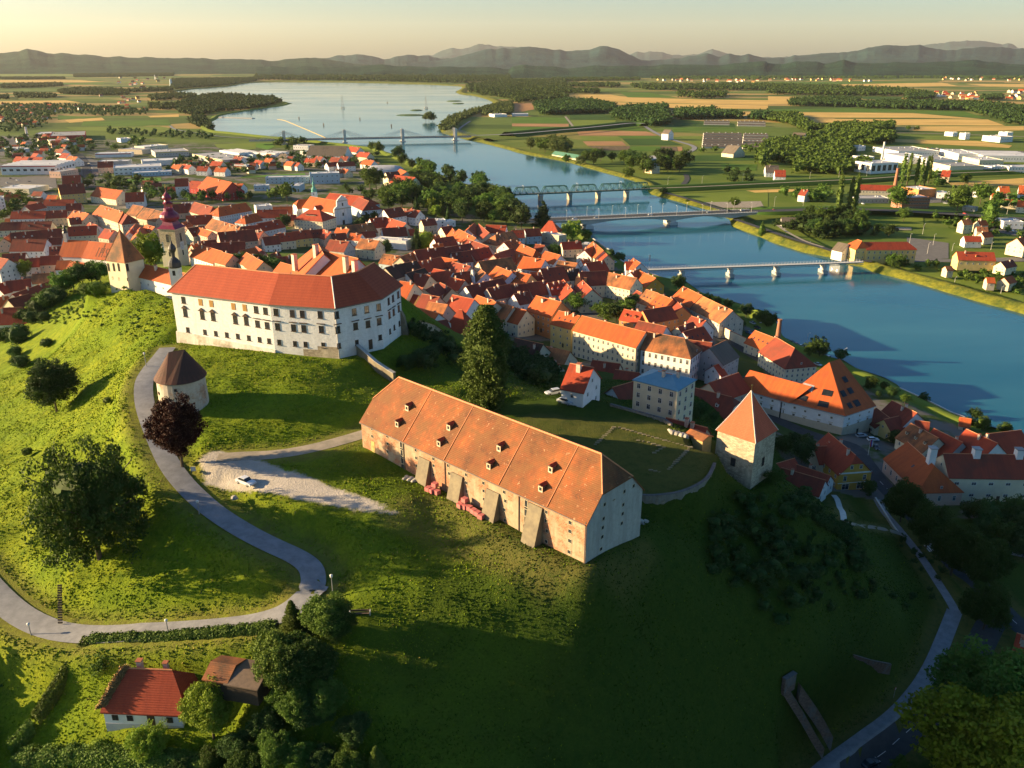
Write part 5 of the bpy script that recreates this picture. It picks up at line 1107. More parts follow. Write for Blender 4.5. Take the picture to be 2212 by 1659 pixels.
def roofpt(u,v): # u along,v 0 eave .. 1 ridge,on the south slope,6 cm proud
 return Vector((u,-w_/2*(1-v) - .05,h_+r_*v + .05))
def stroke(m,u0,v0,u1,v1,th=.5,mat='frame_brown'):
 a,b_=roofpt(u0,v0),roofpt(u1,v1); d=(b_-a).normalized(); n=Vector((0,-r_,w_/2)).normalized(); s=d.cross(n)*th/2; m.face([a-s,b_-s,b_+s,a+s],mat)
m=MB(); u=L_ * .02
for q in ((0,.15,0,.65),(-.6,.65,.6,.65),(-.6,.15,.6,.15)): stroke(m,u+q[0],q[1],u+q[2],q[3])
u+=2.6
for q in ((0,.15,0,.65),(2.4,.15,2.4,.65),(0,.4,2.4,.4),(-.5,.15,.5,.15),(1.9,.15,2.9,.15),(-.5,.65,.5,.65),(1.9,.65,2.9,.65),(1.2,.4,1.2,.95),(.5,.78,1.9,.78)): stroke(m,u+q[0],q[1],u+q[2],q[3])
u+=4.2
for q in ((0,.22,.5,.15),(.5,.15,1.5,.15),(1.5,.15,2,.25),(2,.25,1.6,.37),(1.6,.37,.4,.43),(.4,.43,0,.55),(0,.55,.5,.65),(.5,.65,1.5,.65),(1.5,.65,2,.58)): stroke(m,u+q[0],q[1],u+q[2],q[3])
b.part('roof_letters',m,ro)
# ---- twin towered monastery area behind the castle
b=house(P('B2',472,38),P('B2',735,82),19,12, 'tile_orange', 'white',r=9,ch=0,nf=1,sp=6,ww=1.4,wh=3.4,label='large orange roofed monastery church with a white gabled baroque front',name='church',cat='church',gw=0,door=False,f=(.0,0))
L_,w_,h_,r_,ro,g=b.dim; m=MB(); x_=L_/2
prof=[(-10,-2),(10,-2),(10,15),(8.5,16.5),(6.5,17.5),(6.2,22),(5,23.5),(3.6,24.5),(0,27),(-3.6,24.5),(-5,23.5),(-6.2,22),(-6.5,17.5),(-8.5,16.5),(-10,15)]
m.prism([(x_+1.4,y_,z_) for y_,z_ in prof],[(x_ + .3,y_,z_) for y_,z_ in prof], 'plaster_white',bot=True)
for y_ in (-9,-6,-2.5,2.5,6,9): m.box(x_+1.35,x_+1.75,y_ - .5,y_ + .5,0,14.5, 'plaster_white')
m.box(x_+1.35,x_+2.0,-10.2,10.2,14.5,15.3, 'frame_stone'); m.box(x_+1.35,x_+1.9,-6.4,6.4,21.6,22.2, 'frame_stone'); fa=b.part('facade',m)
b.window((x_+1.5,0,18.5),(1,0),1.6,2.8, 'frame_stone'); b.window((x_+1.5,0,9.5),(1,0),1.8,3, 'frame_stone'); m=MB(); m.box(x_+1.4,x_+1.6,-1.2,1.2,0,4, 'door_dark'); b.part('door',m)
m=MB(); m.box(-3.2,3.2,-w_/2-2.5,-w_/2+2,-1,12, 'plaster_white'); m.face([(-3.2,-w_/2-2.5,12),(3.2,-w_/2-2.5,12),(0,-w_/2-2.5,16)], 'plaster_white'); m.face([(-3.5,-w_/2-2.8,11.8),(0,-w_/2-2.8,16.2),(0,-2.5,16.2),(-3.5,-w_/2+1,11.8)][::-1], 'tile_red'); m.face([(3.5,-w_/2-2.8,11.8),(0,-w_/2-2.8,16.2),(0,-2.5,16.2),(3.5,-w_/2+1,11.8)], 'tile_red'); b.part('transept',m)
house(P('B2',372,66),P('B2',470,58),15,10, 'tile_orange', 'white',r=7,ch=0,f=(.6,0),nf=1,label='lower orange choir roof at the left end of the monastery church',name='church_choir',cat='church',gw=0)
house(P('B2',462,150),P('B2',545,156),20,9, 'tile_red', 'cream',r=7.5,ch=0,f=(1,1),nf=3,sp=3,dorm=6,label='cream hip roofed building in front of the monastery church',name='monastery_building',cat='building')
house(P('A2',640,1322),P('A2',925,1350),22,9, 'tile_red', 'blue',r=8,ch=1,f=(0,1),label='big dark red monastery roof behind the white baroque front',name='monastery_building',cat='building')
house(P('A2',880,1352),P('A2',975,1392),18,9, 'tile_dark', 'blue',r=7,ch=0,f=(0,1),label='dark red monastery wing right of the white baroque front',name='monastery_building',cat='building')
q=atz(*P('A2',505,1352),16); B=Bld('bell_tower', 'slim white bell tower with a turquoise copper spire', 'bell tower',q); m=MB(); m.box(-2.6,2.6,-2.6,2.6,-14,5, 'plaster_white'); B.part('wall',m)
m=MB(); m.lathe([(3.2,5),(2.6,6),(2.9,7.5),(1.6,9.5),(1.2,10),(1.2,12),(1.7,12.6),(1.3,13.8),(.5,15.5),(.15,20)], 'onion_green',10); B.part('spire',m,smooth=False); B.window((0,-2.6,2.6),(0,-1),1.0,2.2)
# ---- theatre-like white gable
b=house(P('B2',1945,668),P('B2',1985,700),12,8, 'tile_old', 'white',ch=0,label='white building with a curved baroque gable in the old town',name='town_building',cat='building')
L_,w_,h_,r_,ro,g=b.dim; m=MB(); aa=np.linspace(0,math.pi,9); pr=[(-5.5,-1),(5.5,-1),(5.5,8.4),(4.5,8.8),(4.2,11),(3,11.6)]+[(2.8*math.cos(a_),12+3.0*math.sin(a_)) for a_ in aa]+[(-3,11.6),(-4.2,11),(-4.5,8.8),(-5.5,8.4)]
m.prism([(u_,-w_/2-1.0,z_) for u_,z_ in pr],[(u_,-w_/2 - .2,z_) for u_,z_ in pr], 'plaster_white',bot=True); m.face([(u_,-w_/2-1.0,z_) for u_,z_ in pr], 'plaster_white'); b.part('gable',m)
for u_,z_ in ((-2,6),(0,6),(2,6),(0,11.5)): b.window((u_,-w_/2-1.02,z_),(0,-1),1,1.7, 'frame_brown')
# ---- flat-roofed town buildings
cluster([('B2',1525,252,1640,246,10,9,'flat_white','white',dict(nf=3)),('B2',1640,262,1725,250,9,5,'flat_white','white'),('B2',1010,406,1295,428,10,7,'flat_white','white',dict(nf=0)),('B3',235,345,405,382,9,8,'flat_white','beige',dict(nf=1,sp=5)),('B3',600,455,685,460,8,9,'flat_grey','grey'),('B3',565,540,665,556,8,7,'flat_grey','white'),('B2',0,128,140,118,12,7,'flat_white','white')], 'between the old town roofs', 'flat roofed buildings in the old town',name='flat_roofed_building',fn=flat,cat='building')
house(P('B3',322,248),P('B3',345,249),15,8, 'tile_new', 'white',r=9,f=(1,1),ch=0,nf=2,label='white riverside tower house with a steep bright red roof',name='tower_house',cat='house')
# ---- the large white building with dark roof panels
zb=12.0; bq=atz(*Q(1545,940),zb); ze_=zab(bq,*Q(1580,735))
pe=[atz(*Q(x_,y_),ze_) for x_,y_ in ((455,430),(1010,585),(1580,722),(1900,615))]
B=Bld('town_hall', 'big white building with an orange red pyramid roof and dark roof panels', 'building',(pe[2].x,pe[2].y+10,zb))
d_=(pe[2]-pe[1]).normalized(); nb=Vector((-d_.y,d_.x,0)); WD=15.0
dR=(pe[3]-pe[2]); dR.z=0; wR=dR.length
blk=[pe[2]-d_*26,pe[2],pe[3],pe[3]-d_*26]
apx=atz(*Q(1412,160),ze_+14); apx2=atz(*Q(1520,125),ze_+14)
m=MB(); fa_=[blk[0],blk[1],apx]; m.face([blk[0],blk[1],apx], 'tile_orange'); m.face([blk[1],blk[2],apx2,apx], 'tile_orange'); m.face([blk[2],blk[3],apx2], 'tile_orange'); m.face([blk[3],blk[0],apx,apx2], 'tile_orange')
k_=(pe[0]-blk[0]); rg_=6.5; dl=(blk[0]-pe[0]).normalized(); nl=Vector((-dl.y,dl.x,0)); rA=pe[0]+nl*WD/2+dl*1; rA.z=ze_+rg_; rB=blk[0]+nl*WD/2+dl*9; rB.z=ze_+rg_
m.face([pe[0],blk[0]+dl*4,rB,rA], 'tile_orange'); bk0,bk1=pe[0]+nl*WD,blk[0]+nl*WD+dl*4; m.face([bk1,bk0,rA,rB], 'tile_orange'); m.face([bk0,pe[0],rA], 'tile_orange'); ro=worldpart(B, 'roof',m)
m=MB(); lo=Vector((0,0,-.35))
for a_,b_ in ((pe[0],blk[0]),(blk[0],blk[1]),(blk[1],blk[2]),(blk[2],blk[3])): m.face([a_+lo,b_+lo,b_+Vector((0,0,.02)),a_+Vector((0,0,.02))], 'flat_grey')
worldpart(B, 'gutter',m,ro)
m=MB(); dn=lambda p,z: Vector((p.x,p.y,z)); cin=Vector((sum(p.x for p in blk)/4,sum(p.y for p in blk)/4,0))
wl=[dn(p+(Vector((cin.x,cin.y,p.z))-p).normalized() * .8,0) for p in blk]
for i in range(4): a_,b_=wl[i],wl[(i+1) % 4]; m.face([dn(a_,zb-3),dn(b_,zb-3),dn(b_,ze_ - .2),dn(a_,ze_ - .2)], 'plaster_white')
lw0=pe[0]+nl * .6+dl * .6; lw1=blk[0]+nl * .6; lw2,lw3=bk1-nl * .6,bk0-nl * .6+dl * .6
for a_,b_ in ((lw0,lw1),(lw2,lw3),(lw3,lw0)): m.face([dn(a_,zb-3),dn(b_,zb-3),dn(b_,ze_ - .2),dn(a_,ze_ - .2)], 'plaster_white')
worldpart(B, 'wall',m)
m=MB()
for a_,b_ in ((lw0,lw1),(wl[0],wl[1]),(wl[1],wl[2])):
 u_=(b_-a_); u_.z=0; u_.normalize(); n_=Vector((u_.y,-u_.x,0)) * .07; m.face([dn(a_+n_,zb-3),dn(b_+n_,zb-3),dn(b_+n_,zb+3.2),dn(a_+n_,zb+3.2)], 'plaster_beige'); m.face([dn(a_+n_,zb+3.2),dn(b_+n_,zb+3.2),dn(b_,zb+3.25),dn(a_,zb+3.25)], 'plaster_beige')
worldpart(B, 'plinth',m)
def tw(x_,y_,a_,b_,w,h,cap=False):
 p,n=onface(*Q(x_,y_),a_,b_,.02); o=B.window(B.I@p,n,w,h, 'frame_stone', 'cross')
 if cap: q=MB(); q.box(-w * .9,w * .9,-.3,0,h/2 + .5,h/2 + .7, 'frame_stone'); B.part('cornice',q,o)
for x_,y_ in ((705,530),(822,562),(938,598)): tw(x_,y_,lw0,lw1,.9,.9)
for x_,y_ in ((700,600),(810,642),(927,678)): tw(x_,y_,lw0,lw1,1.0,1.8,True)
for x_,y_ in ((1051,632),(1161,670),(1307,709),(1434,736)): tw(x_,y_,wl[0],wl[1],.9,.9)
for x_,y_ in ((1038,716),(1148,755),(1295,790),(1420,818)): tw(x_,y_,wl[0],wl[1],1.0,1.8,True)
for x_,y_ in ((1615,748),(1726,713),(1823,677)): tw(x_,y_,wl[1],wl[2],.7,.8)
for x_,y_ in ((1598,828),(1708,796),(1804,757)): tw(x_,y_,wl[1],wl[2],1.0,1.8,True)
for x_,y_ in ((800,715),(915,755),(1024,790),(1135,828),(1288,875)): tw(x_,y_,(lw0 if x_<1010 else wl[0]),(lw1 if x_<1010 else wl[1]),.8,.6)
p,n=onface(*Q(1697,880),wl[1],wl[2],.02); m=MB(); m.box(-.6,.6,-.1,.05,-1.3,1.3, 'door_dark'); o=B.part('door',m); o.location=B.I@p; o.rotation_euler=(0,0,math.atan2(n.y,n.x)+math.pi/2)
def rpanel(pts,a_,b_,c_,mat):
 n=(b_-a_).cross(c_-a_).normalized(); o=Vector((0,0,CAMZ)); out=[]
 for x_,y_ in pts: d=Vector(ray(*Q(x_,y_))); t=(a_+n * .12-o).dot(n)/d.dot(n); out.append(o+d*t)
 m=MB(); m.face(out[::-1],mat); n2=(out[1]-out[0]).cross(out[2]-out[0])
 m.prism([p-n * .12 for p in out],out,mat); worldpart(B, 'roof_panel',m,ro)
fA=(blk[0],blk[1],apx); fB=(blk[1],blk[2],apx)
for pts,f_,mt in (([(1115,440),(1230,470),(1258,405),(1145,372)],fA, 'flat_white'),([(1058,530),(1170,570),(1195,518),(1085,483)],fA, 'glass_dark'),([(1328,498),(1435,518),(1455,460),(1350,437)],fA, 'glass_dark'),([(1285,612),(1395,635),(1410,578),(1305,555)],fA, 'glass_dark'),
   ([(1575,375),(1615,360),(1578,303),(1538,318)],fB, 'glass_dark'),([(1555,523),(1597,508),(1562,448),(1520,462)],fB, 'glass_dark'),([(1628,493),(1672,475),(1635,418),(1592,433)],fB, 'glass_dark'),([(1625,643),(1662,630),(1628,573),(1590,587)],fB, 'glass_dark'),([(1695,625),(1745,606),(1705,545),(1650,562)],fB, 'glass_dark')): rpanel(pts,*f_,mt)
# ---- lower right houses
YH=house(P('C4',520,418),P('C4',738,598),12,6.5, 'tile_red', 'ochre',zg=12,r=6,f=(0,.35),ch=2,sides='s',nf=2,label='ochre yellow house with a white trimmed gable and pinkish red roof',name='house',cat='house',ext=(0,1.5),door=False)
b=YH; L_,w_,h_,r_=b.dim[:4]
for u_ in (-3.6,3.6): b.window((L_/2,u_,4.6),(1,0),1.2,2.0, 'frame_white')
for u_ in (-1.7,1.7): b.window((L_/2,u_,8.8),(1,0),1.1,1.5, 'frame_white')
for u_ in (-3,2.5): b.window((L_/2,u_,1.4),(1,0),2.6,2.2, 'frame_white')
m=MB(); m.box(L_/2 + .0,L_/2 + .14,-w_/2,w_/2,6.4,6.9, 'plaster_white'); m.box(L_/2,L_/2 + .12,-w_/2,w_/2,2.8,3.0, 'plaster_white'); b.part('trim',m)
cluster([('C4',395,542,590,530,10,5.5,T_R,'cream',dict(zg=12,ch=1)),('C4',60,690,232,640,9,4,T_R,'white',dict(zg=14,nf=1,ch=0)),('C4',235,690,545,792,8,4,T_D,'white',dict(zg=13,nf=1)),('C4',115,722,500,832,9,3.6,T_D,'white',dict(zg=15,nf=1,ch=1,f=(0,0),label='low white building with a dark red roof at the end of the white path')),
 ('C4',1205,498,1438,706,15,5.2,T_O,'pink',dict(zg=12,f=(0,1),nf=1,sp=3.6,wh=1.9,ww=1.0,ch=0,sky=1,label='long salmon pink single storey building with an orange hipped roof')),('C4',1512,600,2260,612,13,9,T_D,'cream',dict(zg=12,ch=0,nf=2,sp=5.2,ww=1.6,wh=1.1,f=(0,0),label='long cream building with three white chimneys and small barred windows')),
 ('C4',1070,142,1290,250,12,5.5,T_D,'white',dict(zg=9)),('C4',935,205,1050,290,10,4,T_D,'cream',dict(zg=9,ch=0)),('C4',1000,306,1130,276,10,4,T_D,'yellow',dict(zg=9,ch=0)),('C4',1232,336,1478,468,12,6,T_L,'cream',dict(zg=9,dorm=3)),('C4',1272,312,1400,330,9,4,T_D,'white',dict(zg=9,ch=0)),
 ('C4',1432,382,1685,505,13,5,T_R,'grey',dict(zg=9)),('C4',1712,388,1988,512,15,6,T_R,'white',dict(zg=9,ch=1)),('C4',1890,432,2190,396,15,5,T_R,'blue',dict(zg=9,ch=0)),('C4',1655,285,1760,302,6,2.5,T_O,'beige',dict(zg=4,nf=1,ch=0)),
 ('C4',1380,640,1510,650,12,5,T_D,'beige',dict(zg=11,ch=0)),('D4',2150,492,2350,560,13,5,T_R,'white',dict(zg=12,ch=1,nf=1))],
 'at the lower right', 'houses at the lower right of the town')
for o in [o for o in COL.objects if o.get('label', '').startswith('long cream building with three')]:
 m=MB()
 ro=[c for c in o.children if c.name.startswith('roof')][0]
 for u_ in (-18,-3.5,10.5): m=MB(); m.box(u_-1.1,u_+1.1,-1.4,.8,10,16.6, 'plaster_white'); m.box(u_-1.3,u_+1.3,-1.6,1.0,16.6,16.9, 'flat_grey'); link('chimney',m.mesh('chimney'),ro)
# lean-to under the cream building
# ---------------------------------------------------------------- plain: fields,roads,banks
def polyf(name,mat,pts,z=.14,kind='structure'): return sheet(name,[atz(*P(*t),z) for t in pts],mat,kind)
def tt(t,*xy): return [(t,xy[i],xy[i+1]) for i in range(0,len(xy),2)]
FIELDS=[('wheat',tt('A3',450,472,850,472,1000,495,1580,512,2212,520,2212,560,1300,545,520,520),.16),('wheat',tt('A3',520,526,1300,550,2212,566,2212,598,1700,590,950,585,880,562),.16),
 ('crop',tt('A3',930,450,1180,455,1440,500,1000,495),.2),('wheat',tt('A4',0,622,400,625,1250,632,1850,682,1250,672,600,670,0,652),.16),('wheat',tt('A4',300,680,1900,687,2050,740,1100,735,700,722,350,702),.16),
 ('wheat',tt('A4',1080,747,2212,745,2212,780,1500,790,1080,780),.16),('crop',tt('A4',0,600,700,590,1700,618,1900,680,1250,628,0,618),.16),('wheat',tt('A4',1080,857,1800,872,2110,912,2080,932,1600,907,1100,882),.2),
 ('meadow',tt('A4',1060,820,2212,845,2212,870,1800,870,1100,852),.16),('wheat',tt('A4',0,1288,330,1290,300,1308,0,1316),.2),('wheat',tt('A4',1560,1235,2212,1192,2212,1255,1600,1265),.2),('wheat',tt('A4',0,486,270,490,180,550,0,555),.16),
 ('wheat',tt('A4',330,388,1500,368,1650,398,800,408),.16),('crop',tt('A4',0,365,900,358,1500,366,330,386,0,380),.16),('wheat',tt('A4',1700,378,2212,380,2212,408,1900,400),.16),('crop_dark',tt('A4',800,490,1160,495,1140,520,820,512),.16),
 ('soil',tt('A3',560,785,1160,790,1260,825,580,825),.2),('crop',tt('A3',760,780,1060,740,1150,785),.2),('meadow',tt('A3',585,830,930,835,945,870,600,870),.2),('crop',tt('A3',910,828,1260,828,1310,852,945,850),.24),
 ('crop_dark',tt('A3',950,852,1310,853,1480,910,1020,912),.2),('soil',tt('A3',610,876,950,876,990,912,650,912),.2),('soil_dark',tt('A3',650,916,1020,916,1010,952,760,952),.2),('crop',tt('A3',1022,916,1280,920,1285,960,1020,956),.2),('soil_dark',tt('A3',1285,920,1425,922,1430,960,1290,960),.2),('soil',tt('A3',1428,922,1470,922,1475,960,1435,960),.2),
 ('crop_dark',tt('A3',500,650,860,650,900,690,500,688),.2),('meadow',tt('A3',500,692,900,692,880,722,530,758),.2),('crop',tt('A3',0,662,468,670,485,716,0,716),.2),('soil',tt('A3',0,722,490,725,490,750,0,745),.2),('crop',tt('A3',0,750,495,755,500,775,200,798,0,806),.2),
 ('crop_dark',tt('A3',1370,680,1920,722,1930,755,1400,745),.2),('crop',tt('A3',1380,750,1930,760,1930,785,1650,780,1400,800),.2),('meadow',tt('A3',1440,830,1640,830,1640,905,1600,905),.2),('crop_dark',tt('A3',1470,1000,2130,992,2120,1040,1500,1050),.2),('crop',tt('A3',1800,1070,2120,1075,2110,1130,1820,1120),.2),
 ('meadow',tt('A3',1400,1330,2212,1285,2212,1450,1850,1440,1500,1370),.2),('gravel',tt('A3',1650,1402,2150,1392,2180,1448,1820,1450),.28),('wheat',tt('A3',2020,1300,2212,1292,2212,1315,2100,1318),.28),('soil',tt('A3',20,545,180,545,190,600,20,628),.16),('wheat',tt('A3',1330,610,1420,612,1400,650,1340,650),.16),('wheat',tt('A3',1750,635,2212,620,2212,645,1900,668),.2),
 ('crop',tt('A1',500,650,850,668,500,690),.2),('wheat',tt('A1',560,692,880,670,905,690,600,715),.2),('crop',tt('A1',720,702,1450,688,1480,740,700,742),.2),('meadow',tt('A1',560,752,1380,745,1520,770,1570,820,1400,800,900,785,650,780),.2),('wheat',tt('A1',1280,658,1545,640,1545,664,1300,668),.2),('wheat',tt('A1',0,345,700,348,900,362,0,366),.16),('meadow',tt('A1',0,262,560,272,640,310,0,312),.16),('crop',tt('A1',0,372,900,366,900,380,0,392),.16),('wheat',tt('A1',0,530,560,520,700,540,0,552),.16),
 ('pitch',tt('A1',1020,1205,1390,1188,1400,1268,1340,1275,1080,1240),.2),('pitch',tt('A1',1940,1200,2212,1172,2212,1235,2060,1240),.2),('pitch',tt('A2',0,1172,420,1150,430,1165,60,1190,70,1215,0,1235),.2),('pitch',tt('A2',395,1255,900,1262,700,1312,400,1322),.2),('pitch',tt('A2',0,895,140,890,162,920,100,948,0,925),.2),('meadow',tt('A1',1850,900,2212,890,2212,940,2050,960,1880,930),.2),
 ('paving',tt('A1',0,1185,480,1185,500,1330,300,1345,0,1260),.22),('paving',tt('A1',690,1010,850,1040,850,1180,700,1170),.22),('paving',tt('A1',0,830,300,850,420,1000,0,1000),.2),('paving',tt('A4',900,920,2212,960,2212,1000,1100,1000,950,960),.2),('paving',tt('A4',1170,1290,1480,1310,1560,1400,1200,1420,1160,1400),.2),
 ('paving',tt('B4',1200,390,1560,440,1560,575,1190,575,1200,480),.2),('paving',tt('B4',1880,255,2212,300,2212,390,1900,330),.2),('meadow',tt('B4',850,190,1340,180,1345,310,860,300),.3),('meadow',tt('B4',950,620,1480,600,1900,760,2212,860,2212,960,1500,790,1000,690),.3),('paving',tt('B4',1100,560,1560,580,2212,560,2212,600,1500,605,1100,600),.34),('gravel',tt('B4',880,300,1240,305,1240,330,900,325),.34)]
for mt,pts,z in FIELDS: polyf('field' if mt in ('wheat', 'crop', 'crop_dark', 'soil', 'soil_dark', 'meadow') else 'pitch' if mt == 'pitch' else 'paved_yard',mt,pts,z)
def flatroad(name,pts,w,z=.4,mat='asphalt_dark',zs=None):
 l=smoothline([atz(*P(*t),z if zs is None else zs[i]) for i,t in enumerate(pts)],2); V=[]; n=len(l)
 for i,p in enumerate(l):
  a,b=l[max(i-1,0)],l[min(i+1,n-1)]; d=(b-a); d.z=0; d.normalize(); nl=Vector((-d.y,d.x,0))*w/2; V+=[p-nl,p+nl]
 me=npmesh(name,[tuple(v) for v in V],[(2*i,2*i+2,2*i+3,2*i+1) for i in range(n-1)],[mat])
 if me.polygons[0].normal.z<0: me.flip_normals()
 return tag(link(name,me),kind='structure')
flatroad('road',tt('A3',1150,745,1200,780,1300,832,1450,880,1560,910,1585,935,1540,965,1430,1000,1422,1060),9,mat='asphalt')
flatroad('road',tt('A3',1330,1318,1500,1365,1700,1430,1830,1470),6,4.9); flatroad('road',tt('B3',1930,235,2212,330)+tt('B4',200,400,480,480,780,585,900,600),6,4.9)
flatroad('road',tt('A3',1500,1160,1520,1200,1470,1260),7); flatroad('path',tt('B4',80,285,180,355,330,430,480,475),3,5.0, 'gravel'); flatroad('road',tt('A1',680,990,740,1060,760,1180,780,1260,790,1400,800,1560),12)
flatroad('road',tt('A1',1470,740,1500,770,1640,795,1900,835,2212,850),6,.5, 'asphalt'); flatroad('road',tt('A4',500,800,1100,800,1600,812,2212,835),10,.5, 'gravel'); flatroad('road',tt('A3',460,660,500,710,540,765),6,.5, 'gravel'); flatroad('road',tt('A2',1850,700,1760,760,1730,800),6,.6, 'asphalt')
# railway and its embankment,main road on the right bank
def bank_line(name,pts,prof,mat,zsm=0): return strip(name,smoothline([atz(*P(*t),zsm) for t in pts],2),prof,mat)
bank_line('embankment',tt('A3',1180,1320,1500,1310,2212,1272)+tt('A4',600,1250,900,1235,1250,1205,1600,1180,2300,1155),[(-2,-.3),(10,6),(18,6),(30,-.3)], 'crop_dark')
flatroad('railway',tt('A3',1190,1280,1500,1272,2212,1238)+tt('A4',600,1210,900,1196,1250,1168,1600,1148,2300,1126),4,6.15, 'gravel')
bank_line('embankment',tt('A3',-20,835,300,800,650,778,900,748,1050,735,1140,742),[(-20,-.3),(0,9),(14,9),(30,-.3)], 'crop_dark')
flatroad('road',tt('A2',1850,826,2212,812)+tt('A3',150,800,400,778,650,757,900,730,1050,715,1140,722),11,9.1, 'asphalt')
# main road right of the road bridge
bank_line('embankment',tt('A3',2080,1490)+tt('A4',0,1510,400,1500,780,1496,1400,1525,2300,1590),[(-6,-.3),(0,5),(16,5),(24,-.3)], 'crop_dark')
flatroad('road',tt('A3',1900,1478,2212,1475)+tt('A4',400,1462,780,1460,1400,1487,2300,1550),14,6.2, 'asphalt_dark',[8.5,7.5,6.2,5.6,5.6,5.6])
# ---------------------------------------------------------------- bridges
def bridge_frame(pa,pb,z): a,b=atz(*pa,z),atz(*pb,z); return a,b,math.atan2((b-a).y,(b-a).x),(b-a).length
def onl(a,b,px,z):   # distance along a-b where picture column px lies
 best=min(range(400),key=lambda i: abs(px-(CX+F*(a.lerp(b,i/399).x)/((a.lerp(b,i/399).y)*CP-(a.lerp(b,i/399).z-CAMZ)*SP)))); return best/399*(b-a).length
# footbridge
a,b,rz,L=bridge_frame(P('B3',1165,668),P('B4',815,600),8.0)
B=Bld('footbridge', 'slim grey steel footbridge nearest to the viewer across the river', 'bridge',a,rz)
m=MB(); m.box(0,L,-2.1,2.1,-.5,0, 'concrete_light'); dk=B.part('deck',m)
m=MB()
for y in (-2.1,2.1):
 m.box(0,L,y - .12,y + .12,-2.0,-1.7, 'steel_grey'); m.box(0,L,y - .15,y + .15,-.62,-.3, 'steel_grey'); n=int(L/3)
 for i in range(n): x0,x1=L*i/n,L*(i+1)/n; m.tube((x0,y,-1.8),((x0+x1)/2,y,-.5),.08,.08, 'steel_grey',4,False); m.tube(((x0+x1)/2,y,-.5),(x1,y,-1.8),.08,.08, 'steel_grey',4,False)
B.part('truss',m)
for y in (-2.1,2.1):
 m=MB(); m.box(0,L,y - .05,y + .05,1.0,1.12, 'frame_white'); m.box(0,L,y - .03,y + .03,.5,.56, 'frame_white')
 for i in range(int(L/2.5)+1): m.box(i*2.5 - .06,i*2.5 + .06,y - .06,y + .06,0,1.5, 'frame_white')
 B.part('railing',m)
for px in (P('B3',1472,0)[0],P('B3',1890,0)[0],P('B4',82,0)[0],P('B4',487,0)[0]):
 x=onl(a,b,px,8); m=MB(); m.box(x-1.6,x+1.6,-4.5,4.5,-9.5,-5.2, 'concrete'); m.box(x-1,x+1,-3,3,-5.2,-2.1, 'concrete_light'); m.box(x-1.4,x+1.4,-3.4,3.4,-2.6,-2.05, 'concrete_light'); B.part('pier',m)
# road bridge
a,b,rz,L=bridge_frame(P('B3',60,262),P('B3',2120,172),9.5)
B=Bld('road_bridge', 'wide pale concrete road bridge with arched girders and tall lamps', 'bridge',a,rz)
m=MB(); m.box(0,L,0,15,-.5,0, 'asphalt_dark'); m.box(0,L,-1.6,-.02,-.55,.22, 'concrete_light'); m.box(0,L,15.02,16.6,-.55,.22, 'concrete_light'); B.part('deck',m)
X1=onl(a,b,P('B3',672,0)[0],9); X2=onl(a,b,P('B3',1405,0)[0],9); X3=onl(a,b,P('B3',1915,0)[0],9)
def depth_at(x):
 s=[0,X1,X2,X3]; d=min(abs(x-q) for q in s[1:]); return 1.4+3.6*max(0,1-d/42.0)**2
m=MB(); n=120
for i in range(n):
 x0,x1=L*i/n,L*(i+1)/n; d0,d1=depth_at(x0),depth_at(x1)
 m.face([(x0,1,-d0 - .5),(x1,1,-d1 - .5),(x1,0.2,-.55),(x0,0.2,-.55)], 'concrete_light'); m.face([(x1,14,-d1 - .5),(x0,14,-d0 - .5),(x0,14.8,-.55),(x1,14.8,-.55)], 'concrete_light'); m.face([(x0,14,-d0 - .5),(x1,14,-d1 - .5),(x1,1,-d1 - .5),(x0,1,-d0 - .5)], 'concrete')
B.part('girder',m)
for x in (X1,X2): m=MB(); m.box(x-4,x+4,-1,16,-10.5,-6.6, 'concrete_light'); m.prism([(x-3.5,0,-6.6),(x+3.5,0,-6.6),(x+3.5,15,-6.6),(x-3.5,15,-6.6)],[(x-2,1,-5.2),(x+2,1,-5.2),(x+2,14,-5.2),(x-2,14,-5.2)], 'concrete_light'); B.part('pier',m)
for y in (-1.5,16.5):
 m=MB(); m.box(0,L,y - .05,y + .05,1.1,1.2, 'frame_white')
 for i in range(int(L/3)): m.box(i*3 - .05,i*3 + .05,y - .05,y + .05,.2,1.2, 'frame_white')
 B.part('railing',m)
def lamp(name,label,loc,h,rz=0,group=None,arm=1.6,mat='concrete_light',head='frame_white',cat='street lamp'):
 B=Bld(name,label,cat,loc,rz,group); m=MB(); m.tube((0,0,-.3),(0,0,h),.14,.08,mat,6); B.part('pole',m); m=MB()
 if arm: m.tube((0,0,h),(arm,0,h + .25),.07,.06,mat,5); m.box(arm - .2,arm + .7,-.18,.18,h + .15,h + .35,head)
 else: m.lathe([(.08,h),(.26,h + .15),(.3,h + .5),(.1,h + .65)],head,8)
 B.part('lamp_head',m); return B
DK=B.M
lamps_n=[467,748,975,1200,1420,1637,1850,2060]; lamps_f=[695,916,1135,1355,1568,1778,1985]
for i,px in enumerate(lamps_n): x=onl(a,b,P('B3',px,0)[0],9); lamp('street_lamp', '%s from left of the lamps on the near side of the road bridge' % ORD[i],DK@Vector((x,-1.2,.2)),9,rz+math.pi/2, 'lamps on the road bridge')
for i,px in enumerate(lamps_f): x=onl(a,b,P('B3',px,0)[0],9) ; lamp('street_lamp', '%s from left of the lamps on the far side of the road bridge' % ORD[i],DK@Vector((x,16.2,.2)),9,rz-math.pi/2, 'lamps on the road bridge')
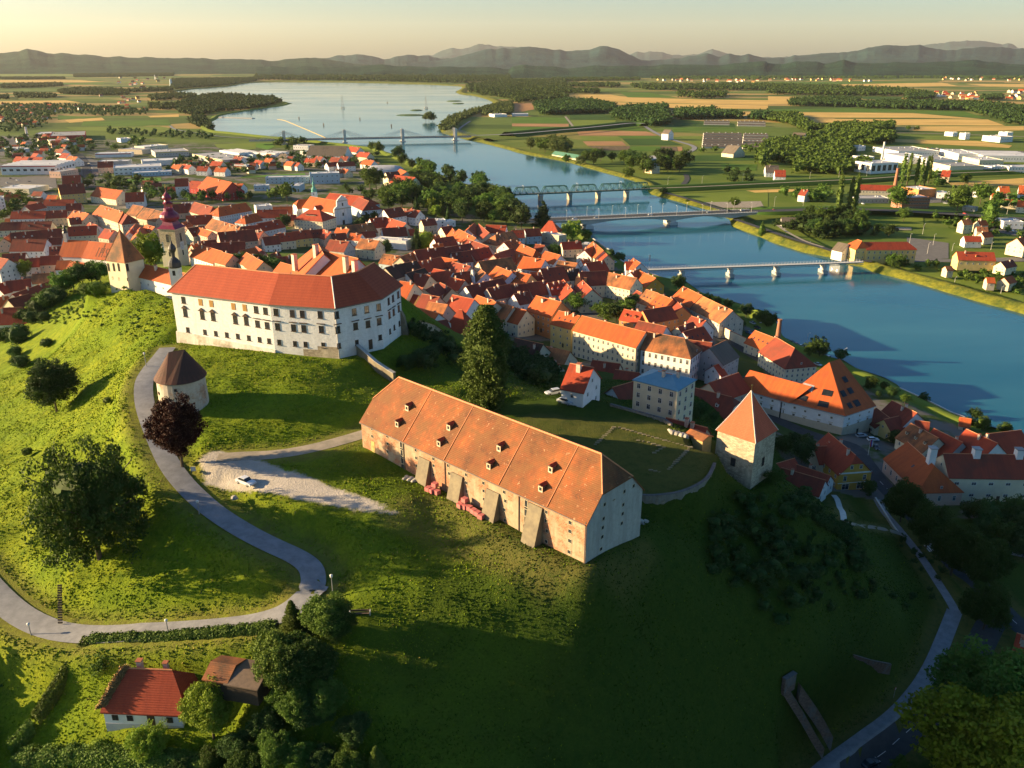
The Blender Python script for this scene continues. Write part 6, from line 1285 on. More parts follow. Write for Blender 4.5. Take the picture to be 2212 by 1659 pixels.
# cars
def car(loc,rz,color,label,group=None,nz=(0,0),wagon=False,s=1.0):
 B=Bld('car',label, 'car',loc,rz,group); m=MB(); c = 'car_' + color
 lo=[(-2.15,.35),(2.1,.35),(2.2,.62),(2.05,.82),(1.0,.95),(-1.45 if not wagon else -2.0,1.0),(-2.15,.9),(-2.2,.6)]
 up=[(.95,.93),(.35,1.42),(-1.0 if not wagon else -1.7,1.45),(-1.7 if not wagon else -2.05,.98)]
 for y0,y1,pr,mt in ((-.86,.86,lo,c),): m.prism([(x_,y0,z_) for x_,z_ in pr],[(x_,y1,z_) for x_,z_ in pr],mt,bot=True)
 B.part('body',m); m=MB(); m.prism([(x_,-.76,z_) for x_,z_ in up],[(x_,.76,z_) for x_,z_ in up], 'glass_dark',bot=True); B.part('windows',m)
 m=MB(); m.box(-.95 if not wagon else -1.65,.33,-.66,.66,1.4,1.5,c); B.part('roof',m)
 for x_ in (-1.35,1.35):
  for y_ in (-.84,.84): m=MB(); m.tube((x_,y_ - .1,.33),(x_,y_ + .1,.33),.33,.33, 'tyre',10); m.face([(x_ + .18*math.cos(k),y_ - .11,.33 + .18*math.sin(k)) for k in np.linspace(0,5.5,7)], 'flat_grey'); B.part('wheel',m)
 for y_ in (-.6,.6): m=MB(); m.box(2.1,2.21,y_ - .18,y_ + .18,.6,.76, 'frame_white'); B.part('headlight',m)
 if s != 1: B.e.scale=(s,s,s)
 return B
for i,(px,y,cl) in enumerate(((555,4, 'white'),(740,4, 'silver'),(1218,7, 'white'),(1730,7, 'silver'),(1920,10, 'dark'),(2035,10, 'white'))): x=onl(a,b,P('B3',px,0)[0],9); car(DK@Vector((x,y,0)),rz,cl, '%s car driving on the road bridge, %s from the left' % (cl,ORD[i]), 'cars on the road bridge')
# railway bridge
a,b,rz,L=bridge_frame(P('A2',2030,1345),P('A3',1200,1285),9.0)
B=Bld('railway_bridge', 'green steel truss railway bridge with trapezoid spans on stone piers', 'bridge',a,rz)
m=MB(); m.box(0,L,0,5,-1.2,-.2, 'steel_green'); m.box(0,L,.8,4.2,-.2,.1, 'gravel'); B.part('deck',m)
xs=[onl(a,b,p,9) for p in (P('A2',2040,0)[0],P('A3',10,0)[0],P('A3',252,0)[0],P('A3',503,0)[0],P('A3',753,0)[0],P('A3',998,0)[0],P('A3',1195,0)[0])]
for i in range(6):
 x0,x1=xs[i] + .8,xs[i+1] - .8; m=MB(); n=8; hh=7.4
 for y in (0,5):
  tp=[x0+(x1-x0)*(k+1)/n for k in range(n-1)]
  m.tube((tp[0],y,hh),(tp[-1],y,hh),.42,.42, 'steel_green',4); m.tube((x0,y,0),(tp[0],y,hh),.42,.42, 'steel_green',4); m.tube((x1,y,0),(tp[-1],y,hh),.42,.42, 'steel_green',4); m.tube((x0,y,-.2),(x1,y,-.2),.42,.42, 'steel_green',4)
  for k,xx in enumerate(tp):
   m.tube((xx,y,0),(xx,y,hh),.24,.24, 'steel_green',4)
   if k<n-2: m.tube((xx,y,hh if k % 2==0 else 0),(tp[k+1],y,0 if k % 2==0 else hh),.26,.26, 'steel_green',4)
 for xx in tp: m.tube((xx,0,hh),(xx,5,hh),.12,.12, 'steel_green',4)
 B.part('truss_span',m)
for x in xs[1:6]: m=MB(); m.box(x-1.8,x+1.8,-1.5,6.5,-11,-2.0, 'plaster_stone'); m.box(x-2.2,x+2.2,-1.9,6.9,-2.4,-1.4, 'concrete_light'); B.part('pier',m)
for k,px in enumerate((100,566,945)): x=onl(a,b,P('A3',px,0)[0],9); m=MB(); m.tube((x,-.3,0),(x,-.3,9.5),.12,.12, 'frame_white',5); m.tube((x,5.3,0),(x,5.3,9.5),.12,.12, 'frame_white',5); m.tube((x,-.3,9.4),(x,5.3,9.4),.1,.1, 'frame_white',5); B.part('catenary_mast',m)
# cable-stayed bridge far downstream
a,b,rz,L=bridge_frame(P('A2',-60,866),P('A2',1860,830),9.0); b2=atz(*P('A2',1860,830),9.0)
B=Bld('cable_bridge', 'long low cable stayed bridge with paired short pylons at the lake', 'bridge',a,rz)
m=MB(); m.box(0,L,0,18,-2.6,0, 'concrete'); B.part('deck',m); m=MB(); m.box(0,L,1.0,17,.0,.12, 'asphalt_dark'); B.part('road',m)
for px in (P('A2',240,0)[0],P('A2',770,0)[0],P('A2',1270,0)[0],P('A2',1728,0)[0]):
 x=onl(a,b,px,9)
 for y in (-1.2,19.2):
  m=MB(); m.box(x-2.4,x+2.4,y-1.2,y+1.2,-4,15, 'concrete_light'); pyl=B.part('pylon',m); m=MB()
  for k in range(5):
   for s in (-1,1): m.tube((x,y,14.2-k * .9),(x+s*(46-7*k),y,.5),.16,.16, 'concrete_light',3,False)
  B.part('stay_cables',m)
 m=MB(); m.box(x-2.2,x+2.2,-2,20,-12,-2.7, 'concrete_light'); m.box(x-5,x+5,-6,24,-9.4,-8.0, 'concrete_light'); B.part('pier',m)
# ---------------------------------------------------------------- on the water
for px,py in ((750,590),(1470,592)):
 q=atz(*P('A2',px,py),WZ); B=Bld('lattice_mast',('left' if px<1000 else 'right') + ' one of two tall lattice power masts standing in the lake', 'mast',q,.3, 'masts in the lake'); m=MB()
 for k in range(4):
  c_,s_=(1,1,-1,-1)[k],(1,-1,-1,1)[k]; m.tube((c_*3.4,s_*3.4,4),(c_ * .4,s_ * .4,39),.3,.2, 'steel_grey',4)
  c2,s2=(1,-1,-1,1)[k],(-1,-1,1,1)[k]
  for z0 in range(6): t0,t1=z0/6,(z0+1)/6; r0,r1=3.4-3*t0,3.4-3*t1; m.tube((c_*r0,s_*r0,4+35*t0),(c2*r1,s2*r1,4+35*t1),.14,.14, 'steel_grey',3)
 B.part('lattice',m); m=MB()
 for z0 in (26,32): m.tube((-7,0,z0),(7,0,z0),.25,.25, 'steel_grey',4)
 B.part('crossarm',m); m=MB(); m.box(-5,5,-5,5,2.5,4, 'concrete'); [m.box(x_ - .8,x_ + .8,y_ - .8,y_ + .8,-3,2.5, 'concrete') for x_ in (-4,4) for y_ in (-4,4)]; B.part('platform',m)
for i,(px,py) in enumerate(((372,680),(898,688),(1135,545),(1170,748),(585,740))):
 q=atz(*P('A2',px,py),WZ); m=MB(); m.tube((0,0,-1),(0,0,5),1.3,1.3, 'wood_old',8); m.tube((0,0,5),(0,0,8),.3,.3, 'steel_grey',5); o=tag(m.build('buoy_post'), 'dark mooring post, %s from left in the open lake' % ORD[sorted((372,898,1135,1170,585)).index(px)], 'post', 'mooring posts in the lake'); o.location=q
l=smoothline([atz(*P('A2',*t),WZ) for t in ((185,688),(240,692),(330,730),(450,780),(600,845))],2); m=MB()
for p,q in zip(l[:-1],l[1:]): m.tube(p,q,.9,.9, 'wood_yellow',5)
tag(m.build('floating_boom'), 'long brown floating boom line across the lake before the cable bridge', 'boom')
for i,(px,py,w,d) in enumerate(((1340,650,42,26),(1388,608,20,24),(1715,528,30,30),(1748,550,22,26))):
 q=atz(*P('A2',px,py),WZ); n=16; pr=[]
 for rr,zz in ((1,-.4),(.92,1.2),(.6,2.6),(0.2,3.0)): pr.append([Vector((q.x+w*rr*math.cos(2*math.pi*k/n)*(1 + .15*math.sin(3*k)),q.y+d*rr*math.sin(2*math.pi*k/n),zz)) for k in range(n)])
 m=MB()
 for A_,B_ in zip(pr[:-1],pr[1:]): m.prism(A_,B_, 'leaf_grey',cap=B_ is pr[-1])
 tag(m.build('island'),kind='structure')
# long jetty at the lake's left shore
a,b=atz(*P('A1',1900,667),1.2),atz(*P('A1',2190,676),1.2); m=MB(); Mx=Matrix.Translation(a)@Matrix.Rotation(math.atan2((b-a).y,(b-a).x),4, 'Z'); m.box(0,(b-a).length,-6,6,-2,.8, 'concrete',Mx); tag(m.build('jetty'), 'low grey jetty reaching into the lake at its left shore', 'jetty')
# ---------------------------------------------------------------- buildings beyond the old town
cluster([('A1',0,1090,478,1086,62,12,'flat_white','white',dict(sheds=5,band='redpaint',nf=1,sp=9,ww=5,wh=3,label='long white shopping hall with red sign band and striped roof lights')),('A1',430,832,735,822,110,9,'flat_grey','redpaint',dict(nf=0,label='big flat roofed store with a dark red front wall')),('A1',425,872,600,864,30,8,'flat_white','cream'),('A1',820,984,1130,978,22,6,'flat_white','white',dict(band='redpaint',nf=0)),
 ('A1',1245,926,1450,908,30,9,'flat_white','cream'),('A1',1340,972,1630,958,50,8,'flat_grey','grey',dict(band='yellow')),('A1',1660,985,1930,1040,45,8,'flat_grey','grey',dict(band='yellow',nf=0)),('A1',1225,1050,1540,1036,34,7,'flat_white','white',dict(nf=0)),
 ('A1',978,1108,1395,1090,38,10,'flat_white','white',dict(nf=2,sp=6,ww=3)),('A1',1140,1150,1480,1136,20,5,'flat_white','blue',dict(nf=1)),('A1',1895,955,2065,980,34,8,'flat_white','white',dict(sheds=3,nf=1)),('A1',2080,982,2182,992,18,6,'flat_grey','blue'),('A1',-20,930,85,938,28,6,'flat_white','cream'),
 ('A1',-20,1282,248,1290,34,6,'flat_white','cream',dict(nf=0)),('A1',520,1142,672,1116,18,8,'flat_grey','pink'),('A2',-30,972,165,985,32,8,'flat_white','white',dict(sheds=3)),('A2',320,912,450,916,22,7,'flat_grey','white'),('A2',595,940,680,944,14,10,'flat_white','white',dict(nf=2)),('A2',380,960,470,972,20,6,'flat_white','grey'),
 ('A2',80,1190,455,1184,16,8,'flat_white','blue',dict(nf=2,sp=5)),('A2',462,1158,720,1150,18,13,'flat_white','blue',dict(nf=2,sp=6)),('A1',2020,1078,2130,1082,10,7,'flat_white','white',dict(nf=2)),('B1',-80,58,34,50,14,16,'flat_white','white',dict(nf=5,sp=3)),('A1',840,1052,1100,1048,24,10,'flat_white','grey'),('A2',-20,1262,110,1258,14,6,'flat_white','blue'),('A2',290,1262,375,1262,26,7,'flat_white','blue',dict(nf=0)),
 ('A1',1020,945,1225,952,40,7,'flat_grey','beige',dict(nf=0)),('A1',100,940,200,945,20,5,'flat_white','white',dict(nf=0)),('A1',1040,855,1130,850,24,7,'flat_white','white',dict(nf=0)),('A1',300,815,430,812,60,7,'flat_white','pink',dict(nf=0))],
 'in the modern quarter on the left', 'modern halls beyond the old town',name='hall',fn=flat,cat='building',noun='hall')
cluster([('A1',845,1050,972,1046,16,8,T_D,'pink'),('A1',540,1172,692,1166,20,7,T_R,'cream'),('A1',502,1250,715,1236,20,11,T_D,'yellow',dict(nf=3,sp=4,label='large yellow three storey house with a dark red roof beside the parking area')),('A1',842,1270,1060,1300,18,7,T_O,'cream'),('A1',1085,1318,1240,1312,18,7,T_R,'white'),
 ('A1',1512,1198,1620,1194,16,15,T_R,'white',dict(nf=3)),('A1',1792,1180,2005,1228,24,9,T_O,'redpaint',dict(label='red and white hall house with an orange brown roof near the stadium')),('A1',2025,1236,2100,1240,12,7,T_O,'white'),('A1',1655,1215,1790,1225,16,6,T_R,'redpaint'),('A1',1500,1072,1570,1078,12,6,T_O,'cream'),('A1',1592,1070,1655,1082,11,7,T_R,'white'),
 ('A1',1712,1090,1800,1092,12,6,T_R,'white'),('A1',1835,1045,1925,1050,12,7,T_R,'cream'),('A1',1870,1096,1960,1100,12,6,T_O,'white'),('A1',520,935,560,940,14,9,T_D,'white'),('A1',540,975,600,980,14,8,T_R,'white'),('A1',600,1000,670,1010,14,7,T_O,'white'),('A1',140,1005,250,1010,14,6,T_R,'cream'),('A1',260,1008,370,1012,14,6,T_R,'cream'),
 ('A2',470,910,790,916,30,7,'slate','white',dict(ch=0,label='long white hall with a dark gabled roof near the cable bridge')),('A2',815,918,900,928,16,8,T_R,'white'),('A2',893,965,985,975,14,8,T_R,'cream'),('A2',520,1002,580,1010,11,6,T_D,'white'),('A2',655,1010,730,1016,13,7,T_D,'cream'),('A2',735,1002,800,1006,12,6,T_D,'white'),('A2',435,1018,520,1022,12,6,T_R,'beige'),
 ('A2',270,1045,330,1052,12,6,T_O,'cream'),('A2',320,1052,380,1062,10,6,T_R,'white'),('A2',90,1018,145,1024,11,6,T_O,'cream'),('A2',608,1060,700,1052,11,6,T_D,'white'),('A2',705,1055,845,1048,12,7,T_D,'white',dict(sp=4)),('A2',930,1032,1020,1042,13,6,T_O,'white'),('A2',1120,1142,1228,1134,15,12,T_D,'cream',dict(nf=3)),('A2',1200,1165,1375,1185,18,10,T_R,'cream',dict(nf=2,sky=3,label='cream school building with a broad red roof in front of the park trees')),('A2',1245,1112,1300,1135,15,12,T_O,'cream'),
 ('A2',760,1110,800,1120,10,6,T_O,'cream'),('A2',690,1120,745,1112,10,6,T_L,'blue'),('A2',210,985,270,990,10,5,'slate','white'),('A2',205,1020,270,1026,10,5,'slate','white'),('A2',0,1035,60,1045,10,6,T_R,'white'),('A1',2030,1002,2100,1010,12,6,T_D,'white')],
 'between the modern halls and the old town', 'houses beyond the old town',ch=1,ridge=False,gw=0,door=False,sp=4.5)
# white air dome
q=atz(*P('A2',1110,1150),0); B=Bld('air_dome', 'white rounded sports dome behind the school building', 'dome',q,.1); m=MB(); n=10; prs=[]
for i in range(13):
 t=i/12*2-1; s_=math.sqrt(max(0.02,1-t**4)); prs.append([(t*30,18*s_*math.cos(math.pi*k/n),11*s_*math.sin(math.pi*k/n)) for k in range(n+1)])
for p_,q_ in zip(prs[:-1],prs[1:]):
 for k in range(n): m.face([p_[k],q_[k],q_[k+1],p_[k+1]][::-1], 'flat_white')
B.part('shell',m,smooth=True)
# silos
for k in range(5): q=atz(*P('B1',1600+27*k,215),5); B=Bld('silo', '%s from left of the grey steel silos behind the church tower' % ORD[k], 'silo',q,0, 'grey silos'); m=MB(); m.tube((0,0,-2),(0,0,13),2.2,2.2, 'steel_grey',14); B.part('tank',m); m=MB(); m.lathe([(2.25,13),(1.2,14),(.3,14.3)], 'flat_grey',14); B.part('cap',m)
# right bank
b=house(P('B4',828,432),P('B4',1205,430),13,8.5, 'tile_red', 'yellow',zg=4.5,r=4.6,ch=0,nf=2,sp=4.0,f=(0,.9),ww=1.1,wh=1.8,label='long yellow riverside inn with a red roof at the footbridge end',name='inn',cat='building',sill=True)
b=house(P('B4',772,408),P('B4',812,424),13,8.5, 'tile_orange', 'yellow',zg=4.5,r=5.5,ch=0,nf=2,f=(1,.8),label='hipped corner wing with an orange roof at the left of the inn',name='inn_wing',cat='building')
cluster([('B4',695,462,730,452,8,5,T_O,'cream',dict(zg=4.5,ch=0)),('B4',605,430,700,450,13,5,'slate','white',dict(zg=4.5,ch=0)),('B4',1628,512,1955,520,12,5.5,T_R,'yellow',dict(zg=5,dorm=1,label='yellow villa with red roofs and a walled terrace right of the inn')),('B4',2010,602,2112,582,9,3.2,T_D,'cream',dict(zg=5)),('B4',2150,400,2300,370,14,6,T_O,'cream',dict(zg=4)),
 ('B4',1690,378,1840,380,9,3,T_R,'white',dict(zg=3)),('B4',1672,238,1752,236,9,6,T_L,'cream',dict(zg=3)),('B4',1800,296,1900,300,8,5,T_L,'cream',dict(zg=3)),('B4',1840,350,1925,342,8,4,T_O,'cream',dict(zg=3)),('B4',1810,245,1885,242,9,5,T_O,'cream',dict(zg=3)),('B4',1530,640,1590,638,6,3,T_L,'beige',dict(zg=4,ch=0,nf=1)),('B4',1885,735,1960,738,7,3,T_O,'beige',dict(zg=4,nf=1,ch=0)),('B4',2040,740,2110,720,8,3,T_O,'beige',dict(zg=4,nf=1,ch=0)),
 ('A4',115,1530,240,1534,12,4,'slate','white',dict(zg=1,ch=0)),('A4',292,1290,345,1296,12,7,T_D,'white'),('A4',62,1122,150,1124,16,7,T_R,'white'),('A4',-20,1082,90,1084,18,6,'slate','white'),('A4',222,798,325,802,28,7,'slate','cream',dict(ch=0)),('A3',1868,905,1968,915,26,6,'slate','cream',dict(ch=0)),('A4',2000,1262,2080,1264,14,7,T_O,'cream'),('A4',2175,1255,2300,1262,18,11,T_O,'blue'),('A4',1510,1122,1580,1126,16,7,T_R,'beige'),('A3',372,958,590,994,11,2.5,'steel_green','cream',dict(ch=0,label='long low boathouse with a green roof on the right bank')),
 ('A3',1320,772,1375,776,16,12,'slate','white',dict(ch=0)),('A4',2165,1385,2240,1390,12,6,T_O,'cream')],
 'on the right bank', 'houses on the right bank',gw=0,ridge=False,door=False,sp=3.6)
b=house(P('A4',778,1248),P('A4',1092,1256),14,9, 'tile_red', 'cream',zg=1,r=5,ch=0,nf=2,sp=3.2,ww=1,wh=1.6,label='long cream factory with a red roof beside the brick chimney',name='factory',cat='building',door=False)
cluster([('A4',762,1372,1050,1372,22,5,'flat_grey','grey',dict(nf=1)),('A4',1168,1368,1405,1362,20,12,'flat_grey','brick',dict(nf=3,sp=3,ww=2.4,wh=1.3,label='brown brick office block with window bands on the main road')),('A4',1305,1296,1455,1288,28,9,'flat_white','orange',dict(nf=0)),('A4',1462,1322,1570,1328,16,6,'flat_white','white'),('A4',895,1070,1128,1058,32,14,'flat_white','white',dict(nf=1,sp=8,ww=6,wh=8)),('A4',818,1014,920,1010,24,9,'flat_white','white'),('A4',684,1056,776,1050,12,7,'flat_white','blue'),
 ('A4',1130,965,1480,960,80,8,'flat_grey','white',dict(vents=8)),('A4',1210,1020,1420,1016,70,9,'flat_white','white',dict(vents=6)),('A4',1430,1040,1640,1040,60,10,'flat_grey','white',dict(vents=6)),('A4',1650,988,1840,990,80,9,'flat_white','white',dict(vents=6)),('A4',1830,1040,2040,1040,50,10,'flat_white','cream'),('A4',1860,1000,2320,1006,70,9,'flat_grey','white',dict(sheds=6)),('A4',1575,1092,1865,1090,46,11,'flat_grey','cream',dict(nf=0,label='pale cream storage hall with a ribbed wall at the factory estate')),
 ('A4',1935,1098,2078,1094,20,9,'flat_white','white',dict(nf=2)),('A4',2085,1100,2320,1100,26,9,'flat_white','white',dict(nf=2)),('A4',780,920,845,916,14,8,'flat_white','white'),('A3',1178,1030,1360,1026,36,9,'flat_white','blue',dict(sheds=5,nf=0)),('A3',1150,1090,1210,1100,14,9,'flat_grey','beige'),('A4',2010,840,2120,835,40,10,'flat_grey','white'),('A4',1600,800,1640,798,20,8,'flat_white','white'),('A4',1710,808,1750,806,14,12,'flat_white','white'),('A4',2070,800,2120,798,20,14,'flat_white','white'),
 ('A2',2060,645,2170,642,40,7,'flat_white','white',dict(nf=0)),('A3',0,640,140,640,40,6,'flat_white','blue',dict(nf=0)),('B4',2040,258,2212,262,20,5,'flat_white','white',dict(zg=3)),('A4',1680,1440,1790,1452,10,4,'flat_grey','grey')],
 'on the right bank estate', 'flat halls on the right bank',name='hall',fn=flat,cat='building',noun='hall')
# chimneys
def stack(t,x0,y0,x1,y1,r,mat,label,z=1.0,lean=0,cat='chimney'):
 q=atz(*P(t,x0,y0),z); zt=zab(q,*P(t,x1,y1)); B=Bld('chimney_stack',label,cat,q); m=MB(); m.tube((0,0,-1),(0,0,zt-z),r,r * .65,mat,14); B.part('shaft',m); m=MB(); m.tube((0,0,zt-z),(0,0,zt-z + .8),r * .8,r * .8,mat,14); B.part('rim',m); return B
stack('A4',1100,1250,1130,1113,2.4, 'plaster_brick', 'tall red brick factory chimney beside the poplars'); stack('B4',85,1262,103,1112,1.5, 'plaster_brick', 'slender red brick chimney above the millhouse roof',12)
stack('A4',985,1030,1005,885,2.0, 'flat_white', 'pale steel double chimney of the factory estate',9); stack('A1',235,830,228,755,3, 'flat_white', 'short white round tower by the shopping halls'); stack('A1',1480,395,1474,338,9, 'plaster_blue', 'pale blue grain tower near the far left lake arm'); stack('A1',1340,340,1342,303,4, 'plaster_white', 'far white village church tower on the left plain')
# long low rows of the poultry farm
for bi,(t,x0,x1,y0,y1,n) in enumerate((('A3',1655,1985,800,905,7),('A3',2000,2212,806,912,6),('A3',1660,1880,694,712,2),('A3',1950,2190,700,722,2))):
 nm_=('near left', 'near right', 'far left', 'far right')[bi]
 for k in range(n):
  y=y0+(y1-y0)*k/max(1,n-1); B=house(P(t,x0-k*2,y),P(t,x1,y+3),16,3, 'slate', 'grey',zg=.3,r=2.2,ch=0,nf=0 or 1,sides='',ridge=False,door=False,label='%s from the back of the %s block of long grey farm roofs' % (ORD[k],nm_),name='farm_shed',cat='shed',group='long grey farm sheds')
  L_=B.dim[0]
  if k % 3==0:
   for j in range(6): m=MB(); xx=-L_/2+L_*(j + .5)/6; m.box(xx - .9,xx + .9,-1,1,4.6,6.2, 'frame_white'); B.part('vent',m,B.dim[4])
# far village houses,too many to tell apart: one object for each village
def scatter(t,poly,n,seed,where,group,big=1.0,cols=(T_O,T_R,T_D,T_L)):
 rs=random.Random(seed); q=np.array(poly,float); m=MB(); tries=0; used=[]
 while len(used)<n and tries<6000:
  tries+=1; x=rs.uniform(q[:,0].min(),q[:,0].max()); y=rs.uniform(q[:,1].min(),q[:,1].max())
  if not inside(np.array([x]),np.array([y]),q)[0]: continue
  w=atz(*P(t,x,y),0)
  if any((w-u).length<22*big for u in used): continue
  used.append(w); M_=Matrix.Translation(w)@Matrix.Rotation(rs.uniform(-.6,.9),4, 'Z'); l=rs.uniform(10,15)*big/2; d=rs.uniform(8,10)*big/2; h=rs.uniform(4,6.5)*big ** .5; r=d * .9; wm = 'plaster_' + rs.choice(('white', 'cream', 'beige', 'yellow', 'pink')); rm=rs.choice(cols)
  g=lambda *c: [M_@Vector(p) for p in c]
  m.box(-l,l,-d,d,-1,h,wm,M_); m.face(g((-l,-d - .4,h - .2),(l,-d - .4,h - .2),(l,0,h+r),(-l,0,h+r)),rm); m.face(g((l,d + .4,h - .2),(-l,d + .4,h - .2),(-l,0,h+r),(l,0,h+r)),rm)
  m.face(g((l - .1,-d,h),(l - .1,d,h),(l - .1,0,h+r)),wm); m.face(g((-l + .1,d,h),(-l + .1,-d,h),(-l + .1,0,h+r)),wm)
 tag(m.build('distant_houses'),kind='stuff',label='small pale houses with red roofs ' + where)
scatter('A1',[(0,555),(560,555),(900,570),(1280,560),(1280,640),(900,640),(400,640),(380,760),(100,780),(0,780)],30,1, 'in the gardens before the green fields', 'garden suburb on the left')
scatter('A1',[(850,480),(1280,500),(1250,560),(850,545)],10,2, 'by the dark wood left of the lake', 'houses by the wood left of the lake')
scatter('A1',[(900,300),(1440,320),(1440,430),(1100,420),(900,340)],18,3, 'in the far left village', 'far left village',1.6)
scatter('A4',[(1430,455),(1820,462),(1830,515),(1430,512)],20,4, 'in the village behind the right wood', 'village behind the right wood',1.5,(T_O,T_L,T_R)); scatter('A4',[(2050,430),(2212,440),(2212,520),(2050,520)],9,5, 'in the village at the right edge', 'village at the right edge',1.8,(T_O,T_L))
scatter('A4',[(0,335),(900,345),(900,362),(0,358)],26,6, 'in the village under the right hills', 'village under the right hills',1.7,(T_O,T_L)); scatter('A4',[(1500,320),(2212,330),(2212,362),(1500,350)],26,7, 'in the village at the foot of the far right hills', 'village at the far right hills',1.7,(T_O,T_L)); scatter('A3',[(1180,340),(2150,350),(2150,372),(1180,356)],26,8, 'in the village under the middle hills', 'village under the middle hills',1.7,(T_O,T_L))
scatter('A4',[(1780,1350),(1880,1330),(2212,1440),(2212,1500),(1900,1450)],3,9, 'in the gardens at the right edge', 'garden houses at the right edge')

scatter('A1',[(0,850),(420,840),(820,880),(820,960),(480,1040),(0,1040)],26,11, 'around the shopping halls on the left', '',1.1); scatter('A1',[(1450,1040),(2212,1050),(2212,1160),(1450,1150)],16,12, 'left of the stadium', '',.9)
scatter('A2',[(0,1000),(1050,1000),(1050,1110),(0,1120)],26,13, 'before the cable bridge', '',.8); scatter('A1',[(0,1340),(500,1400),(500,1560),(0,1640)],12,14, 'at the left edge of the old town', '',1.1); scatter('A1',[(1250,1280),(1700,1280),(1700,1340),(1250,1340)],6,15, 'by the sports field', '',1.1)
# ---------------------------------------------------------------- trees
def crown_arrays(kind,nc,nq,ls,seed):
 """leaf clumps through a crown of unit height (z 0..1), returned as quad vertices (n,4,3)"""
 rs=np.random.RandomState(seed); C_=[]
 if kind == 'broad':
  u=rs.normal(size=(nc,3)); u /= np.linalg.norm(u,axis=1)[:,None]; rad=rs.uniform(.45,1,nc) ** .5
  lob=1 + .22*np.sin(3*np.arctan2(u[:,1],u[:,0])+seed) + .12*np.sin(5*u[:,2]+seed*2)
  c=u*(rad*lob)[:,None]*np.array([.40,.40,.37]); c[:,2] += .59; c[:,2]=np.maximum(c[:,2],.2); rc=rs.uniform(.07,.13,nc)*(1 if nc<120 else .72)
 elif kind == 'wide':
  u=rs.normal(size=(nc,3)); u /= np.linalg.norm(u,axis=1)[:,None]; rad=rs.uniform(.3,1,nc) ** .5; lob=1 + .25*np.sin(4*np.arctan2(u[:,1],u[:,0])+seed)
  c=u*(rad*lob)[:,None]*np.array([.62,.62,.42]); c[:,2] += .47; c[:,2]=np.maximum(c[:,2],.1); rc=rs.uniform(.065,.12,nc)*(.8 if nc>200 else 1)
 elif kind == 'conifer':
  z=rs.uniform(0,1,nc)**1.3; r = .24*(1-z) ** .85 + .01; a=rs.uniform(0,6.28,nc); k=rs.uniform(.5,1.05,nc); c=np.c_[r*k*np.cos(a),r*k*np.sin(a),.08+z * .92]; rc = .025 + .05*(1-z)
 elif kind == 'sequoia':
  z=rs.uniform(0,1,nc); r = .235*np.sin(np.pi*np.clip(z * .84 + .14,0,1)) ** .62; a=rs.uniform(0,6.28,nc); lob=1 + .14*np.sin(3*a+4*z) + .1*np.sin(7*a+9*z); k=rs.uniform(.6,1.0,nc)*lob; c=np.c_[r*k*np.cos(a),r*k*np.sin(a),.03+z * .96]; rc=rs.uniform(.03,.055,nc)
 elif kind == 'poplar':
  z=rs.uniform(0,1,nc); r = .095*np.sin(np.pi*np.clip(z * .9 + .08,0,1)) ** .6; a=rs.uniform(0,6.28,nc); k=rs.uniform(.3,1,nc); c=np.c_[r*k*np.cos(a),r*k*np.sin(a),.12+z * .88]; rc=rs.uniform(.02,.045,nc)
 elif kind == 'shrub':
  u=rs.normal(size=(nc,3)); u /= np.linalg.norm(u,axis=1)[:,None]; c=u*rs.uniform(.5,1,nc)[:,None] ** .5*np.array([.5,.5,.45]); c[:,2]=np.abs(c[:,2] + .42); rc=rs.uniform(.08,.15,nc)
 elif kind == 'sparse':
  u=rs.normal(size=(nc,3)); u /= np.linalg.norm(u,axis=1)[:,None]; c=u*rs.uniform(.2,1,nc)[:,None]*np.array([.45,.45,.42]); c[:,2]=np.abs(c[:,2] + .52); rc=rs.uniform(.04,.09,nc)
 n=nc*nq; o=rs.normal(size=(n,3)); o /= np.linalg.norm(o,axis=1)[:,None]; rr=np.repeat(rc,nq)
 cen=np.repeat(c,nq,0)+o*(rr*rs.uniform(.55,1.05,n))[:,None]*np.array([1,1,.8])
 nr=o+rs.normal(size=(n,3)) * .65; nr /= np.linalg.norm(nr,axis=1)[:,None]
 t=np.cross(nr,rs.normal(size=(n,3))); t /= np.linalg.norm(t,axis=1)[:,None]; b_=np.cross(nr,t); s=ls*rs.uniform(.6,1.3,n)[:,None]
 return np.stack([cen-t*s,cen-b_*s * .7,cen+t*s,cen+b_*s * .7],1),c,rc
def core(kind,seed,nu=9,nv=6):
 """inner mass of a crown so that no light shows straight through it"""
 R_ = {'broad': (.25,.25,.24,.58), 'wide': (.33,.33,.24,.56), 'shrub': (.40,.40,.38,.40), 'conifer': (.12,.12,.38,.45), 'sequoia': (.17,.17,.44,.49), 'poplar': (.06,.06,.38,.55)}.get(kind)
 if R_ is None: return np.zeros((0,4,3))
 g=[]
 for i in range(nv+1):
  th_=math.pi*i/nv; g.append([(R_[0]*math.sin(th_)*math.cos(6.2832*j/nu)*(1 + .2*math.sin(3*j+seed+i)),R_[1]*math.sin(th_)*math.sin(6.2832*j/nu)*(1 + .2*math.sin(3*j+seed+i)),R_[3]-R_[2]*math.cos(th_)) for j in range(nu)])
 return np.array([[g[i][j],g[i][(j+1) % nu],g[i+1][(j+1) % nu],g[i+1][j]] for i in range(nv) for j in range(nu)])
_tm = {}
LOD = {'hi': (420,60,.0150), 'mid': (90,32,.028), 'low': (34,14,.055)}
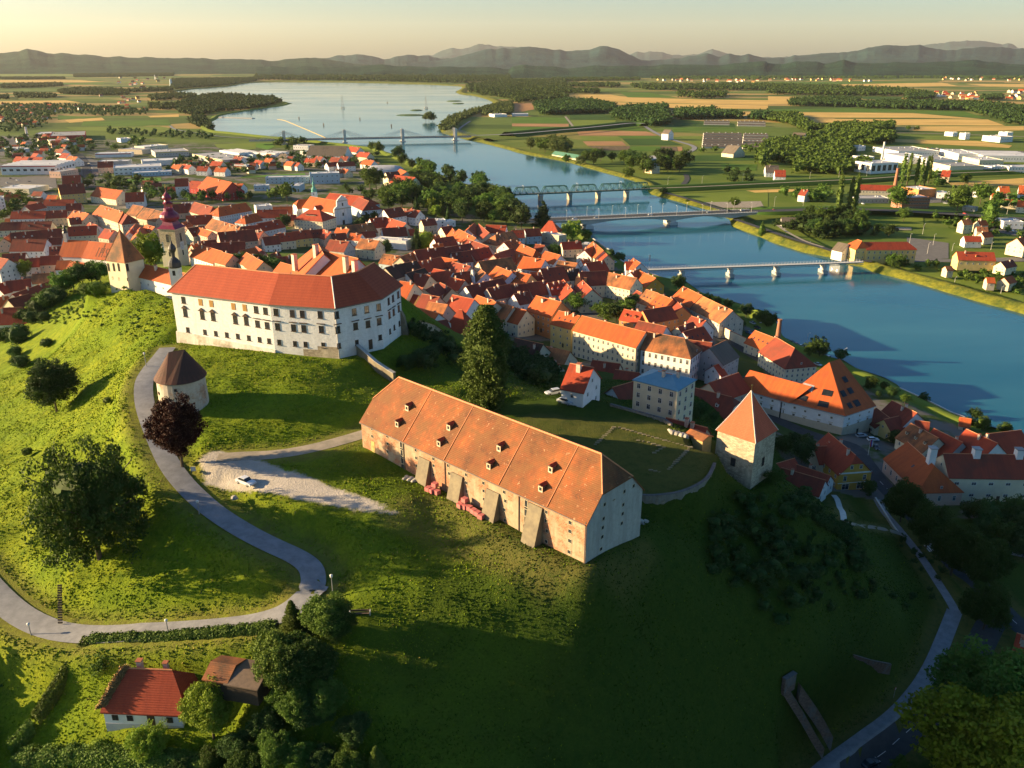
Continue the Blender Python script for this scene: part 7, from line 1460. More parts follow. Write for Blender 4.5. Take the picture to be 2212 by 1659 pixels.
def crown_mesh(kind,lod,mat,var):
 k=(kind,lod,mat,var)
 if k in _tm: return _tm[k]
 nc,nq,ls=LOD[lod]
 if kind == 'sequoia': nc,nq,ls=900,36,.0105
 if kind == 'poplar': ls *= .5
 if kind == 'conifer': ls *= .6; nc=int(nc*1.5)
 if kind == 'shrub' and lod == 'hi': nc,nq,ls=120,50,.022
 if kind == 'sparse': nc=int(nc * .8)
 q,c,rc=crown_arrays(kind,nc,nq,ls,11+var*7+hash(kind) % 1+len(kind)); V=np.concatenate([q,core(kind,var)]).reshape(-1,3); Fc=np.arange(len(V)).reshape(-1,4)
 _tm[k]=npmesh('crown',V,Fc,[mat]); return _tm[k]
def trunk_mesh(kind,var=0):
 k=('trunk',kind,var)
 if k in _tm: return _tm[k]
 m=MB(); rs=random.Random(var+5); r = .022 if kind not in ('sequoia',) else .035; tp = .62 if kind in ('broad', 'wide', 'sparse') else .9
 if kind == 'shrub': tp = .4; r = .02
 m.tube((0,0,-.06),(rs.uniform(-.01,.01),0,tp * .5),r,r * .7, 'bark',7,False); m.tube((0,0,tp * .5),(rs.uniform(-.02,.02),rs.uniform(-.02,.02),tp),r * .7,r * .3, 'bark',6)
 if kind in ('broad', 'wide', 'sparse', 'shrub'):
  sp = .52 if kind == 'wide' else .32
  for i in range(7): a=i*2.4+var; z0=tp*(.4 + .08*i); m.tube((0,0,z0 * .8),(sp * .75*math.cos(a),sp * .75*math.sin(a),min(.85,z0 + .2)),r * .45,r * .12, 'bark',5)
 _tm[k]=m.mesh('trunk'); return _tm[k]
NT=[0]
def put_tree(p,h,kind,mat,label,lod='mid',group=None,name=None,cat='tree',wf=1.0,var=None,rz=None):
 NT[0]+=1; var=NT[0] % 3 if var is None else var; rs=random.Random(NT[0])
 nm=name or {'conifer': 'conifer_tree', 'poplar': 'poplar_tree', 'shrub': 'shrub', 'sequoia': 'conifer_tree'}.get(kind, 'broadleaf_tree')
 e=thing(nm,label,cat,(p[0],p[1],p[2] - .1),rs.uniform(0,6.28) if rz is None else rz,group)
 c=link('crown',crown_mesh(kind,lod,mat,var),e); c.scale=(h*wf,h*wf*rs.uniform(.9,1.1),h)
 t=link('trunk',trunk_mesh(kind,var),e); t.scale=(h,h,h); return e
def pxh(w,hp):    # metres for hp tile pixels of upright height at world point w
 dep=w.y*CP-(w.z-CAMZ)*SP; return hp/4*dep/F / .955
def T(t,x,yb,hp,kind,mat,label,lod='mid',group=None,wf=1.0,plain_=False,**kw):
 w=atz(*P(t,x,yb),.1) if plain_ else hit(*P(t,x,yb)); return put_tree(w,pxh(w,hp),kind,mat,label,lod,group,wf=wf,**kw)
# ---- named trees on the castle hill
T('B3',0,1865-15,800, 'sequoia', 'leaf_sequoia', 'tall dense dark conifer standing behind the granary roof', 'hi',wf=1.05) if False else None
w=Vector((-6.0,178,69)); w=hit(1052,880); put_tree(w,pxh(w,870), 'sequoia', 'leaf_sequoia', 'tall dense dark conifer standing behind the granary', 'hi',wf=.88,var=0)
T('C1',1575,705,590, 'broad', 'leaf_beech', 'dark purple red beech beside the road fork and gravel yard', 'hi',wf=.8,var=1)
T('C1',860,1500,1080, 'wide', 'leaf_oak', 'huge dark spreading tree on the slope inside the road bend', 'hi',wf=.66,var=0)
T('B1',490,1890,420, 'broad', 'leaf_dark', 'big round dark tree on the left slope above the footpath', 'hi',wf=1.15,var=2)
T('B1',165,1300,185, 'shrub', 'leaf_dark', 'largest dark bush high on the left slope below the town', 'mid',wf=1.1)
T('B1',45,1280,130, 'shrub', 'leaf_dark', 'dark bush at the left picture edge below the town', 'mid',wf=1.3)
T('B1',140,1420,110, 'shrub', 'leaf_dark', 'small round bush above another one on the left slope', 'mid',wf=1.1)
T('B1',180,1505,120, 'shrub', 'leaf_dark', 'small round bush below another one on the left slope', 'mid',wf=1.2)
T('B1',408,1330,80, 'shrub', 'leaf_dark', 'small lone bush right of the three left slope bushes', 'mid',wf=1.3)
T('C1',240,610,75, 'shrub', 'leaf_hedge', 'tiny bush on the left slope ridge', 'mid',wf=1.2)
T('C1',930,160,60, 'shrub', 'leaf_hedge', 'tiny bush on the slope left of the wooden seats', 'mid',wf=1.2)
hb=[('B1',640,850,170),('B1',720,820,190),('B1',560,890,170),('B1',800,800,180),('B1',870,790,170),('B1',480,960,150),('B1',400,1000,140),('B1',330,1040,120),('B1',850,880,110),('B1',280,1130,110),('B1',520,830,110),('B1',390,1110,80),('B1',760,880,100),('B1',220,1110,110)]
for i,(t,x,y,hp) in enumerate(hb): T(t,x,y,hp*1.15, 'broad' if hp>160 else 'shrub',('leaf_mid', 'leaf_dark')[i % 2], '%s green tree from the left of the clump below the cream tower' % ORD[sorted(range(len(hb)),key=lambda k: hb[k][1]).index(i)],group='trees below the cream tower',wf=1.15)
T('B1',1310,690,330, 'broad', 'leaf_lime', 'bright yellow green tree between the cream tower and the church tower', 'mid',wf=.95)
for i,(x,y) in enumerate(((2070,660),(2120,655),(2190,668),(2265,670),(2340,680),(2400,700))): T('B1',x,y,150, 'shrub', 'leaf_dark', '%s from left in the row of clipped trees behind the castle roof' % ORD[i],group='clipped trees behind the castle',wf=1.0)
T('B1',225,745,170, 'broad', 'leaf_lime', 'light green tree in a yard at the far left of the town',wf=.9)
T('B2',1460,490,170, 'shrub', 'leaf_lime', 'round light green tree among the old town roofs',wf=.9); T('B2',1390,500,190, 'conifer', 'leaf_conifer', 'dark conifer left of the round tree among the old town roofs'); T('B2',250,320,130, 'broad', 'leaf_dark', 'dark tree left of the cream hip roofed building')
T('B2',1120,560,150, 'broad', 'leaf_dark', 'dark tree beside the brown roofed house behind the castle'); T('B3',520,390+30,170, 'broad', 'leaf_lime', 'loose light green tree at the near end of the road bridge',wf=1.2); T('B3',645,430,110, 'broad', 'leaf_lime', 'smaller light green tree beside the road bridge end'); T('B3',265,320,230, 'conifer', 'leaf_conifer', 'dark ragged conifer in front of the road bridge',wf=1.5); T('B3',80,320,210, 'broad', 'leaf_dark', 'dark round tree at the left of the ragged conifer'); T('B3',20,250,200, 'broad', 'leaf_dark', 'dark tree at the park end by the road bridge')
T('B3',370,540,110, 'shrub', 'leaf_dark', 'dark bush beside the flat cream riverside building'); T('B3',845,560,80, 'shrub', 'leaf_dark', 'left of two round bushes on the river quay'); T('B3',925,595,85, 'shrub', 'leaf_dark', 'right of two round bushes on the river quay',wf=1.2)
for i,(x,y,hp) in enumerate(((560,1040,170),(640,1030,120),(820,1120,170),(900,1130,180),(980,1080,160),(1050,1020,140),(760,1080,130),(600,960,120))): T('B3',x,y,hp, 'broad', 'leaf_dark' if i % 2 else 'leaf_mid', '%s from left of the garden trees behind the orange street roofs' % ORD[sorted((560,640,820,900,980,1050,760,600)).index(x)],group='garden trees in the town courtyard',wf=1.2)
for i,(t,x,y,hp) in enumerate((('B3',1435,850,140),('B3',1690,960,90),('B3',1775,980,80),('B3',1860,1010,90),('B3',2020,1090,130),('B3',2150,1140,130),('B3',1960,1200,110),('B4',0,1190,150),('B4',440,1440,190),('B4',360,1420,130),('B4',620,1470,120),('C4',880,60,130),('C4',1060,120,110),('C4',1180,170,90),('C4',1340,160,90),('C4',1000,60,90),('C4',1780,320,120),('C4',1840,410,140),('C4',1720,380,100),('C4',2040,440,120),('C4',950,120,60),('C4',1100,520,120))): T(t,x,y,hp, 'broad',('leaf_dark', 'leaf_mid', 'leaf_dark', 'leaf_oak')[i % 4], '%s from left of the dark trees along the near river bank' % ORD[i if i != 21 else 21],group='trees along the near bank',wf=1.1)
# lower right trees by the street
for i,(t,x,y,hp) in enumerate((('C4',1140,1200,370),('C4',1360,1430,400),('C4',1580,1640,470),('D4',1800,120,480),('D4',1860,460,420),('C4',860,970,160))): T(t,x,y,hp, 'broad', 'leaf_oak', '%s from top of the dark street trees at the lower right' % ORD[(0,1,2,3,4,5)[i]] if i<5 else 'dark tree on the lawn below the ochre house', 'hi' if i<5 else 'mid',group='street trees at the lower right' if i<5 else None,wf=1.0)
T('D4',1800,2050,1150, 'broad', 'leaf_sunlit', 'huge yellow green tree at the lower right corner', 'hi',wf=1.15,var=0); T('D4',1830,1500,950, 'broad', 'leaf_mid', 'large dark green tree behind the huge yellow green one', 'hi',wf=1.0,var=1); T('D4',1080,1900,430, 'conifer', 'leaf_mid', 'spiky young conifer at the bottom edge left of the huge tree', 'mid',wf=1.5)
for i,(x,y,hp) in enumerate(((1780,1180,200),(1900,1250,260),(2050,1220,250),(2180,1300,260),(2000,1400,260),(1860,1330,200),(2150,1150,200),(2200,1500,250),(120,600,170),(290,680,220),(330,560,130),(220,520,110),(60,880,160),(1090,520,130))): T('C4',x,y,hp, 'broad', 'leaf_dark' if i % 2 else 'leaf_oak', '%s from left of the dark garden trees around the lower right houses' % ORD[sorted((1780,1900,2050,2180,2000,1860,2150,2200,120,290,330,220,60,1090)).index(x)],group='garden trees at the lower right',wf=1.15)
for i,(x,y,hp) in enumerate(((1620,300,160),(1560,320,110),(1740,330,100),(1560,60,60))): T('C3',x,y,hp, 'broad', 'leaf_dark', '%s from left of the small trees left of the square stone tower' % ORD[sorted((1620,1560,1740,1561)).index(x) if x != 1560 else i // 3],group='small trees by the stone tower',wf=1.1)
# cottage garden
T('D1',1850,1400,560, 'broad', 'leaf_lime', 'bright green young tree right of the cottage', 'hi',wf=.8,var=1); T('D1',1300,1560,330, 'sparse', 'leaf_lime', 'loose bright fruit tree in front of the cottage', 'hi',wf=1.2,var=0); T('D1',850,1510,130, 'shrub', 'leaf_lime', 'small round clipped bush in the cottage garden', 'mid',wf=1.2); T('D1',880,850,220, 'sparse', 'leaf_hedge', 'thin greenish tree behind the cottage roof', 'mid',wf=1.3)
sh=[('D2',330,500,330, 'conifer', 'leaf_hedge'),('D2',480,480,270, 'conifer', 'leaf_conifer'),('D2',620,520,380, 'broad', 'leaf_hedge'),('D2',700,560,300, 'broad', 'leaf_oak'),('D2',250,940,500, 'broad', 'leaf_hedge'),('D2',420,960,460, 'broad', 'leaf_oak'),('D2',560,900,300, 'broad', 'leaf_dark'),('D2',350,1250,380, 'broad', 'leaf_mid'),('D2',620,1200,330, 'broad', 'leaf_mid'),('D2',500,1300,300, 'broad', 'leaf_dark'),('D2',850,1450,280, 'broad', 'leaf_dark'),('D2',110,1400,280, 'broad', 'leaf_dark'),('D2',180,1640,320, 'broad', 'leaf_mid'),('D2',380,1680,280, 'broad', 'leaf_mid'),('D2',800,1720,270, 'broad', 'leaf_mid'),('D2',1050,1740,330, 'conifer', 'leaf_hedge'),('D2',600,1700,260, 'broad', 'leaf_dark'),('D1',2080,1600,280, 'broad', 'leaf_dark'),('D1',1850,1700,240, 'broad', 'leaf_oak'),('D1',1600,1760,220, 'broad', 'leaf_dark'),('D2',-40,1750,300, 'broad', 'leaf_oak')]
_so=sorted(range(len(sh)),key=lambda k: P(sh[k][0],sh[k][1],0)[0])
for i,(t,x,y,hp,kd,mt) in enumerate(sh): T(t,x,y,hp,kd,mt, '%s from left of the crowded trees and bushes right of the cottage' % ORD[_so.index(i)], 'hi',group='crowded trees right of the cottage',wf=1.2 if kd == 'broad' else 1.3)
# ---- groves of separate trees on the plain
def wood(polys,space,hm,mat,name='wood',label=None,nq=5,nc=12,seed=0,kind='broad',ls=.10,hill=False,pts=None):
 rs=np.random.RandomState(seed+100); base=[]
 for t,poly in polys:
  q=np.array([tuple((hit(*P(t,x,y)) if hill else atz(*P(t,x,y),0)))[:2] for x,y in poly]) if t else np.array([tuple(hit(x,y))[:2] for x,y in poly])
  x0,y0=q.min(0); x1,y1=q.max(0); gx,gy=np.meshgrid(np.arange(x0,x1,space),np.arange(y0,y1,space)); gx=gx.ravel()+rs.uniform(-.5,.5,gx.size)*space; gy=gy.ravel()+rs.uniform(-.5,.5,gy.size)*space
  k=inside(gx,gy,q); base.append(np.c_[gx[k],gy[k]])
 b=np.array([(p.x,p.y) for p in pts]) if pts is not None else np.concatenate(base)
 if len(b)>5200: b=b[rs.permutation(len(b))[:5200]]
 z=Hf(b[:,0],b[:,1]); pr=[np.concatenate([crown_arrays(kind,nc,nq,ls,s+seed)[0],core(kind,s+seed)]) for s in range(4)]; V=[]
 for v in range(4):
  i=np.arange(len(b)) % 4==v; n=i.sum()
  if not n: continue
  h=rs.uniform(hm[0],hm[1],n); a=rs.uniform(0,6.28,n); Q_=pr[v].reshape(-1,3); ca,sa=np.cos(a),np.sin(a); wx=rs.uniform(.9,1.4,n)
  X=(Q_[None,:,0]*ca[:,None]-Q_[None,:,1]*sa[:,None])*(h*wx)[:,None]+b[i,0][:,None]; Y=(Q_[None,:,0]*sa[:,None]+Q_[None,:,1]*ca[:,None])*(h*wx)[:,None]+b[i,1][:,None]; Z_=(Q_[None,:,2] - .12)*h[:,None]+z[i][:,None]
  V.append(np.stack([X,Y,Z_],-1).reshape(-1,3))
 V=np.concatenate(V); return tag(link(name,npmesh(name,V,np.arange(len(V)).reshape(-1,4),[mat])),kind='stuff',label=label)
STUFFG = {23,25,26,27,28,29,35,36,38,40,41,42,43,24}
def grove(tile,poly,n,hm,kinds,where,group,seed,lod='low',sp=8,conif=0.0,label=None):
 rs=random.Random(seed); q=np.array(poly,float); used=[]; tr=0; mats=kinds
 while len(used)<n and tr<8000:
  tr+=1; x=rs.uniform(q[:,0].min(),q[:,0].max()); y=rs.uniform(q[:,1].min(),q[:,1].max())
  if not inside(np.array([x]),np.array([y]),q)[0]: continue
  w=hit(*P(tile,x,y))
  if any((w-u).length<sp for u in used): continue
  used.append(w)
  if seed in STUFFG: continue
  kd = 'conifer' if rs.random()<conif else 'broad'
  put_tree(w,rs.uniform(*hm),kd,rs.choice(mats),('pointed dark conifer ' if kd == 'conifer' else 'round green broadleaf tree ')+where,lod,group,wf=rs.uniform(.85,1.15))
 if seed in STUFFG: wood([],1,hm,kinds[0], 'tree_cluster', 'scattered green trees ' + where,nq=14,nc=30,seed=seed,ls=.05,pts=used)
 return used
LM=('leaf_mid', 'leaf_dark', 'leaf_oak', 'leaf_dark')
grove('A2',[(1110,1010),(1300,1010),(1460,1100),(1640,1165),(1770,1220),(2000,1290),(2130,1400),(2230,1560),(2150,1640),(1850,1590),(1500,1540),(1300,1480),(1080,1430),(1060,1340),(1300,1290),(1400,1200),(1200,1080)],85,(14,23),LM+('leaf_mid',), 'in the dense riverside park on the left bank', 'riverside park trees',21, 'mid',11,.08)
for i,(x,y,hp) in enumerate(((985,1290,200),(1040,1290,170),(1150,1480,190),(1260,1440,210),(1350,1420,200),(1520,1500,130),(1560,1530,110),(1060,990,110),(1000,960,80))): T('A2',x,y,hp, 'broad', 'leaf_lime' if i in (5,6) else 'leaf_mid', 'tree number %s from left along the near edge of the riverside park' % ORD[sorted((985,1040,1150,1260,1350,1520,1560,1060,1000)).index(x)],group='trees at the park edge')
grove('A1',[(1240,1330),(1420,1330),(1660,1380),(2212,1370),(2212,1400),(1700,1420),(1240,1420)],22,(9,14),LM, 'in the row behind the church tower', 'trees behind the church tower',22, 'low',9)
grove('A1',[(480,1240),(800,1200),(1350,1240),(1350,1320),(1050,1400),(850,1380),(700,1330)],16,(10,16),LM, 'between the yellow house and the sports field', 'trees by the sports field',23, 'low',14)
grove('A1',[(0,1370),(160,1360),(480,1370),(380,1400),(100,1560),(0,1600)],14,(10,15),LM, 'at the left edge before the old town', 'trees at the left edge',24, 'low',10)
grove('A1',[(270,880),(420,880),(620,900),(720,1000),(560,980),(420,1080),(250,980)],10,(10,15),LM, 'beside the shopping halls', 'trees by the shopping halls',25, 'low',16)
grove('A1',[(850,880),(1230,860),(1260,940),(1080,970),(940,960)],10,(10,15),LM, 'between the modern halls on the left', 'trees between the modern halls',26, 'low',14)
grove('A1',[(1540,1090),(1760,1040),(1990,1060),(2212,1080),(2212,1160),(1900,1170),(1600,1120)],14,(7,12),LM, 'in the house gardens left of the stadium', 'garden trees left of the stadium',27, 'low',14,.3)
grove('A2',[(0,1010),(250,1000),(900,1000),(1080,1000),(900,1120),(600,1110),(280,1110),(0,1100)],22,(7,13),LM, 'in the house gardens before the cable bridge', 'garden trees before the cable bridge',28, 'low',14,.2)
grove('A2',[(150,880),(450,870),(320,980),(170,960)],7,(14,20),LM, 'near the left end of the cable bridge', 'trees at the cable bridge',29, 'low',18)
grove('A2',[(730,1300),(1000,1290),(1060,1400),(800,1440)],7,(8,13),LM, 'behind the monastery roofs', 'trees behind the monastery',30, 'low',10)
grove('A2',[(80,1380),(310,1360),(310,1400),(100,1400)],4,(17,21),('leaf_mid',), 'before the blue sports hall', 'big trees by the sports hall',31, 'low',16)
grove('B2',[(840,270),(1060,200),(1090,250),(1000,290),(860,310)],8,(8,11),('leaf_dark',), 'in the dark hedge right of the baroque front', 'dark trees right of the baroque front',32, 'low',7)
grove('A3',[(0,960),(80,940),(240,990),(500,1000),(500,960),(280,930)],9,(22,30),('leaf_mid', 'leaf_grey'), 'on the right bank beyond the railway bridge', 'tall trees beyond the railway bridge',33, 'mid',18)
grove('A3',[(600,1080),(760,1080),(1020,1150),(1400,1180),(1560,1100),(1300,1040),(1100,1100),(780,1020)],22,(16,26),LM, 'on the right bank behind the railway bridge end', 'trees behind the railway bridge end',34, 'mid',14)
grove('A3',[(1580,950),(1830,970),(2212,900),(2212,1060),(2130,1090),(2080,1000),(1640,1000)],10,(10,15),LM, 'in the fields near the poultry farm', 'trees near the farm sheds',35, 'low',22)
grove('A3',[(1820,1120),(2000,1090),(2100,1200),(2050,1240),(1840,1240)],9,(12,18),('leaf_dark', 'leaf_oak'), 'in the garden plots by the railway', 'trees in the garden plots',36, 'low',13)
grove('B4',[(0,260),(250,260),(560,180),(860,260),(1100,390),(860,410),(600,390),(480,430),(280,330),(60,280)],34,(9,16),LM, 'in the copse between main road and river inn', 'trees behind the river inn',37, 'mid',9,.12)
grove('B4',[(1200,240),(1900,240),(2212,300),(2212,420),(1960,500),(1800,480),(1650,330)],14,(7,12),LM, 'in the gardens right of the river inn', 'garden trees right of the river inn',38, 'low',12,.3)
grove('B4',[(1020,620),(1240,640),(1240,690),(1080,690)],3,(10,13),('leaf_mid', 'leaf_oak'), 'at the footbridge end on the right bank', 'trees at the footbridge end',39, 'mid',8)
grove('B4',[(1640,760),(2100,880),(2212,870),(2212,720),(1900,700)],12,(4,8),LM, 'on the garden slope at the right edge', 'small garden trees at the right edge',40, 'low',8)
grove('A4',[(0,1340),(340,1400),(560,1400),(560,1320),(340,1360),(200,1340)],10,(12,18),LM, 'left of the two poplars by the main road', 'trees left of the poplars',41, 'low',12)
grove('A4',[(1560,1440),(1760,1440),(1960,1400),(2212,1400),(2212,1500),(1900,1500)],9,(10,16),LM, 'right of the brick office block', 'trees right of the brick office',42, 'low',14)
grove('A4',[(1380,1160),(1560,1180),(1500,1290),(1390,1270)],4,(12,16),LM, 'right of the poplar row', 'trees right of the poplar row',43, 'low',14)
for i,(x,y,hp) in enumerate(((1110,1460,210),(1170,1570,120),(1630,1480,220),(1700,1250,100),(1830,1420,180),(1900,1620,260))): T('A4',x,y,hp, 'broad' if i<5 else 'conifer', 'leaf_mid', '%s from left of the big single trees along the main road' % ORD[i],group='single trees along the main road',plain_=True,wf=1.1)
for i,(x,y,hp) in enumerate(((598,1525,335),(688,1525,320),(738,1520,350),(1150,1260,260),(1200,1250,250),(1270,1260,240),(1310,1265,230),(1350,1262,240),(1380,1240,230))): T('A4',x,y,hp, 'poplar', 'leaf_poplar', '%s from left of the tall slim poplars on the right bank' % ORD[i],group='poplars on the right bank',plain_=True,wf=.85)
for i,(x,y) in enumerate(((1085,738),(1208,785),(1286,785))): T('A4',x,y,44, 'broad', 'leaf_mid', '%s from left of three lone trees in the wheat fields' % ORD[i], 'low',group='lone trees in the wheat',plain_=True,wf=1.2)
w=atz(*P('A2',1495,705),.3); 
for i,(dx,dy) in enumerate(((0,0),(-9,6),(8,7))): put_tree(w+Vector((dx,dy,0)),(27,20,24)[i], 'broad', 'leaf_grey', '%s of three trees crowded on the round lake islet' % ORD[i], 'mid', 'trees on the lake islet')
T('A3',1520,1410,45, 'shrub', 'leaf_mid', 'lone round bush on the levee before the road bridge',plain_=True); T('A3',1920,1455,95, 'broad', 'leaf_mid', 'lone round tree right of the road bridge end',plain_=True,wf=1.1); T('B3',2155,385,125, 'conifer', 'leaf_mid', 'pointed tree on the levee between the bridges',wf=1.3); T('A3',1310,1350,80, 'broad', 'leaf_dark', 'dark small tree at the railway bridge end'); T('A3',470,1075,85, 'broad', 'leaf_mid', 'left of two willows on the boathouse bank'); T('A3',592,1090,90, 'broad', 'leaf_grey', 'right of two willows on the boathouse bank'); T('A3',1005,1200,100, 'broad', 'leaf_mid', 'round tree on the bank just before the railway bridge',wf=1.1)
# ---- woods,scrub and hedges nobody could count
wood([('A1',[(0,400),(120,388),(540,382),(540,402),(300,412),(0,420)]),('A1',[(500,445),(700,425),(1080,435),(1120,478),(900,484),(520,470)]),('A1',[(130,475),(480,482),(480,502),(140,508)]),('A1',[(0,485),(70,488),(70,518),(0,518)]),('A1',[(1100,440),(1480,420),(1500,440),(1120,458)]),('A1',[(1280,495),(1500,475),(1700,482),(1700,502),(1300,530)]),('A1',[(1290,565),(1560,572),(1560,612),(1300,602)]),('A1',[(640,300),(1500,292),(1500,312),(640,322)]),('A1',[(0,330),(560,330),(560,340),(0,342)])],17,(14,22), 'leaf_oak',label='dark belts of wood across the left plain',seed=1)
wood([('A1',[(1520,565),(1760,490),(1900,476),(2212,500),(2212,596),(1900,625),(1700,660),(1560,640)]),('A2',[(0,505),(150,505),(222,540),(150,565),(0,592)]),('A1',[(1620,705),(1760,665),(1800,740),(1870,780),(1780,785),(1640,745)]),('A1',[(1490,345),(2212,332),(2212,358),(1950,398),(1700,412),(1530,430),(1480,405)])],12,(14,21), 'leaf_dark',label='wood covering the spit of land into the lake',seed=2)
wood([('A2',[(0,300),(2212,300),(2212,352),(1750,375),(1000,358),(0,345)])],45,(24,34), 'leaf_oak',label='long dark wood behind the far lake shore',seed=3,nc=16,nq=6)
wood([('A2',[(1820,400),(2212,352),(2212,515),(2100,500),(1850,455)]),('A3',[(0,355),(450,350),(480,382),(460,470),(500,520),(200,530),(60,550),(0,540)])],24,(18,27), 'leaf_oak',label='dark riverside wood right of the lake',seed=4)
wood([('A2',[(1588,770),(1650,698),(1850,625),(2075,568),(2095,582),(1900,645),(1760,705),(1690,790),(1610,798)]),('A2',[(2100,560),(2212,540),(2212,640),(2000,660),(1960,650)])],10,(9,16), 'leaf_grey',label='pale willow belt along the right lake shore',seed=5)
wood([('A3',[(190,565),(480,535),(700,545),(880,582),(880,635),(600,640),(260,652)]),('A3',[(870,645),(960,605),(1330,585),(1360,735),(1180,755),(1040,712),(880,682)]),('A3',[(1410,635),(1740,615),(1760,682),(1430,690)]),('A3',[(1760,655),(1980,655),(1980,684),(1760,682)]),('A3',[(2040,672),(2212,655),(2212,695),(2060,696)])],13,(16,25), 'leaf_dark',label='groups of wood behind the green fields',seed=6)
wood([('A3',[(1430,475),(1850,470),(1850,506),(1600,512),(1440,498)]),('A3',[(480,390),(930,393),(930,413),(500,413)]),('A3',[(1040,398),(2212,398),(2212,438),(1200,438),(1050,418)]),('A3',[(470,445),(750,445),(750,466),(480,466)]),('A3',[(350,342),(1100,340),(1100,350),(350,358)]),('A4',[(0,402),(250,402),(1180,442),(1380,480),(1180,488),(790,488),(400,484),(0,470)])],32,(20,30), 'leaf_oak',label='belts of dark wood far across the right plain',seed=7,nc=14)
wood([('A4',[(180,535),(480,515),(800,525),(740,582),(400,577),(190,572)]),('A4',[(760,565),(1100,545),(1900,562),(2212,605),(2212,740),(2080,735),(1900,662),(1700,612),(1200,602),(760,588)]),('A4',[(1180,492),(1430,474),(1430,512),(1200,522)]),('A4',[(1830,502),(2020,492),(2020,522),(1830,524)])],18,(16,24), 'leaf_dark',label='dark wood at the right behind the wheat fields',seed=8)
wood([('A4',[(0,662),(180,662),(240,652),(340,742),(430,782),(340,800),(180,732),(0,702)]),('A4',[(430,785),(700,745),(800,762),(1075,745),(1075,795),(800,802),(520,812)]),('A4',[(340,855),(700,805),(1070,835),(1080,892),(900,912),(700,892)]),('A4',[(0,905),(450,885),(700,925),(730,1010),(650,1060),(700,1095),(870,1080),(900,1130),(600,1170),(400,1150),(240,1160),(200,1080),(0,1050)]),('A3',[(2130,1000),(2212,905),(2212,1080),(2150,1100)])],11,(14,22), 'leaf_mid',label='broad dense wood left of the factory estate',seed=9)
wood([('A1',[(0,560),(560,560),(1280,600),(1280,650),(900,660),(500,640),(380,760),(100,800),(0,800)]),('A1',[(930,780),(1550,800),(1850,830),(1850,870),(1500,850),(940,820)])],21,(7,13), 'leaf_dark',label='scattered garden trees in the suburb on the left',seed=10,nc=10)
wood([('A4',[(0,315),(2212,300),(2212,345),(1500,335),(0,340)]),('A3',[(1200,325),(2212,325),(2212,350),(1200,340)]),('A1',[(0,255),(2212,275),(2212,290),(600,275),(0,262)])],60,(22,30), 'leaf_oak',label='far tree belts at the foot of the hills',seed=11,nc=12)
wood([(None,[(1545,1110),(1600,1088),(1680,1092),(1760,1110),(1830,1150),(1870,1220),(1860,1300),(1760,1330),(1690,1370),(1600,1300),(1560,1290),(1510,1200)])],3.0,(1.4,5), 'leaf_dark', 'scrub', 'dark scrub covering the shaded slope below the stone tower',nq=24,nc=26,seed=12,ls=.05)
wood([(None,[(1700,1190),(1830,1240),(2000,1260),(2030,1310),(1950,1330),(1820,1300)]),(None,[(1930,1150),(1985,1180),(2040,1240),(2020,1260),(1960,1220)])],4.5,(1.2,2.6), 'leaf_dark', 'scrub', 'low dark scrub above the road at the lower right',nq=18,nc=18,seed=13,ls=.06)
wood([('C4',[(1700,1150),(2212,1080),(2212,1500),(1900,1520),(1750,1350)])],4.5,(3,6), 'leaf_dark', 'scrub', 'dark bushes behind the street at the right edge',nq=20,nc=20,seed=14,ls=.06,hill=True)
wood([('B1',[(560,880),(900,800),(1000,830),(1300,880),(1450,980),(1480,1250),(1250,1300),(900,1200),(650,1150),(300,1150),(250,1080)]),('C1',[(1050,250),(1160,280),(1280,560),(1180,640),(1050,500)])],3.4,(.6,1.5), 'leaf_hedge', 'undergrowth', 'rough weeds and low bushes on the slope below the castle wing',nq=16,nc=14,seed=15,ls=.09,hill=True)
wood([('B2',[(1280,1280),(1650,1200),(1800,1500),(1500,1600),(1250,1450)]),('B3',[(-100,1380),(250,1450),(420,1600),(300,1700),(0,1620)])],5,(3,7), 'leaf_dark', 'scrub', 'dark bushes in the shaded gardens behind the tall conifer',nq=18,nc=20,seed=16,ls=.06,hill=True)
wood([('D1',[(0,500),(250,600),(150,900),(0,1000)])],3,(.6,1.4), 'leaf_dark', 'undergrowth', 'dark weeds left of the cottage hedge',nq=14,nc=14,seed=17,ls=.09,hill=True)
wood([('B4',[(0,290),(250,270),(560,200),(860,280),(840,330),(860,400),(600,400),(480,440),(300,360),(80,320)])],9,(7,13), 'leaf_dark', 'copse', 'dense bushes in the copse left of the river inn',nq=16,nc=26,seed=18,ls=.05)
wood([('B4',[(1450,200),(2212,260),(2212,300),(1900,250),(1880,450),(1640,330)]),('B4',[(1620,760),(2212,930),(2212,730),(2000,700),(1850,660)]),('B4',[(1240,620),(1500,620),(1600,700),(1300,700)])],11,(3,8), 'leaf_mid', 'garden_bushes', 'bushes and small trees between the right bank gardens',nq=14,nc=24,seed=19,ls=.06)
wood([('A1',[(0,850),(420,840),(820,880),(820,960),(480,1040),(0,1040)]),('A1',[(1450,1030),(2212,1040),(2212,1160),(1450,1150)]),('A2',[(0,1000),(1050,1000),(1050,1110),(0,1120)]),('A1',[(860,1180),(1000,1200),(1300,1280),(1700,1280),(1700,1340),(1250,1340),(850,1300)])],20,(6,12), 'leaf_dark', 'garden_trees', 'small trees scattered between houses of the modern quarter',nq=12,nc=22,seed=20,ls=.06)
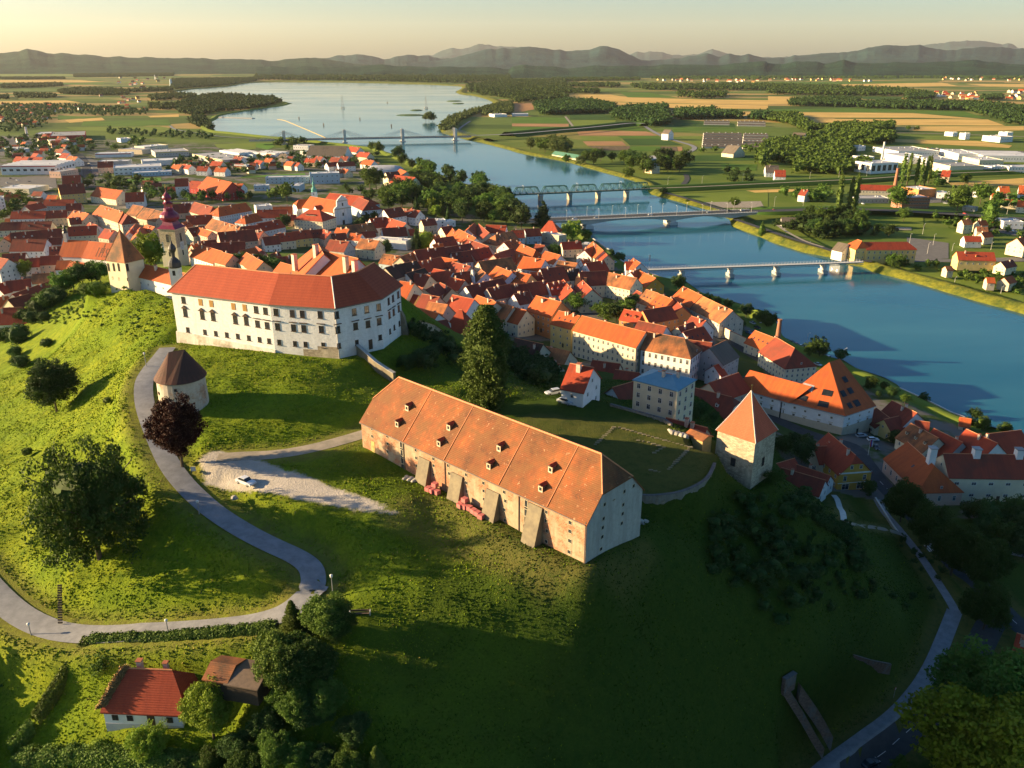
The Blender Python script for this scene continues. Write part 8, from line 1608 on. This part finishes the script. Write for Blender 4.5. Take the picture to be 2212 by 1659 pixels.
# hedges of the cottage garden
def hedge(pts,w,h,label,mat='leaf_hedge'):
 l=resample([hit(*P(*t)) for t in pts],.8); rs=np.random.RandomState(len(l)); V=[]
 n=int(len(l)*300*w * .55)
 L_=np.array([tuple(p) for p in l]); j=rs.randint(0,len(L_)-1,n); f=rs.rand(n)[:,None]; base=L_[j]*(1-f)+L_[j+1]*f; d=L_[j+1]-L_[j]; d /= np.linalg.norm(d,axis=1)[:,None]+1e-9
 side=np.c_[-d[:,1],d[:,0],np.zeros(n)]; a=rs.uniform(0,np.pi,n); k=rs.uniform(.8,1.08,n); off=side*(np.cos(a)*w/2*k*(1 + .15*vn(base[:,0],base[:,1])))[:,None]; zz=np.clip(np.sin(a)*1.25,0,1)*h*k*(.85 + .3*vn(base[:,0] * .7,base[:,1] * .7)); c=base+off; c[:,2]=base[:,2]+zz*rs.uniform(.25,1,n) ** .3
 nr=side*np.cos(a)[:,None]+np.array([0,0,1])*np.sin(a)[:,None]+rs.normal(size=(n,3)) * .5; t=np.cross(nr,rs.normal(size=(n,3))); t /= np.linalg.norm(t,axis=1)[:,None]; b_=np.cross(nr,t); b_ /= np.linalg.norm(b_,axis=1)[:,None]; s=rs.uniform(.09,.2,n)[:,None]
 V=np.stack([c-t*s,c-b_*s,c+t*s,c+b_*s],1).reshape(-1,3); return tag(link('hedge',npmesh('hedge',V,np.arange(len(V)).reshape(-1,4),[mat])),label, 'hedge')
hedge([('D1',780,590),('D1',1400,570),('D1',2212,500),('D2',180,465)],2.4,2.0, 'long clipped hedge along the lower road above the cottage'); hedge([('D1',770,600),('D1',600,850),('D1',420,1130),('D1',310,1270)],2.6,2.3, 'diagonal clipped hedge left of the cottage'); hedge([('D1',290,1330),('D1',180,1450),('D1',90,1540)],2.6,2.1, 'short hedge piece at the lower left corner'); hedge([('D1',160,1620),('D1',700,1590),('D1',1250,1620),('D1',1800,1680)],3.4,2.6, 'thick hedge along the bottom edge in front of the cottage')
hedge([('B2',1250,1540),('B2',1500,1440),('B2',1690,1350)],3.0,3.5, 'tall dark hedge on the terrace right of the castle', 'leaf_dark'); hedge([('B4',1600,800),('B4',1900,880),('B4',2212,980)],2,1.6, 'hedge along the top of the right river bank', 'leaf_mid')
# creeper on the cottage roof
b=COT; L_,w_,h_,r_=b.dim[:4]; rs=np.random.RandomState(5); n=5200; u=rs.rand(n); v=rs.normal(size=n) * .75
x_=-L_/2 - .2+u*2.6+v * .45; y_=-w_/2*(1-u)+v * .2; z_=h_+r_*u + .25+np.abs(rs.normal(size=n)) * .28-np.abs(v) * .1; c=np.c_[x_,y_,z_]; nr=rs.normal(size=(n,3))+np.array([-.5,-.5,1]); t_=np.cross(nr,rs.normal(size=(n,3))); t_ /= np.linalg.norm(t_,axis=1)[:,None]; b2_=np.cross(nr,t_); b2_ /= np.linalg.norm(b2_,axis=1)[:,None]; s_ = .12
o=link('creeper',npmesh('creeper',np.stack([c-t_*s_,c-b2_*s_,c+t_*s_,c+b2_*s_],1).reshape(-1,3),np.arange(n*4).reshape(-1,4),['thatch']),b.dim[4])
# ---- grass on the hill: one mass of tufts
rs=np.random.RandomState(9); N=560000; dd=rs.uniform(0,1,N); yy=75+200*dd**1.05; xx=rs.uniform(-1,1,N)*(yy * .66+30); k=(xx>-190) & (xx<150); xx,yy=xx[k],yy[k]
zz=Hf(xx,yy); k=(zz>15) & (road_mask(xx,yy) > .02); xx,yy,zz=xx[k],yy[k],zz[k]; dens=fbm(xx/6,yy/6,3); k=(rs.rand(len(xx)) < .35+1.3*(dens - .3)); 
for poly,_,_ in PADL: k &= ~inside(xx,yy,np.array(poly))
xx,yy=xx[k],yy[k]
def bilin(x,y):
 i=np.clip(np.searchsorted(GX,x)-1,0,_nx-2); j=np.clip(np.searchsorted(GY,y)-1,0,_ny-2); fx=(x-GX[i])/(GX[i+1]-GX[i]); fy=(y-GY[j])/(GY[j+1]-GY[j]); return (GZZ[j,i]*(1-fx)+GZZ[j,i+1]*fx)*(1-fy)+(GZZ[j+1,i]*(1-fx)+GZZ[j+1,i+1]*fx)*fy
zz=bilin(xx,yy); n=len(xx); a=rs.uniform(0,6.28,n); big=fbm(xx/3.1+5,yy/3.1,3); hh=rs.uniform(.14,.32,n)*np.where(xx<-50,1.2,1.0)*(.5+1.6*np.clip(big - .25,0,1)); ww=rs.uniform(.1,.26,n); lean=rs.normal(size=(n,2)) * .16
V=np.stack([np.c_[xx-np.cos(a)*ww,yy-np.sin(a)*ww,zz - .05],np.c_[xx+np.cos(a)*ww,yy+np.sin(a)*ww,zz - .05],np.c_[xx+lean[:,0],yy+lean[:,1],zz+hh]],1).reshape(-1,3)
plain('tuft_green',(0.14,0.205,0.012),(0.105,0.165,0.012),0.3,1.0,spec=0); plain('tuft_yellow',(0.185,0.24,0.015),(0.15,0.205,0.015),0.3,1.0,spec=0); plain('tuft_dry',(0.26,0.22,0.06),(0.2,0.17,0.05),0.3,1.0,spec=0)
plain('tuft_shaded',(0.045,0.078,0.01),(0.03,0.058,0.009),0.3,1.0,spec=0); mi=np.where(xx+50*(fbm(xx/20,yy/20,3) - .45)>-12,np.where(rs.rand(n) < .9,3,0),np.where(rs.rand(n) < .62,0,np.where(rs.rand(n) < .8,1,2))); tag(link('grass',npmesh('grass',V,np.arange(len(V)).reshape(-1,3),['tuft_green', 'tuft_yellow', 'tuft_dry', 'tuft_shaded'],midx=mi)),kind='stuff')  # tufts of the near and right slope carry its shade as darker colour

wood([(None,[(-420,1400),(-90,1400),(-70,1480),(-60,1700),(-300,1700)])],5,(8,13), 'leaf_oak', 'wood', 'trees left of the cottage garden',nq=20,nc=26,seed=21,ls=.05)
masonry('wall_grey',(0.26,0.25,0.22),(0.3,0.26,0.2),(0.16,0.15,0.13),cover=0.5,stain=(0.14,0.13,0.11)); plain('stone_dull',(0.13,0.125,0.12),(0.07,0.068,0.065),1.0); masonry('wall_ruin',(0.16,0.15,0.14),(0.2,0.13,0.1),(0.1,0.09,0.08),cover=0.45,stain=(0.07,0.065,0.06)); plain('plaster_darkwood',(0.07,0.05,0.035),(0.04,0.03,0.022),1.0)
# ---------------------------------------------------------------- walls,small buildings and small things
def wall_line(name,label,tops,th,mat,drop,cat='wall',coping='concrete_light',cop=.12,zs=None,par=0.0):
 """upright wall along world points whose z is the top; goes down drop metres"""
 m=MB(); mc=MB(); n=len(tops); nr=[]
 for i in range(n):
  a,b=tops[max(i-1,0)],tops[min(i+1,n-1)]; d=(b-a); d.z=0; d.normalize(); nr.append(Vector((-d.y,d.x,0))*th/2)
 for i in range(n-1):
  p,q,u,v=tops[i],tops[i+1],nr[i],nr[i+1]; dz=Vector((0,0,-drop)); up=Vector((0,0,cop))
  for s in (-1,1):
   f=[p+u*s+dz,q+v*s+dz,q+v*s,p+u*s]; m.face(f if s<0 else f[::-1],mat)
   g=[p+u*s*1.3,q+v*s*1.3,q+v*s*1.3+up,p+u*s*1.3+up]; mc.face(g if s<0 else g[::-1],coping)
  mc.face([p-u*1.3+up,q-v*1.3+up,q+v*1.3+up,p+u*1.3+up],coping)
 for i in (0,n-1): p,u=tops[i],nr[i]; m.face([p-u-Vector((0,0,drop)),p+u-Vector((0,0,drop)),p+u,p-u],mat)
 c=tops[0]; B=Bld(name,label,cat,(c.x,c.y,c.z-drop)); worldpart(B, 'wall',m); worldpart(B, 'coping',mc); return B
tw_=resample(smoothline([atz(x,y,70.1) for x,y in ((1376,1068),(1406,1070),(1431,1068),(1468,1063),(1506,1048),(1530,1031),(1544,1000))],2),2)
wall_line('retaining_wall', 'curved grey stone retaining wall from the granary to the square tower',tw_,.5, 'wall_grey',11,cop=.08,coping='stone_dull')
wall_line('terrace_wall', 'long low stone wall along the far edge of the lawn',resample([atz(*P('C3',x,y),69.9) for x,y in ((850,172),(1080,235),(1310,300),(1380,345))],2),.5, 'wall_grey',3.5,coping='stone_dull')
wl_=[hit(*P('B2',x,y)) for x,y in ((815,1345),(900,1420),(1040,1545),(1150,1620),(1200,1650))]
wall_line('garden_wall', 'sloping brown garden wall running down from the castle corner',[p+Vector((0,0,2.8)) for p in wl_],.8, 'buttress',6,coping='concrete')
wall_line('garden_wall', 'old brick and stone wall below the right end of the castle',[hit(*P('B2',x,y))+Vector((0,0,3)) for x,y in ((1425,1190),(1540,1225),(1610,1270))],.7, 'wall_stone',6,coping='chimney_cap')
wall_line('ruined_wall', 'broken white stone wall low on the shaded slope at the lower right',[hit(*P('D4',x,y))+Vector((0,0,1.6)) for x,y in ((265,990),(400,1180),(470,1290),(545,1430))],1.0, 'wall_ruin',4,coping='stone_dull')
wall_line('ruined_wall', 'thin pale wall parallel to the broken wall at the lower right',[hit(*P('D4',x,y))+Vector((0,0,.7)) for x,y in ((150,960),(300,1200),(400,1380),(480,1510))],  .35, 'wall_ruin',3,coping='stone_dull')
wall_line('ruined_wall', 'short dark wall end closing the broken wall at its top',[hit(*P('D4',x,y))+Vector((0,0,2)) for x,y in ((130,960),(225,900))],.8, 'wall_ruin',4,coping='stone_dull')
wall_line('retaining_wall', 'dark low wall in the grass above the footpath',[hit(*P('D4',x,y))+Vector((0,0,.3)) for x,y in ((735,690),(900,740),(1060,770))],.4, 'wall_ruin',3,coping='stone_dull')
wall_line('garden_wall', 'long white wall beside the riverside street',[atz(*P('B3',x,y),12.5) for x,y in ((1800,1150),(1900,1205),(2018,1262))],.5, 'plaster_cream',5,coping='chimney_cap')
wall_line('street_wall', 'low brick wall curving along the footpath at the lower right',[hit(*P('C4',x,y))+Vector((0,0,.9)) for x,y in ((925,1000),(1000,1120),(1070,1230),(1120,1300),(1090,1300))],.4, 'wall_stone',2)
wall_line('quay_wall', 'grey river quay wall along the old town bank',[atz(*P(t,x,y),2.2) for t,x,y in (('B3',700,400),('B3',832,490),('B3',885,545),('B3',965,602),('B3',1180,692),('B3',1330,755))],.8, 'concrete',3)
wall_line('quay_wall', 'low stone quay wall along the near river bank at the right',[atz(*P('C4',x,y),1.6) for x,y in ((1140,32),(1370,135),(1590,245),(1700,285))],.6, 'wall_stone',2.5)
# sheds
def shed(t,x1,y1,x2,y2,w,h,roof,wall,label,r=.8,zg=None): return house(P(t,x1,y1),P(t,x2,y2),w,h,roof,wall,zg=zg,r=r,ch=0,nf=1,sides='',door=False,label=label,name='shed',cat='shed',ridge=False)
plain('plaster_planks',(0.46,0.35,0.15),(0.36,0.27,0.11),2.0); plain('corrugated',(0.17,0.12,0.085),(0.11,0.08,0.06),1.5)
shed('C3',1540,385,1700,448,3.4,2.0, 'tile_old', 'planks', 'long yellow plank shed with a tiled roof left of the square tower',.6,67.6)
shed('D1',1850,740,2010,765,4.6,1.4, 'tile_old', 'darkwood', 'small garden shed with a brown tiled roof right of the cottage',1.0); shed('D2',-170,790,60,830,4.8,1.0, 'corrugated', 'darkwood', 'low shed with a dark corrugated roof behind the bright green tree',.7)
shed('D1',1568,1322,1612,1324,1.0,.8, 'flat_white', 'blue', 'tiny pale blue box by the cottage corner',.1) if False else None
# rubble and pallets at the granary foot
def gfoot(gx,gy,out): p=gx_(*G(gx,gy)); q=B_G.M@Vector((p.x,-WG/2-out,0)); q.z=h1(q.x,q.y); return q
B_G=GRAN
PG=[(930,1100),(965,1108),(1003,1120),(1040,1145),(1072,1165),(1100,1190),(945,1085),(968,1090),(668,965),(697,978),(740,990),(725,965),(705,955)]
for k,(gx,gy) in enumerate(PG):
 z = .95 if k in (7,11) else 0; q=hit(*G(gx,gy)); B=Bld('tile_pallet', '%s from left of the pink wrapped pallets of tiles by the granary' % ORD[sorted(range(13),key=lambda i: PG[i][0]).index(k)], 'pallet',q+Vector((0,0,z)),math.atan2(dG.y,dG.x)+(k % 3-1) * .1, 'pallets by the granary'); m=MB(); m.box(-.55,.55,-.5,.5,.14,.95, 'pallet_pink'); B.part('load',m); m=MB(); [m.box(-.58,.58,y_ - .06,y_ + .06,0,.13, 'wood_old') for y_ in (-.45,0,.45)]; B.part('pallet_base',m)
def rock(name,label,q,r,seed,group=None):
 rs=random.Random(seed); m=MB(); n=7; rg_=[]
 for z,k in ((-.3,1),(.25,1.05),(.6,.7),(.75,.3)): rg_.append([(r*k*math.cos(6.283*i/n)*rs.uniform(.75,1.15),r*k*math.sin(6.283*i/n)*rs.uniform(.75,1.15),r*z) for i in range(n)])
 for a_,b_ in zip(rg_[:-1],rg_[1:]): m.prism(a_,b_, 'rubble',cap=b_ is rg_[-1])
 o=tag(m.build(name),label, 'stone',group); o.location=q; return o
for k in range(9): q=hit(*G(470+k*12,868+k*3-(k % 3)*9)); rock('stone_block', 'grey stone in the heap between granary door and first buttress',q,.45 + .12*(k % 3),k, 'stones by the granary door')
for k in range(12): q=hit(*P('C3',1360+k*13,400+k*3.5+(k % 3)*9)); rock('stone_block', 'pale stone in the pile left of the plank shed',q,.5 + .15*(k % 3),30+k, 'stones by the plank shed')
for k in range(8): q=hit(*P('C3',1000+k*22,1215-(k % 2)*25)); rock('stone_block', 'pale rubble below the wall at the granary corner',q,.45 + .15*(k % 3),50+k, 'rubble at the granary corner')
rock('boulder', 'single pale boulder in the grass below the white car',hit(*P('C1',2025,985)),.7,70)
# cars
def carp(t,x,y,x2,y2,col,label,group=None,z=None,**k):
 a,b=(hit(*P(t,x,y)),hit(*P(t,x2,y2))) if z is None else (atz(*P(t,x,y),z),atz(*P(t,x2,y2),z)); a=a.copy(); a.z += .15; return car(a,math.atan2((b-a).y,(b-a).x),col,label,group,**k)
carp('C1',2128,868,2180,885, 'white', 'white car parked at the edge of the gravel yard'); carp('C3',355,92,310,88, 'silver', 'silver hatchback parked left of the white house on the terrace',wagon=True); carp('C3',462,172,520,190, 'silver', 'silver car parked in front of the white house on the terrace')
carp('C4',805,458,860,462, 'silver', 'silver estate car beside the big white building',wagon=True); carp('C4',905,492,960,500, 'white', 'white estate car parked in front of the big white building',wagon=True); carp('D4',880,1640,960,1590, 'dark', 'dark car on the street at the bottom right edge')
carp('C4',930,560,960,600, 'dark', 'dark car parked behind the flagpole')
for i,(t,x,y,c) in enumerate((('B3',888,612, 'white'),('B3',2150,1150, 'white'),('B3',2080,1140, 'silver'),('B3',2190,1200, 'white'),('B4',205,1305, 'dark'),('B4',245,1328, 'red'),('B4',290,1342, 'white'),('B4',35,1222, 'silver'),('B4',20,1190, 'white'),('B4',525,1440, 'white'),('B4',430,1500, 'silver'),('B3',2050,1225, 'blue'),('B3',2120,1180, 'dark'))): carp(t,x,y,x+30,y+12,c, '%s car, %s from top among those parked on the near river bank' % (c,ORD[i]), 'cars on the near bank')
rs=random.Random(4); k=0
for t,pts in (('A1',[(255,1228),(410,1278),(418,1292),(440,1282),(770,1070),(790,1090),(800,1110),(780,1130),(820,1170),(875,1168),(950,1160),(150,1215),(90,1200),(60,1240)]),('B4',[(1910,262),(1940,268),(1975,272),(2010,280),(2040,290),(2120,340),(2130,350),(2150,300),(2180,305),(1930,690),(1890,690)]),('A4',[(1380,935),(1420,938),(1460,940),(1500,943),(1550,948),(1590,950),(1640,955),(820,1420),(1530,1415)]),('A4',[(50,1475),(430,1468),(640,1465),(1700,1505)])):
 for i,(x,y) in enumerate(pts): carp(t,x,y,x+30,y+rs.choice((2,8,-4)),rs.choice(('white', 'silver', 'dark', 'white', 'blue', 'red')), '%s from left of the small parked cars %s' % (ORD[sorted(pts).index((x,y))],['on the left parking area', 'on the car park at the right edge', 'around the factory estate', 'driving on the main road'][k]), 'small far cars ' + 'abcd'[k] if False else ['cars on the left parking area', 'cars on the right edge car park', 'cars at the factory estate', 'cars on the main road'][k],z=.5 if k != 3 else 6.3)
 k+=1
# lamps along the castle road and the river
for i,(t,x,y,hp) in enumerate((('C1',1728,1160,95),('D1',283,565,130),('D1',1463,540,90),('B1',1265,1510,70),('D2',665,155,45))): w=hit(*P(t,x,y)); lamp('street_lamp',['lamp on the castle road below the gravel yard', 'lamp at the lower left road bend', 'lamp on the lower road above the cottage', 'lamp beside the upper castle road', 'lamp at the hairpin bend by the bushes'][i],w,max(3.4,pxh(w,hp)),0, 'lamps on the castle road',0, 'steel_grey')
for i,(t,x,y,hp) in enumerate((('B4',335,1320,95),('B4',650,1450,95),('B4',150,390,40),('B4',350,480,45),('B4',1215,480,110),('B4',1425,460,90),('B4',1375,535,90),('B4',1590,510,60),('B4',1335,365,85),('B4',1925,500,60),('B4',2010,880,60),('B4',1610,790,50),('B4',50,150,100),('B4',300,140,90),('B4',2060,205,100),('A3',1345,1260,70),('A3',1640,1255,75),('A3',1990,1240,75),('A4',358,1218,70),('A4',608,1208,70),('A4',848,1195,70))): w=hit(*P(t,x,y)); lamp('street_lamp', '%s in a left to right count of the slim poles on the right bank' % ORD[i] if i>1 else ['street lamp on the quay beside the millhouse', 'dark street lamp on the quay behind the big white building'][i],w,pxh(w,hp),.5, 'poles and lamps beyond the river' if i>1 else None,1.2)
# flags
def flag(t,x,y,hp,cols,label,side=1):
 w=hit(*P(t,x,y)); h=pxh(w,hp); B=Bld('flagpole',label, 'flagpole',w); m=MB(); m.tube((0,0,0),(0,0,h),.07,.05, 'frame_white',6); B.part('pole',m); m=MB(); n=len(cols); fw,fl=1.1,h * .42
 for i,c in enumerate(cols):
  for k in range(4): x0,x1 = .08+fw*i/n,.08+fw*(i+1)/n; z1,z0=h - .2-fl*k/4,h - .2-fl*(k+1)/4; y0,y1 = .12*math.sin(k*1.6),.12*math.sin(k*1.6+1.6); m.face([(x0*side,y1,z0),(x1*side,y1,z0),(x1*side,y0,z1),(x0*side,y0,z1)],c)
 B.part('flag',m)
plain('flag_blue',(0.05,0.1,0.4)); plain('flag_red',(0.55,0.04,0.04))
flag('C4',863,620,150,('flag_red', 'flag_blue', 'paint_white'), 'flagpole with a hanging red blue and white flag by the street'); flag('B1',1445,660,220,('paint_white',), 'tall flagpole with a long white banner before the church tower',-1); flag('B3',1178,665,120,('paint_white',), 'flagpole with a white banner at the town end of the footbridge'); flag('B4',945,580,50,('flag_blue', 'paint_white'), 'blue and white banner in front of the yellow inn')
# wooden seats,goal posts,barrier,road sign
w=hit(*P('C1',1100,190)); B=Bld('picnic_table', 'wooden picnic table and benches on the slope left of the upper road', 'picnic table',w,.4); m=MB(); m.box(-.9,.9,-.4,.4,.7,.76, 'wood_old'); B.part('table_top',m)
for s in (-1,1): m=MB(); m.box(-.9,.9,s * .75 - .14,s * .75 + .14,.42,.47, 'wood_old'); B.part('bench_seat',m); m=MB(); m.box(s * .7 - .05,s * .7 + .05,-.8,.8,0,.7, 'wood_old'); B.part('leg',m)
w=hit(*P('D2',900,340)); B=Bld('bench', 'dark park bench with pale concrete ends on the shaded meadow', 'bench',w,.05); m=MB(); m.box(-1.6,1.6,-.25,.25,.42,.5, 'wood_old'); B.part('seat',m); m=MB(); m.box(-1.6,1.6,.25,.32,.6,1.0, 'wood_old'); B.part('backrest',m)
for s in (-1,1): m=MB(); m.box(s*1.7 - .08,s*1.7 + .08,-.3,.35,0,.95, 'concrete_light'); B.part('end_support',m)
w=hit(*P('D4',1085,1050)); B=Bld('road_sign', 'round road sign on a pole beside the lower right street', 'sign',w,.6); m=MB(); m.tube((0,0,0),(0,0,2.6),.04,.04, 'steel_grey',6); B.part('pole',m); m=MB(); m.tube((0,-.04,2.6),(0,.02,2.6),.4,.4, 'flag_red',16); m.face([(.28*math.cos(a_),-.05,2.6 + .28*math.sin(a_)) for a_ in np.linspace(0,6,14)], 'paint_white'); B.part('sign_disc',m)
w=hit(*P('C1',1365,372)); B=Bld('barrier', 'red and white road barrier hidden beside the purple beech', 'barrier',w+Vector((0,0,.1)),math.pi); m=MB(); m.box(-.2,.2,-.2,.2,0,1.1, 'flag_red'); B.part('post',m); m=MB(); m.box(.2,4.0,-.05,.05,.9,1.02, 'paint_white'); B.part('boom',m)
w=hit(*P('C1',1675,770)); B=Bld('info_board', 'small white board on the grass island by the gravel yard', 'board',w,.2); m=MB(); m.box(-.5,.5,-.04,.04,.5,1.5, 'paint_white'); B.part('panel',m)
for s in (-1,1): m=MB(); m.box(s * .42 - .04,s * .42 + .04,-.04,.04,0,.5, 'wood_old'); B.part('leg',m)
# steps in the grass
w0,w1=hit(*P('D1',520,400)),hit(*P('D1',515,60)); m=MB(); d=(w1-w0)
for k in range(16): p=w0.lerp(w1,k/16); p.z=h1(p.x,p.y) + .1; m.box(p.x - .4,p.x + .4,p.y - .1,p.y + .1,p.z - .3,p.z + .0, 'bark')
tag(m.build('steps'), 'dark wooden steps cut into the slope above the lower road', 'steps')
# painted road markings
def dash(pts,w=.16,on=2.5,off=2.5,lift=.22):
 l=resample([hit(*P(*t)) for t in pts],.5); m=MB(); i=0; s=0
 while i+int(on*2)<len(l): a,b=l[i],l[i+int(on*2)]; d=(b-a); d.z=0; d.normalize(); n_=Vector((-d.y,d.x,0))*w/2; za,zb_=[float(Hr(np.array([q.x]),np.array([q.y]))[0])+lift for q in (a,b)]; m.face([Vector((a.x,a.y,za))-n_,Vector((b.x,b.y,zb_))-n_,Vector((b.x,b.y,zb_))+n_,Vector((a.x,a.y,za))+n_], 'paint_white'); i+=int((on+off)*2)
 tag(m.build('road_marking'),kind='structure')
dash([('D4',2300,520),('D4',2120,400),('D4',1960,230),('D4',1830,60),('C4',1640,1600),('C4',1480,1400),('C4',1340,1230),('C4',1210,1090),('C4',1080,960),('C4',960,840)]); dash([('D4',800,1659),('D4',1020,1500),('D4',1270,1290)])
x0=hit(*P('C4',1400,1405)); m=MB()
for k in range(6): p=hit(*P('C4',1375+k*17,1420-k*3)); z=float(Hr(np.array([p.x]),np.array([p.y]))[0]) + .2; m.box(p.x - .25,p.x + .25,p.y-1.8,p.y+1.8,z - .02,z, 'paint_white')
tag(m.build('zebra_crossing'),kind='structure')
plain('footing',(0.24,0.20,0.12),(0.15,0.14,0.07),1.0)
# islet-like excavation lines on the lawn: low stone foundations
for i,pts in enumerate(([(880,372),(720,520)],[(930,372),(1250,465),(1540,545)],[(1540,545),(1320,770),(1200,740)],[(1000,470),(1180,500),(1310,545),(1230,590)])):
 l=resample([atz(*P('C3',x,y),69.45) for x,y in pts],1.0); m=MB(); rs=random.Random(i)
 for p in l: s=rs.uniform(.25,.55); m.box(p.x-s,p.x+s,p.y-s * .6,p.y+s * .6,69.2,69.45+rs.uniform(.0,.06), 'footing')
 tag(m.build('foundation_stones'), '%s line of excavated stone foundations in the lawn behind the granary' % ORD[i], 'foundation', 'stone foundations in the lawn')
